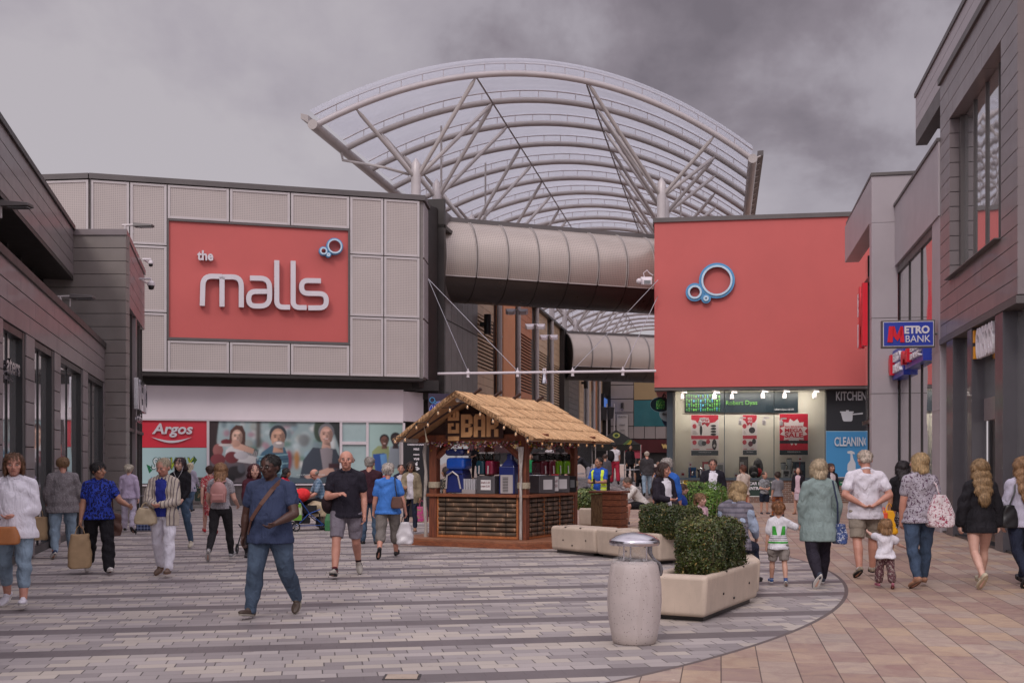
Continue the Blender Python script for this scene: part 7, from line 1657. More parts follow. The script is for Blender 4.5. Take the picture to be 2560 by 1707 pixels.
    if kind in ('trousers', 'shorts'):
        m_ = .011; mb.loft([ring(zs(f), rx*bw+m_/H, ry*fat+m_/H+.001) for f, rx, ry in ((-.14, .06, .05), (-.02, .090, .064), (.12, .092, .064), (.27, .077, .055))] if seat is None else [ring(zs(f), rx*bw+m_/H, ry*fat+m_/H+.004) for f, rx, ry in ((-.12, .08, .06), (.0, .094, .068), (.16, .092, .066), (.27, .086, .062))])
        for k in ('L', 'R'):
            hp, kn, an_, fd, up_ = legs[k]; hp, kn, an_ = O(hp), O(kn), O(an_); pts = [(0, hp, .055*H*fat), (.28, hp.lerp(kn, .55), .044*H*fat), (.5, kn, .034*H*fat), (.66, kn.lerp(an_, .32)+Vector((0, .008*H, 0)), .035*H*fat), (1, an_, .024*H)]
            for (f0, p0, r0), (f1, p1, r1) in zip(pts, pts[1:]):
                if ln <= f0+.02: break
                if ln < f1: k_ = (ln-f0)/(f1-f0); p1 = p0.lerp(p1, k_); r1 = r0+(r1-r0)*k_
                mb.cap(p0, r0+m_+wid*f0, p1, r1+m_+wid*min(f1, ln)) if not (kind == 'shorts') else mb.tube([p0, p1+(p1-p0).normalized()*.01], [r0+m_+.006, r1+m_+.010+wid], 16)
    else:   # skirt
        f1 = (H*ln-hz_hip)/(shz-hz_hip); sw = wid; c_ = (legs['L'][2]+legs['R'][2])/2
        rg = [ring(zs(f1), .075+sw, .062+sw, 0), ring(zs(f1*.5), .092+sw*.55, .070+sw*.5, 0), ring(zs(-.02), .094*bw, .072, 0), ring(zs(.12), .092*bw+.006, .07, 0), ring(zs(.28), .082*bw+.006, .062, 0)]; mb.loft(rg)
    if kind != 'none': fuse(mb, {'trousers': 'trousers', 'shorts': 'shorts', 'skirt': 'skirt'}[kind], bmat, t, cvox, ('cloth', .009 if kind != 'skirt' else .013))
    # ---- shoes
    for k in ('L', 'R'):
        hp, kn, an_, fd, up_ = legs[k]; an_ = O(an_); sdv = fd.cross(up_).normalized(); rot = Matrix((sdv, -fd, up_)).transposed(); mb = MB(); base_ = an_-up_*(ank)
        mb.ell(base_+fd*flen*.42+up_*.018*H, (.0285*H, flen*.38, .018*H), rot, 14, 8); mb.ell(base_-fd*flen*.06+up_*.022*H, (.0245*H, flen*.25, .024*H), rot, 14, 8); mb.cap(base_-fd*flen*.02+up_*.02*H, .023*H, base_+fd*flen*.2+up_*.034*H, .019*H)
        so = fuse(mb, 'shoe', shoe[0], t, max(vox*1.1, .008), None, 2)
        mb = MB(); P_ = []
        for i in range(18):
            a = 2*math.pi*i/18; yy = math.sin(a); P_.append(base_+fd*(flen*.235+yy*flen*.51)+sdv*math.cos(a)*.029*H*(1.0 if yy > 0 else .84))
        mb.prism([p_ for p_ in P_], up_*.011*H); mb.build('sole', shoe[1], so, local=True)
    if socks:
        for k in ('L', 'R'):
            hp, kn, an_, fd, up_ = legs[k]; mb = MB(); mb.cap(O(an_)+(kn-an_)*.12, .0235*H, O(an_)-up_*ank*.3, .024*H); mb.build('sock', socks, t, local=True, smooth=True)
    if glasses:
        mb = MB()
        for sg in (-1, 1):
            mb.tube([hd(sg*(.33+.19*math.cos(a)), -.95, .03+.14*math.sin(a)) for a in [2*math.pi*i/12 for i in range(12)]], .02*u, 5, closed=True); mb.tube([hd(sg*.52, -.93, .06), hd(sg*.9, .05, .06)], .018*u, 5)
            if glasses == 'sun': mb.ell(hd(sg*.33, -.95, .02), (.2*u, .03*u, .15*u), HMx, 10, 6)
        mb.build('glasses', plastic_black, t, local=True)
    J = dict(t=t, H=H, arms={k: tuple(O(a) for a in v[:3]) for k, v in arms.items()}, O=O, T=T, zs=zs, hd=hd, ring=ring, M=WM[t.name], hip=O((0, 0, hz_hip)), sh=O(T((0, 0, shz))), bw=bw)
    PEOPLE[key] = J; return J
def hand(J, k):      # where the fingers close, in the person's own frame
    s, e, w = J['arms'][k]; return w+(w-e).normalized()*.055*J['H']
denim = cloth('#485a70', 'denim'); denim_d = cloth('#2b3646', 'denim'); denim_l = cloth('#8395a6', 'denim'); navy_d = cloth('#23283a', 'denim')
wht = cloth('#dcd8e2'); blk = cloth('#1c1a1f'); khaki = cloth('#8f8478'); gry = cloth('#8b878c')
sw_ = (mat('white trainer', '#d5cfcd', .5, 0, .08, 20), mat('pale sole', '#c9c4be', .6)); sb_ = (mat('black shoe', '#211e22', .45, 0, .1, 20), mat('black sole', '#151416', .7)); sbr = (mat('dark brown shoe', '#43352d', .5, 0, .12, 20), mat('grey sole', '#8a8379', .6)); snv = (mat('navy shoe', '#27375a', .5, 0, .12, 20), mat('pale sole', '#c9c4be', .6)); stan = (mat('tan sandal', '#9a6f57', .6, 0, .1, 20), mat('brown sole', '#6d5040', .6)); sgy = (mat('grey trainer', '#9a938c', .6, 0, .25, 25), mat('black sole', '#151416', .7)); srd = (mat('red shoe', '#b3242f', .5), mat('red sole', '#8f1c26', .6)); spk = (mat('pink shoe', '#a05f70', .5), mat('pink sole', '#8d4a5c', .6)); sbg = (mat('beige sandal', '#b5a28c', .6), mat('beige sole', '#a8957e', .6))
def G(u, v): p = gp(u, v); return (p.x, p.y)
def at(u, Y, z=0): return (gx(u, Y), Y, z)
# left side
P = person
P('w1', 'woman in a loose white shirt and cropped jeans at the left edge, facing the camera', G(36, 1519), 1.70, 8, (wht, .78, .44, .045, .012), ('trousers', denim_l, .80), (mat('white canvas shoe', '#cbc6cf', .6), mat('pale sole', '#c9c4be', .6)), ('mid', '#6b4a33'), 'r', 1.30, 'stepL', .12, (6, 9, 66, -52), (6, 12, 28, -20), head=(14, 6))
P('w2', 'woman in a long grey knitted jumper with a bun, walking away beside the left shops', G(157, 1395), 1.69, 205, (cloth('#6f696c', 'knit'), .8, .44, .03, .008), ('trousers', denim_l, 1.0), snv, ('bun', '#8a6a4c', .5), 'r', 1.48, 'stepR', .1, (4, 14, 18, -4), (4, 14, 40, 4))
P('w3', 'woman in a blue leopard print top with one hand held out, carrying a paper bag', G(247, 1433), 1.65, 22, (cloth('#2c3f9e', 'leopard', '#14163a'), .30, .49, .03), ('trousers', blk, 1.0, .030), sw_, ('bun', '#1f1a1c', -.1), 't', 1.22, 'walkL', .1, (22, 28, 70, 30), (2, 12, 8, 8), head=(38, 0))
P('w4', 'white haired woman in a lilac jacket pulling a checked trolley, walking away', G(322, 1331), 1.56, 185, (cloth('#b3a4bd'), .95, .49, .03), ('trousers', cloth('#b9b0c2'), 1.0, .01), sb_, ('curly', '#c9bfae'), 'p', 1.12, 'stepL', 0, (4, 10, 8, 4), (-8, 14, -4, 8))
P('w5', 'short haired woman in a striped linen blazer and white trousers with a cream handbag', G(409, 1440), 1.65, -5, (cloth('#2b3385'), .2, .5), ('trousers', wht, .97, .016), (mat('brown moccasin', '#6a5548', .6, 0, .3, 30), mat('brown sole', '#6d5040', .6)), ('short', '#b5a68f'), 'r', 1.1, 'stepL', 0, (14, 10, 74, -46), (14, 12, 72, -44), head=(-14, 16), jacket=(cloth('#b9ada0', 'stripe', '#6e6468'), .95, .42))
P('w6', 'young woman in a black top and jeans looking at her phone with earphones in', G(450, 1371), 1.70, -6, (blk, .9, .53), ('trousers', denim, 1.0), (mat('cream trainer', '#b5aa9a', .6, 0, .1, 20), mat('pale sole', '#c9c4be', .6)), ('long', '#33232a'), 'p', .98, 'stepR', 0, (10, 6, 40, -14), (16, 10, 118, -24), head=(-8, 4))
P('w6b', 'woman in a pale lilac coat walking behind the girl with the phone', G(476, 1281), 1.66, 160, (cloth('#a9a3b5'), .95, .42, .03), ('trousers', denim, 1.0), sb_, ('mid', '#c2b59c'), 'w', 1.1, 'walkL')
P('w7', 'young woman in a grey T-shirt and black leggings with a pink backpack, walking away', G(552, 1399), 1.64, 183, (cloth('#8f8b90', 'knit'), .26, .53, .012), ('trousers', cloth('#262427'), 1.0, -.003), (mat('grey runner', '#8d8a8c', .6, 0, .2, 25), mat('white sole', '#c4c0bc', .6)), ('mid', '#9a7352'), 'p', 1.0, 'walkR', 0, (8, 16, 62, 4), (8, 16, 62, 4))
P('w8', 'woman in a red floral dress and red shoes half hidden behind the pink backpack', G(525, 1333), 1.58, 195, (cloth('#a5303c', 'floral', '#c9b0a8'), .3, .5), ('skirt', cloth('#a5303c', 'floral', '#c9b0a8'), .27, .006), srd, ('short', '#4a332c'), 'p', 1.0, 'walkL')
P('m9', 'man in a navy T-shirt and jeans with a brown strap across his chest', G(676, 1541), 1.71, -14, (cloth('#343d58'), .27, .455, .02, .006), ('trousers', cloth('#465467', 'denim'), 1.0, .012), sbr, ('short', '#15110f'), 'b', 1.42, 'm9', .16, (14, 20, 60, -36), (-4, 18, 4, 6), head=(-10, 3), sex='m', glasses='clear')
P('w9b', 'woman with dark red hair pushing a black pushchair behind the man in navy', G(636, 1392), 1.62, 20, (cloth('#4a1f2a'), .9, .5, .01), ('trousers', blk, 1.0), sb_, ('long', '#4a1a22'), 'p', 1.0, 'stand', 0, (20, 8, 60, 0), (20, 8, 60, 0))
P('w10', 'dark haired woman in a red top pushing the red pushchair', G(706, 1322), 1.52, 78, (cloth('#c23145'), .35, .5), ('trousers', blk, 1.0), sb_, ('long', '#231a1c'), 't', .98, 'stand', 0, (40, 8, 72, 0), (40, 8, 72, 0), lean=10)
P('m11', 'grey haired man in glasses and a checked shirt sitting by the red pushchair', at(806, 27.6), 1.68, -70, (cloth('#7f93a8', 'plaid', '#3f5f7a'), .4, .5), ('trousers', blk, 1.0), sb_, ('balding', '#8f8880'), 'r', 1.05, 'sit', .1, (20, 8, 60, 0), (25, 8, 66, 0), lean=16, head=(0, 14), seat=.60, sex='m', glasses='clear')
P('m12', 'balding man in a dark polo shirt and grey shorts walking to camera, hand raised', G(866, 1441), 1.82, 4, (cloth('#231f2a'), .29, .47, .016, .008), ('shorts', cloth('#77707a'), .42), sgy, ('balding', '#9a8a80'), 'r', 1.16, 'walkR', .12, (-4, 10, 12, 2), (14, 14, 104, -46), sex='m', socks=cloth('#5a1f28', 'band', '#1f1d22'))
P('m13', 'grey haired man in a maroon jumper and jeans, back to the camera', G(924, 1359), 1.76, 176, (cloth('#3a1f29'), .95, .47, .012), ('trousers', denim, 1.0, .01), sb_, ('short', '#a39a94'), 'r', 1.22, 'stand', .06, (4, 8, 20, -4), (4, 8, 24, -4), sex='m')
P('w14', 'white haired woman in a bright blue shirt and grey cropped trousers, walking away', G(970, 1394), 1.63, 184, (cloth('#4377c4'), .33, .47, .028, .01), ('trousers', cloth('#736c68'), .70, .028), (mat('black sandal', '#221f22', .5), mat('black sole', '#151416', .7)), ('curly', '#c2b7ae'), 'r', 1.22, 'walkR', .1, (0, 12, 14, 8), (-2, 18, 6, 14))
P('w15', 'woman in a beige mac, white top and sunglasses carrying a pink bag', G(1027, 1333), 1.62, -4, (cloth('#cfc8cf'), .2, .47, .015), ('trousers', navy_d, .93, -.002), stan, ('mid', '#3a2a26'), 't', .98, 'stepL', 0, (-2, 12, 14, 6), (16, 10, 92, -20), head=(0, 12), jacket=(cloth('#8d7f6a'), .95, .40), glasses='sun')
P('w16', 'woman with hair tied back in a dark jacket behind the woman in the beige mac', G(1003, 1318), 1.60, 0, (cloth('#c5bdc5'), .2, .5), ('trousers', navy_d, 1.0), sb_, ('short', '#3b2c26'), 'r', 1.0, 'stand', 0, (10, 8, 70, -20), (10, 8, 70, -20), jacket=(cloth('#232338'), .95, .46))
# right side
P('m17', 'bearded young man in a blue T-shirt and yellow hi-vis waistcoat behind the podium', at(1497, 29.6), 1.78, -28, (cloth('#2c55b0'), .34, .48, .01), ('trousers', blk, 1.0), sb_, ('short', '#241c1a'), 't', 1.05, 'stand', 0, (24, 10, 88, -34), (24, 10, 84, -38), head=(-18, 4), sex='m')
def far(key, label, u, Y, *a, **k): P(key, label, at(u, Y, ground_z(gx(u, Y), Y)), *a, **k)
far('w18', 'woman in a white top and crimson trousers with a black rucksack, seen from behind', 1537, 48.2, 1.72, 178, (cloth('#cfcad0'), .2, .55), ('trousers', cloth('#9a2338'), .95, .035), sb_, ('bun', '#19161a', .6), 't', 1.12, 'stepL')
far('m18', 'man in a grey hooded top standing behind the man in hi-vis', 1513, 44.8, 1.68, 178, (cloth('#4c494f'), .95, .5, .02), ('trousers', blk, 1.0), sb_, ('short', '#4a3a34'), 't', 1.1, 'stand', sex='m')
far('m19', 'man in a dark jacket and pale grey trousers bending forward near the cafe tables', 1470, 47, 1.70, -80, (cloth('#26252a'), .95, .5, .02), ('trousers', cloth('#8f8a92'), 1.0, .012), sb_, ('short', '#2b2524'), 't', 1.1, 'stand', 0, (50, 8, 60, 0), (60, 8, 70, 0), lean=48, sex='m')
far('m20', 'white haired man in a charcoal jacket and pale jeans walking up the cobbled slope', 1617, 44.6, 1.76, 184, (cloth('#3a373a'), .95, .46, .025), ('trousers', denim_l, 1.0, .01), sb_, ('short', '#a89c90'), 'r', 1.2, 'stepR', sex='m')
far('m21', 'tall man all in black by the far store entrance', 1600, 52, 1.80, 0, (blk, .35, .48, .01), ('trousers', blk, 1.0, .01), sb_, ('short', '#1b1718'), 't', 1.1, 'stand', sex='m')
far('m22', 'man in dark clothes with folded arms inside the far store entrance', 1645, 56, 1.72, 10, (cloth('#3d2f33'), .35, .48), ('trousers', blk, 1.0), sb_, ('short', '#5a4a42'), 'w', 1.1, 'stand', 0, (20, 12, 90, -50), (20, 12, 90, -50), sex='m')
far('w23', 'woman in a dark sleeveless top by the corner of the homeware shop', 1668, 54, 1.64, 180, (cloth('#4a1f28'), 0, .5), ('trousers', blk, 1.0), sb_, ('bob', '#4a3228'), 'w', 1.1, 'stand')
far('w24', 'woman in black beside the pink banner in the far entrance', 1575, 50, 1.62, 20, (blk, .9, .45, .02), ('trousers', blk, 1.0), sb_, ('mid', '#231c1e'), 't', 1.1, 'stand')
far('w25', 'woman in black looking at her phone seen through the bar', 1189, 53, 1.68, 5, (blk, .35, .48, .01), ('trousers', blk, .9), sbg, ('mid', '#3a2a26'), 'w', 1.05, 'stand', 0, (20, 10, 110, -30), (20, 10, 110, -30))
far('m26', 'man in a pink top sitting at a cafe table seen through the bar', 1388, 47, 1.70, 190, (cloth('#d8384e'), .5, .5), ('trousers', denim, 1.0), sb_, ('short', '#8a5a40'), 'w', 1.15, 'sit', seat=.45, sex='m')
far('w27', 'woman in a green top and sunglasses seen through the bar', 1326, 46, 1.55, 40, (cloth('#1f7a4a'), .3, .5), ('trousers', denim_d, 1.0), sb_, ('pony', '#5a4030'), 'w', 1.0, 'stand', glasses='sun')
far('w28', 'woman in a pale shirt standing right behind the pink topped man', 1374, 50, 1.66, 150, (cloth('#c9c0c4'), .5, .5), ('trousers', blk, 1.0), sb_, ('bob', '#a08060'), 'w', 1.1, 'stand')
far('w29', 'woman in a pink dress with bare arms right of the bar counter', 1425, 40, 1.64, 186, (cloth('#c08a94'), .1, .45), ('skirt', cloth('#c08a94'), .30, .01), sbg, ('mid', '#7a5a44'), 'p', 1.05, 'stepL')
far('w31', 'woman in a black and cream patterned top standing inside the bar at the left', 1117, 25.6, 1.55, -100, (cloth('#17151a', 'floral', '#b9ad94'), .3, .5), ('trousers', blk, 1.0), sb_, ('bob', '#3b2a26'), 't', 1.1, 'stand')
P('m23', 'man in a white long sleeved top and black shorts sitting forward with clasped hands', at(1606, 28.9), 1.72, -82, (cloth('#cbc4c0'), .8, .5, .01), ('shorts', blk, .40), (mat('purple trainer', '#3a3048', .6), mat('black sole', '#151416', .7)), ('short', '#6a5a50'), 'r', 1.12, 'sit', .05, (40, 4, 66, -12), (40, 4, 66, -12), lean=36, head=(0, -14), seat=.45, sex='m')
P('w24b', 'grey curly haired woman in a blue cardigan standing behind the dark haired woman', at(1667, 20.8), 1.72, 165, (cloth('#2f5fb0'), .75, .44, .02), ('trousers', navy_d, 1.0), sb_, ('curly', '#b5aca6'), 'r', 1.15, 'stand', 0, (4, 12, 20, 6), (4, 12, 14, 4))
P('w25b', 'woman with long dark hair in a black cardigan over a white top looking right', at(1660, 19.2), 1.64, 34, (cloth('#d3ced6'), .2, .46, .03), ('trousers', navy_d, 1.0), sb_, ('long', '#3b251e'), 'r', 1.05, 'stand', .03, (10, 8, 40, -10), (16, 14, 82, -40), head=(22, 10), jacket=(cloth('#26202a'), .9, .46))
P('c26', 'child with tied back hair in a bright blue dress next to the black cardigan', at(1706, 21.4), 1.24, 70, (cloth('#26418f'), .2, .45), ('skirt', cloth('#26418f'), .36, .01), sw_, ('pony', '#4a3226'), 'w', 1.0, 'stand')
P('c27', 'small girl in a pale pink top standing among the box bushes', at(1752, 19.0), 1.12, 30, (cloth('#c7a3ad'), .4, .45, .015), ('trousers', cloth('#b9a0a8', 'floral', '#7a5a66'), 1.0), spk, ('pony', '#8a6648'), 'p', 1.0, 'stand', head=(10, 0))
P('w28b', 'blond woman in a grey quilted waistcoat sitting with her back turned on the stone bench', at(1836, 14.1), 1.66, 150, (cloth('#9aa7bd'), .9, .5), ('trousers', navy_d, 1.0), sb_, ('bob', '#a98e68'), 'w', 1.12, 'sit', 0, (10, 10, 46, 0), (20, 12, 60, -10), lean=8, head=(46, 0), seat=.49, jacket=(cloth('#77727c', 'band', '#5c5863'), .0, .48))
P('m29', 'man in a dark suit jacket and open white shirt in front of the homeware window', at(1782, 25.7), 1.68, -8, (wht, .2, .48, .012), ('trousers', cloth('#211e24'), 1.0, .01), sb_, ('short', '#4a3a32'), 'r', 1.2, 'stepL', .12, (-2, 12, 10, 6), (10, 14, 70, -10), head=(0, 0), sex='m', glasses='clear', jacket=(cloth('#201e28'), .95, .44))
P('w30', 'woman in a cream jumper and long orange skirt with a brown shoulder bag, walking right', G(1858, 1302), 1.58, 205, (cloth('#c9b9ae'), .93, .47, .03), ('skirt', cloth('#c9482f'), .10, .012), stan, ('short', '#6a4030'), 'w', 1.12, 'walkL', 0, (-4, 14, 4, 10), (14, 12, 40, 8))
P('c31', 'boy in a grey T-shirt with a dark print facing the camera by the brick base', G(1911, 1284), 1.36, 12, (cloth('#8f9094', 'floral', '#33343a'), .35, .47, .012), ('shorts', cloth('#1f2433'), .42, .004), (mat('grey boot', '#4a464c', .6), mat('black sole', '#151416', .7)), ('short', '#3a2b24'), 'w', 1.0, 'stand', 0, (10, 10, 80, -30), (10, 10, 84, -30), head=(30, 6), socks=None)
P('c32', 'boy in a plain grey T-shirt seen from behind in front of the brick base', G(1944, 1296), 1.34, 188, (cloth('#7d7a80'), .42, .46, .03, .006), ('trousers', cloth('#9a5a2a', 'floral', '#2a3a6a'), 1.0), sb_, ('short', '#3f2e26'), 'w', 1.05, 'stepL', 0, (-4, 10, 8, 6), (20, 12, 70, -6))
P('c33', 'girl in a black jacket and pale dress near the green arrow sign', G(1996, 1285), 1.50, -30, (cloth('#c5aab5'), .3, .44), ('skirt', cloth('#c5b3be'), .30, .012), stan, ('long', '#2a1f22'), 'w', .98, 'stand', jacket=(cloth('#201c24'), .93, .48))
P('w36', 'brown haired woman in a dark cardigan behind the woman in the long green-grey cardigan', at(2077, 31), 1.63, 20, (cloth('#c9b9bd'), .2, .5), ('trousers', blk, 1.0), sb_, ('mid', '#4a2f26'), 'w', 1.05, 'stand', jacket=(cloth('#26232c'), .93, .48))
P('c34', 'toddler boy in a white T-shirt with green bands held by the hand', G(1946, 1464), 1.09, 172, (cloth('#d5d2d8', 'panel', '#3f9a3c'), .40, .42, .02, .004), ('shorts', cloth('#837a75'), .42, .004), (mat('blue trainer', '#2f4f86', .55), mat('pale sole', '#c9c4be', .6)), ('short', '#8a5c3c'), 'w', 1.05, 'stepL', 0, (4, 12, 8, 6), (26, 62, 30, 58), socks=cloth('#3f4f7a', 'band', '#c9c9d0'))
P('w35', 'blond woman in a long green-grey cardigan holding the toddler boy by the hand', G(2047, 1465), 1.69, 184, (cloth('#7f8e8c'), .93, .36, .045, .006), ('trousers', cloth('#26212c'), 1.0, .008), (mat('dark trainer', '#2d3342', .6), mat('white sole', '#c4c0bc', .6)), ('bob', '#b8a488'), 'p', 1.24, 'walkR', 0, (2, 12, 14, -2), (2, 18, 20, 2))
P('m37', 'white haired man in white polo shirt and khaki shorts, hands clasped behind his back', G(2163, 1442), 1.76, 178, (cloth('#d3cdd6'), .30, .45, .02, .010), ('shorts', khaki, .44, .006), (mat('brown walking shoe', '#8a7c6c', .6, 0, .25, 25), mat('black sole', '#151416', .7)), ('short', '#c2b2a4'), 'r', 1.34, 'stepR', .16, (-20, 22, -24, -56), (-20, 22, -24, -56), head=(0, 22), sex='m', socks=cloth('#cfc8c8'))
P('c38', 'tiny girl in a white blouse and patterned trousers reaching up', G(2213, 1471), .88, 176, (cloth('#d5d0d8'), .3, .42, .03, .012), ('trousers', cloth('#5a3a40', 'floral', '#a08c84'), .85, .02), spk, ('bob', '#9a7450'), 'p', 1.12, 'stepL', .05, (96, 20, 110, 14), (36, 40, 56, 52))
P('w39', 'dark haired woman in black carrying yellow carrier bags beside the man in the white polo', G(2256, 1400), 1.68, 178, (blk, .35, .5, .01), ('skirt', cloth('#2b262c', 'floral', '#b5aeb0'), .33, .01), sb_, ('mid', '#2a2226'), 't', 1.05, 'walkL', 0, (6, 8, 10, 2), (0, 16, 12, 14), glasses='sun')
P('w40', 'blond woman in a floral blouse and jeans with a floral bag over her shoulder', G(2298, 1468), 1.72, 186, (cloth('#a39ca6', 'floral', '#4a2c44'), .28, .47, .03, .008), ('trousers', cloth('#3d4c62', 'denim'), .97), stan, ('bob', '#b59870'), 'r', 1.22, 'stepR', 0, (4, 10, 12, 0), (8, 22, 40, 6), head=(32, 0))
P('w41', 'girl with long wavy blond hair, black sweatshirt and bare legs, walking away', G(2450, 1467), 1.69, 182, (cloth('#1f1d22'), .95, .43, .045, .020), ('shorts', blk, .12), (mat('beige canvas shoe', '#b0a690', .6), mat('beige sole', '#a8957e', .6)), ('long', '#8f7250'), 'p', 1.02, 'walkR', 0, (2, 16, 6, 6), (2, 16, 6, 6))
P('w42', 'woman with long fair hair and a pale lilac shirt cut off by the right edge', G(2556, 1464), 1.72, 184, (cloth('#b3aebf'), .85, .46, .03, .010), ('trousers', navy_d, .97), sb_, ('long', '#8f6c4c'), 'p', 1.12, 'walkR', 0, (2, 12, 10, 4), (2, 16, 22, 10))

# ------------------------------------------------------------------ things people carry
def item(J, name, label, cat, p, rz=0):
    w = J['M'] @ Vector(p); t = thing(name, label, cat, w, J['t'].rotation_euler.z+R(rz)); return t
def W2L(J, p): return J['M'] @ Vector(p)
def softbag(J, name, label, p, w, d, h, m, handles=None, straps=None, taper=.85, cat='bag', slump=.25, hm_=None):
    """a bag whose top edge hangs at p (person frame)"""
    t = item(J, name, label, cat, p); mb = MB(); n = 24; rg = []
    for z, k in ((-h, .78), (-h*.93, .97), (-h*.6, 1.0), (-h*.25, .5+taper*.5), (-.01, taper), (0, taper*.96)):
        rg.append([(w/2*k*abs(math.cos(a))**.55*(1 if math.cos(a) > 0 else -1), d/2*(1-slump*(1+z/h))*abs(math.sin(a))**.6*(1 if math.sin(a) > 0 else -1), z) for a in [2*math.pi*i/n for i in range(n)]])
    mb.loft(rg); o = fuse(mb, 'bag_body', m, t, .012, ('cloth', .010), 2)
    if handles:
        for q in (-1, 1):
            mb = MB(); mb.tube([(-w*.22, q*d*.15, -.03), (-w*.12, q*.008, handles*.7), (0, 0, handles), (w*.12, q*.008, handles*.7), (w*.22, q*d*.15, -.03)], .007, 6); mb.build('handle', hm_ or m, t, local=True, smooth=True)
    if straps:
        inv = WM[t.name].inverted() @ J['M']; mb = MB(); pts = [inv @ Vector(q) for q in straps]; mb.tube(pts, .011, 6); mb.build('strap', hm_ or m, t, local=True, smooth=True)
    return t
def over(J, side, back=True, low=None):
    """strap points running from the shoulder over the back to low"""
    H = J['H']; s = J['arms']['aL' if side > 0 else 'aR'][0]; 
    return s
PE = PEOPLE
leather_tan = mat('tan leather', '#a5673a', .5, 0, .12, 8); leather_br = mat('brown leather', '#5a3a30', .5, 0, .12, 8); leather_bk = mat('black leather', '#1d1b1e', .4, 0, .15, 8)
paper = mat('brown paper', '#a08565', .75, 0, .12, 7); cream_l = mat('cream leather', '#b5a387', .5, 0, .1, 8); pinkl = mat('pink leather', '#b07d78', .45, 0, .1, 8)
J = PE['w1']; H = 1.70; softbag(J, 'handbag', 'tan leather handbag worn by the woman at the left edge', (-.02, -.235, .93), .30, .12, .20, leather_tan, None, [(-.10, -.0, -0.+.91), (-.12, -.21, 1.05), (-.17, -.17, 1.25), (-.17, -.05, 1.42), (-.14, .03, 1.44)], .7, hm_=leather_br)
J = PE['w2']; p = (-.34, .0, .76); softbag(J, 'paper_bag', 'brown paper bag hanging at the left side of the woman in grey', (.36, -.05, .72), .25, .16, .40, paper, .14, None, .95)
J = PE['w3']; p = hand(J, 'aR'); softbag(J, 'paper_bag', 'crumpled brown paper bag held low by the woman in leopard print', (p[0]-.0, p[1], p[2]-.12), .34, .2, .50, paper, .14, None, .75)
s = J['arms']['aL'][0]; softbag(J, 'handbag', 'brown shoulder bag behind the arm of the woman in leopard print', (.25, .12, .88), .16, .10, .34, leather_br, None, [(.2, .12, .88), (.19, .08, 1.2), (.13, -.0, 1.38), (.19, -.07, 1.2)], .8)
J = PE['w5']; softbag(J, 'handbag', 'slouchy cream handbag hanging from the arm of the woman in the striped blazer', (-.20, -.16, .99), .33, .16, .23, cream_l, .08, None, .55)
J = PE['w6']; p = hand(J, 'aR'); t = item(J, 'phone', 'phone in the hand of the girl in black', 'phone', p); mb = MB(); mb.box(-.035, .035, -.01, .0, -.05, .09); mb.build('phone_body', white_paint, t, local=True, bevel=.006); mb = MB(); mb.box(-.03, .03, .0005, .0015, -.04, .08); mb.build('phone_screen', plastic_black, t, local=True)
mb = MB(); hd = J['hd']; a = hd(.86, -.2, -.2); c = Vector((0, -.14, 1.32)); b_ = hd(-.86, -.2, -.2)
mb.tube([a, a.lerp(c, .5)+Vector((.03, -.02, 0)), c, c.lerp(b_, .5)+Vector((-.03, -.02, 0)), b_], .0035, 5); t2 = item(J, 'earphones', 'white earphone cable on the girl in black', 'earphones', (0, 0, 0)); mb.build('cable', white_paint, t2, local=True)
J = PE['w7']; t = item(J, 'backpack', 'small pink leather backpack on the young woman in leggings', 'backpack', (0, .15, .98)); H = J['H']
mb = MB(); mb.ell((0, .04, .17), (.145, .075, .18)); mb.box(-.12, .12, -.02, .10, 0, .16); fuse(mb, 'bag_body', pinkl, t, .012, None, 4)
mb = MB(); mb.box(-.10, .10, .09, .125, .03, .14); mb.build('front_pocket', pinkl, t, local=True, bevel=.02)
mb = MB()
for q in (-1, 1): mb.tube([(q*.06, .04, .33), (q*.10, -.08, .36), (q*.12, -.18, .32), (q*.13, -.24, .2)], .012, 6)
mb.tube([(-.03, .04, .34), (0, .04, .40), (.03, .04, .34)], .008, 6); mb.build('strap', pinkl, t, local=True, smooth=True)
J = PE['m9']; t = item(J, 'messenger_strap', 'brown bag strap across the chest of the man in navy', 'bag', (0, 0, 1.2)); H = J['H']
mb = MB(); pts = [(.13, -.03, .24), (.09, -.135, .16), (-.02, -.185, .0), (-.13, -.185, -.16), (-.205, -.10, -.30), (-.21, .05, -.36), (-.12, .17, -.2), (.03, .17, .05), (.13, .08, .22)]
for a_, b_ in zip(pts, pts[1:]+pts[:1]):
    a_, b_ = Vector(a_), Vector(b_); c = (a_+b_)/2; dd = (b_-a_); nrm = Vector((c.x*.9, c.y, 0)).normalized(); sd = dd.normalized().cross(nrm).normalized(); mb.obox(c, dd*.52, sd*.022, nrm*.004)
mb.build('strap', leather_br, t, local=True)
mb = MB(); mb.box(-.16, .08, .20, .28, -.40, -.18); mb.build('bag_body', leather_bk, t, local=True, bevel=.03)
J = PE['m12']; t = item(J, 'shoulder_bag', 'dark bag hanging at the hip of the man in the dark polo', 'bag', (-.26, .1, 1.1)); mb = MB(); mb.ell((0, 0, -.05), (.11, .16, .15)); mb.build('bag_body', cloth('#2d1f24'), t, local=True, smooth=True)
mb = MB(); mb.tube([(.0, -.05, .05), (.08, -.17, .22), (.10, -.12, .40), (.12, .02, .44), (.05, .12, .3), (0, .1, .05)], .016, 6); mb.build('strap', cloth('#3a2228'), t, local=True)
J = PE['w14']; p = hand(J, 'aR'); softbag(J, 'carrier_bag', 'white plastic carrier bag held low by the woman in the bright blue shirt', (p[0]+.03, p[1], p[2]-.10), .30, .24, .38, mat('white plastic bag', '#c9c4c8', .35, 0, .08, 9), .13, None, .5, hm_=plastic_black)
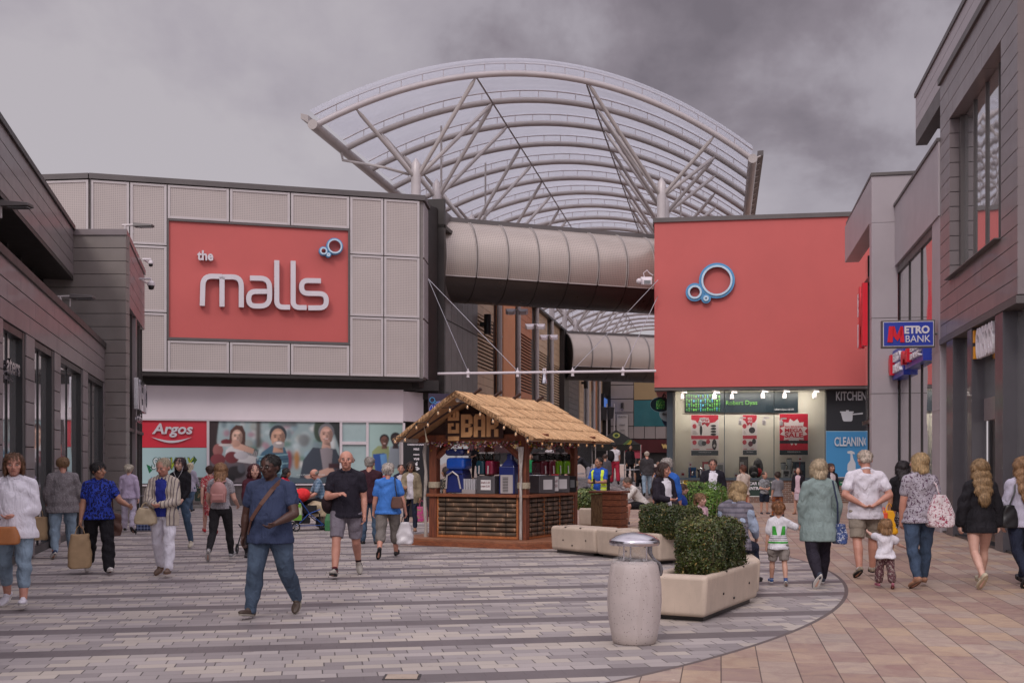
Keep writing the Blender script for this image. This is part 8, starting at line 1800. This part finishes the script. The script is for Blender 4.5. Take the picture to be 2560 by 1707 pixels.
softbag(J, 'handbag', 'brown and black shoulder bag on the woman in the bright blue shirt', (-.16, .17, 1.06), .22, .10, .2, leather_br, None, [(-.16, .19, 1.05), (-.13, .19, 1.25), (-.12, .1, 1.38), (-.13, -.05, 1.36), (-.18, -.13, 1.1)], .7, hm_=leather_bk)
J = PE['w15']; p = hand(J, 'aL'); softbag(J, 'carrier_bag', 'bright pink printed bag held by the woman in the beige mac', (p[0]+.04, p[1], p[2]-.12), .30, .14, .36, cloth('#c24a86', 'floral', '#8f9a5a'), .15, None, .8)
J = PE['w18']; t = item(J, 'rucksack', 'black rucksack on one shoulder of the woman in crimson trousers', 'rucksack', (.17, .16, 1.08)); mb = MB(); mb.ell((0, 0, .14), (.15, .12, .24)); mb.build('bag_body', blk, t, local=True, smooth=True); mb = MB(); mb.tube([(0, -.1, .34), (-.03, -.2, .3), (0, -.22, .1)], .02, 6); mb.build('strap', blk, t, local=True)
J = PE['m17']; H = J['H']; t = J['t']; mb = MB(); n_ = 26; rg = []
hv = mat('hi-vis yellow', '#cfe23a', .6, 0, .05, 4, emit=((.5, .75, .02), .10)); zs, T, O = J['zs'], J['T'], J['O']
for f, rx, ry, yo in ((-.05, .122, .094, 0), (.12, .122, .092, 0), (.32, .116, .088, 0), (.5, .116, .088, 0), (.72, .120, .090, -.004), (.88, .122, .084, 0), (1.0, .112, .066, .004), (1.06, .07, .052, .008)):
    o_, i_ = [], []
    for k in range(n_+1):
        a = R(-90+30+(360-60)*k/n_); o_.append(O(T((rx*H*math.cos(a), yo*H+ry*H*math.sin(a), zs(f))))); i_.append(O(T((rx*H*.93*math.cos(a), yo*H+ry*H*.9*math.sin(a), zs(f)))))
    rg.append(o_+i_[::-1])
mb.loft(rg); vst = fuse(mb, 'waistcoat', hv, t, .014, ('cloth', .005), 2)
mb = MB()
for f in (.05, .2): mb.tube([O(T((.1175*H*math.cos(a), .089*H*math.sin(a), zs(f)))) for a in [R(-90+28+(304)*k/20) for k in range(21)]], .014, 6)
mb.build('reflective_band', mat('reflective tape', '#b5b5b0', .4), t, local=True)
p = hand(J, 'aL'); t = item(J, 'phone', 'phone in the hands of the man in hi-vis', 'phone', p); mb = MB(); mb.box(-.035, .035, -.01, .0, -.03, .10); mb.build('phone_body', plastic_black, t, local=True, bevel=.005); mb = MB(); mb.box(-.03, .03, .0005, .0015, -.02, .09); mb.build('phone_screen', mat('lamp lens', '#77787a', .2), t, local=True)
J = PE['w30']; softbag(J, 'handbag', 'patterned brown shoulder bag on the woman in the orange skirt', (.23, .05, .93), .26, .14, .26, cloth('#6a4a3c', 'floral', '#b5a070'), None, [(.23, .05, .93), (.19, .07, 1.15), (.13, .05, 1.32), (.16, -.05, 1.25)], .7, hm_=leather_br)
J = PE['w35']; softbag(J, 'handbag', 'blue and white patterned bag on a navy strap beside the long cardigan', (-.26, .06, .83), .16, .28, .26, cloth('#3a4a78', 'floral', '#b5bac9'), None, [(-.24, .05, .83), (-.21, .12, 1.1), (-.16, .08, 1.40), (-.17, -.05, 1.36)], .75, hm_=mat('navy strap', '#26304a', .6))
J = PE['w39']; p = hand(J, 'aR'); softbag(J, 'carrier_bag', 'bright yellow carrier bag held by the dark haired woman in black', (.22, -.0, .84), .28, .14, .40, mat('yellow bag', '#e0a21a', .4, 0, .06, 6), .12, None, .95); softbag(J, 'carrier_bag', 'orange and white carrier bag in front of the yellow one', (.33, .06, .80), .14, .1, .30, mat('orange bag', '#d8543a', .4, 0, .25, 12), .10, None, .95)
J = PE['w40']; softbag(J, 'shoulder_bag', 'large white and pink floral bag on the back of the woman in the floral blouse', (-.22, .13, 1.22), .38, .20, .42, cloth('#cfc3c6', 'floral', '#9a4058'), None, [(-.2, .16, 1.2), (-.17, .12, 1.36), (-.14, .02, 1.42), (-.17, -.06, 1.3)], .35)
J = PE['w42']; softbag(J, 'handbag', 'black leather handbag on the woman at the right edge', (.24, .10, 1.08), .24, .13, .30, leather_bk, None, [(.24, .1, 1.05), (.17, .12, 1.25), (.13, .05, 1.42), (.17, -.05, 1.3)], .6)
# wheeled things
blackm = mat('black fabric', '#1c1a1e', .8, 0, .15, 8); tyre = mat('black tyre', '#1b1a1c', .7, 0, .1, 20); rimm = mat('grey rim', '#8d8d93', .35, .3, .1, 5)
def wheel(par, x, y, z, r, w=.03, rim=True):
    mb = MB(); mb.tube([(x, y+r*.86*math.cos(2*math.pi*i/20), z+r*.86*math.sin(2*math.pi*i/20)) for i in range(20)], r*.15, 8, closed=True); o = mb.build('wheel', tyre, par, local=True, smooth=True)
    mb = MB(); mb.tube([(x-w/2, y, z), (x+w/2, y, z)], r*.2, 10)
    for i in range(5): a = 2*math.pi*i/5; mb.tube([(x, y, z), (x, y+r*.8*math.cos(a), z+r*.8*math.sin(a))], r*.07, 5)
    mb.build('rim', rimm, o, local=True); return o
def pushchair(label, loc, rz, frame, seatm, hoodm):
    t = thing('pushchair', label, 'pushchair', (loc[0], loc[1], 0), R(rz))      # rolls along local -y
    mb = MB()
    for q in (-.22, .22): mb.tube([(q, -.42, .10), (q, -.02, .42), (q*.95, .38, .98), (q*.95, .46, 1.02)], .013, 8); mb.tube([(q, .32, .10), (q, .0, .42), (q, -.28, .52)], .012, 8); mb.tube([(q, -.42, .14), (q, .32, .13)], .009, 8)
    mb.tube([(-.21, .46, 1.02), (.21, .46, 1.02)], .016, 8); mb.tube([(-.22, .32, .12), (.22, .32, .12)], .01, 8); mb.build('frame', frame, t, local=True, smooth=True)
    for x, y, r in ((-.22, -.42, .09), (.22, -.42, .09), (-.25, .32, .11), (.25, .32, .11)): wheel(t, x, y, r, r)
    mb = MB(); mb.box(-.18, .18, -.25, .06, .42, .47); mb.hexa([(-.18, .03, .45), (.18, .03, .45), (.18, .09, .45), (-.18, .09, .45), (-.18, .25, .92), (.18, .25, .92), (.18, .30, .92), (-.18, .30, .92)]); mb.box(-.2, -.18, -.2, .1, .45, .62); mb.box(.18, .2, -.2, .1, .45, .62); mb.box(-.16, .16, -.3, -.26, .14, .42); mb.build('seat', seatm, t, local=True, bevel=.015)
    mb = MB(); mb.ell((0, .14, .86), (.21, .22, .17), Matrix.Rotation(R(-18), 3, 'X'), 18, 10); mb.build('hood', hoodm, t, local=True, smooth=True)
    mb = MB(); mb.box(-.17, .17, -.05, .28, .18, .34); mb.build('basket', seatm, t, local=True, bevel=.03); return t
q = gp(752, 1326); pushchair('pushchair with a bright red hood and blue frame', (q.x+.15, q.y), 112, mat('blue metal', '#2c4f96', .35, .4), blackm, cloth('#e0353a'))
t = thing('shopping_bag', 'green and white shopping bag hanging from the red pushchair', 'bag', (q.x-.1, q.y-.25, .68)); mb = MB(); mb.loft([[(a*.17, b*.07, -.42) for a, b in ((-1, -1), (1, -1), (1, 1), (-1, 1))], [(a*.18, b*.06, -.12) for a, b in ((-1, -1), (1, -1), (1, 1), (-1, 1))], [(a*.15, b*.03, 0) for a, b in ((-1, -1), (1, -1), (1, 1), (-1, 1))]]); mb.build('bag_body', mat('pale printed bag', '#b9bfa8', .4, 0, .2, 12), t, local=True, bevel=.01)
mb = MB(); mb.box(-.182, .182, -.074, -.071, -.41, -.28); mb.box(-.165, .165, -.068, -.066, -.10, -.01); mb.build('bag_print', mat('green print', '#6aa52f', .4), t, local=True); mb = MB(); mb.tube([(-.08, 0, -.02), (0, 0, .2), (.08, 0, -.02)], .007, 6); mb.build('handle', white_paint, t, local=True)
q = gp(640, 1380); pushchair('black pushchair mostly hidden behind the man in navy', (q.x-.05, q.y+.1), 0, mat('black metal', '#232326', .4, .5), blackm, blackm)
q = G(346, 1335); t = thing('shopping_trolley', 'navy checked shopping trolley pulled by the woman in lilac', 'trolley', (q[0]+.14, q[1], 0), R(10))
mb = MB(); mb.box(-.17, .17, -.11, .11, .09, .46); mb.build('trolley_bag', cloth('#26304f', 'plaid', '#7f88a8'), t, local=True, bevel=.02); mb = MB(); mb.tube([(-.14, .13, .08), (-.14, .14, .5), (-.10, .0, .88), (.0, -.02, .9)], .009, 6); mb.tube([(-.17, 0, .07), (.17, 0, .07)], .01, 6); mb.build('frame', rimm, t, local=True); wheel(t, -.19, 0, .07, .07); wheel(t, .19, 0, .07, .07); mb = MB(); mb.box(-.1, .12, -.1, .1, .46, .6); mb.build('flap', cloth('#b9a3b5'), t, local=True, bevel=.04)
t = thing('jacket_pile', 'beige jacket laid over the stone bench by the red pushchair', 'jacket', (gx(800, 27.3), 27.3, .60)); mb = MB(); mb.box(-.28, .22, -.14, .3, 0, .05); mb.box(-.2, .18, -.17, -.12, -.26, .04); mb.ell((-.1, .05, .06), (.16, .14, .06)); fuse(mb, 'cloth_fold', cloth('#b5a389'), t, .016, ('cloth', .012), 3)
t = thing('shopping_bag', 'dark green bag on the ground right of the seated grey haired man', 'bag', (gx(830, 27.1), 27.1, 0)); mb = MB(); mb.loft([[(a*.16, b*.09, 0.0) for a, b in ((-1, -1), (1, -1), (1, 1), (-1, 1))], [(a*.17, b*.07, .25) for a, b in ((-1, -1), (1, -1), (1, 1), (-1, 1))], [(a*.13, b*.03, .42) for a, b in ((-1, -1), (1, -1), (1, 1), (-1, 1))]]); mb.build('bag_body', mat('green bag', '#2f6a3f', .45, 0, .25, 12), t, local=True, bevel=.012); mb = MB(); mb.tube([(-.07, 0, .4), (0, 0, .52), (.07, 0, .4)], .007, 6); mb.build('handle', white_paint, t, local=True)
t = thing('banner', 'pink upright banner by the far store entrance', 'banner', at(1590, 57, .8)); mb = MB(); x = gx(1590, 57); mb.box(x-.55, x+.3, 56.98, 57.0, gz(1145, 57), gz(1112, 57)); mb.build('banner_sheet', mat('pink banner', '#b8485c', .6), t); mb = MB(); mb.tube([(x-.58, 57, .8), (x-.58, 57, gz(1110, 57))], .03, 8); mb.build('pole', canopy_steel, t)
# cafe tables beyond the bar
for i, (u, Y, l) in enumerate(((1345, 45.6, 'small cafe table seen through the right side of the bar'), (1580, 47.5, 'small cafe table beside the far store entrance'), (1440, 46.2, 'small cafe table next to the bending man'))):
    z = ground_z(gx(u, Y), Y); t = thing('cafe_table', l, 'table', at(u, Y, z)); mb = MB(); mb.lathe([(.35, .70), (.36, .72), (.35, .74)], (0, 0, 0), 20); mb.build('table_top', rimm, t, local=True); mb = MB(); mb.tube([(0, 0, 0), (0, 0, .70)], .03, 8); mb.lathe([(.22, 0), (.2, .02), (.03, .05)], (0, 0, 0), 12); mb.build('pedestal', dark_metal, t, local=True)
# ------------------------------------------------------------------ fuse all bodies and clothes in one evaluation
dg = bpy.context.evaluated_depsgraph_get()
def finish(o, post, me):
    n = len(me.vertices); v = np.empty(n*3, np.float32); me.vertices.foreach_get('co', v); v = v.reshape(-1, 3)
    if post and post[0] in ('cloth', 'noise'):
        nn = np.empty(n*3, np.float32); me.vertices.foreach_get('normal', nn); nn = nn.reshape(-1, 3); A_ = post[1]; rs = np.random.default_rng(len(o.name)*7+n % 97); ph = rs.random(9)*6.28
        x, y, z = v[:, 0], v[:, 1], v[:, 2]
        if post[0] == 'cloth':
            d_ = np.sin(z*38+4*np.sin(x*9+ph[0])+3*np.sin(y*11+ph[1])+ph[2])*.55+np.sin(x*26+z*15+2.5*np.sin(z*12+ph[3])+ph[4])*.45+np.sin(y*30-z*21+2*np.sin(x*14+ph[5]))*.35
            d_ = d_*(.5+.5*np.sin(x*5+y*4+z*6+ph[6]))
        else:
            d_ = np.sin(x*170+3*np.sin(z*26+ph[0])+ph[1])*.5+np.sin(y*150+3*np.sin(z*30+ph[2]))*.5+np.sin(z*40+x*30+ph[3])*.6
        v = v+nn*(d_*A_)[:, None]; me.vertices.foreach_set('co', v.astype(np.float32).ravel())
        if post[0] == 'noise' and len(post) > 2 and post[2]:     # loose locks lying over the hair mass
            rs = np.random.default_rng(n); k = rs.integers(0, n, 2600); p0 = v[k]; q = nn[k]; g = np.array([0, 0, -1.0])+rs.normal(0, .28, (len(k), 3)); g = g-q*(g*q).sum(1)[:, None]; g /= np.linalg.norm(g, axis=1)[:, None]+1e-6
            sd = np.cross(q, g); L_ = (.028+.035*rs.random(len(k)))[:, None]*post[2]; w_ = (.0016+.0016*rs.random(len(k)))[:, None]; mid = p0+g*L_*.55+q*(.004+.004*rs.random(len(k)))[:, None]; tip = p0+g*L_+q*(.001+.007*rs.random(len(k))**2)[:, None]
            V = np.stack([p0-sd*w_, p0+sd*w_, mid+sd*w_, mid-sd*w_, tip], 1).reshape(-1, 3); m = len(k); nl = len(me.loops); nf = len(me.polygons); li = np.empty(nl, np.int32); me.loops.foreach_get('vertex_index', li); ls = np.empty(nf, np.int32); me.polygons.foreach_get('loop_start', ls)
            fl = [f.tolist() for f in np.split(li, ls[1:])]; b5 = n+5*np.arange(m); fl += np.stack([b5, b5+1, b5+2, b5+3], 1).tolist()+np.stack([b5+3, b5+2, b5+4], 1).tolist()
            m2 = bpy.data.meshes.new(me.name); m2.from_pydata(np.vstack([v, V]).tolist(), [], fl); m2.materials.append(me.materials[0]); bpy.data.meshes.remove(me); me = m2
    me.polygons.foreach_set('use_smooth', np.ones(len(me.polygons), bool))
    if post and post[0] == 'extra' and post[1].v:
        ex = post[1]; nl = len(me.loops); nf = len(me.polygons)
        li = np.empty(nl, np.int32); me.loops.foreach_get('vertex_index', li); ls = np.empty(nf, np.int32); me.polygons.foreach_get('loop_start', ls)
        V = np.vstack([v, np.array([tuple(p_) for p_ in ex.v], np.float32)]); faces = np.split(li, ls[1:]); fl = [f.tolist() for f in faces]+[[i+n for i in f] for f in ex.f]
        m2 = bpy.data.meshes.new(me.name); m2.from_pydata(V.tolist(), [], fl)
        for mt in me.materials: m2.materials.append(mt)
        m2.polygons.foreach_set('material_index', [0]*nf+[1]*len(ex.f)); m2.polygons.foreach_set('use_smooth', [True]*(nf+len(ex.f)))
        at_ = m2.color_attributes.new('Col', 'FLOAT_COLOR', 'CORNER'); arr = np.ones((len(m2.loops), 4), np.float32); c = np.repeat(np.array(ex.c, np.float32), [len(f) for f in ex.f], 0); arr[nl:, :3] = c; at_.data.foreach_set('color', arr.ravel())
        m2.update(); bpy.data.meshes.remove(me); me = m2
    me.update(); return me
new = [bpy.data.meshes.new_from_object(o.evaluated_get(dg)) for o, _ in REM]
for (o, post), me in zip(REM, new):
    o.modifiers.clear(); old = o.data; me = finish(o, post, me)
    o.data = me
    if old.users == 0: bpy.data.meshes.remove(old)
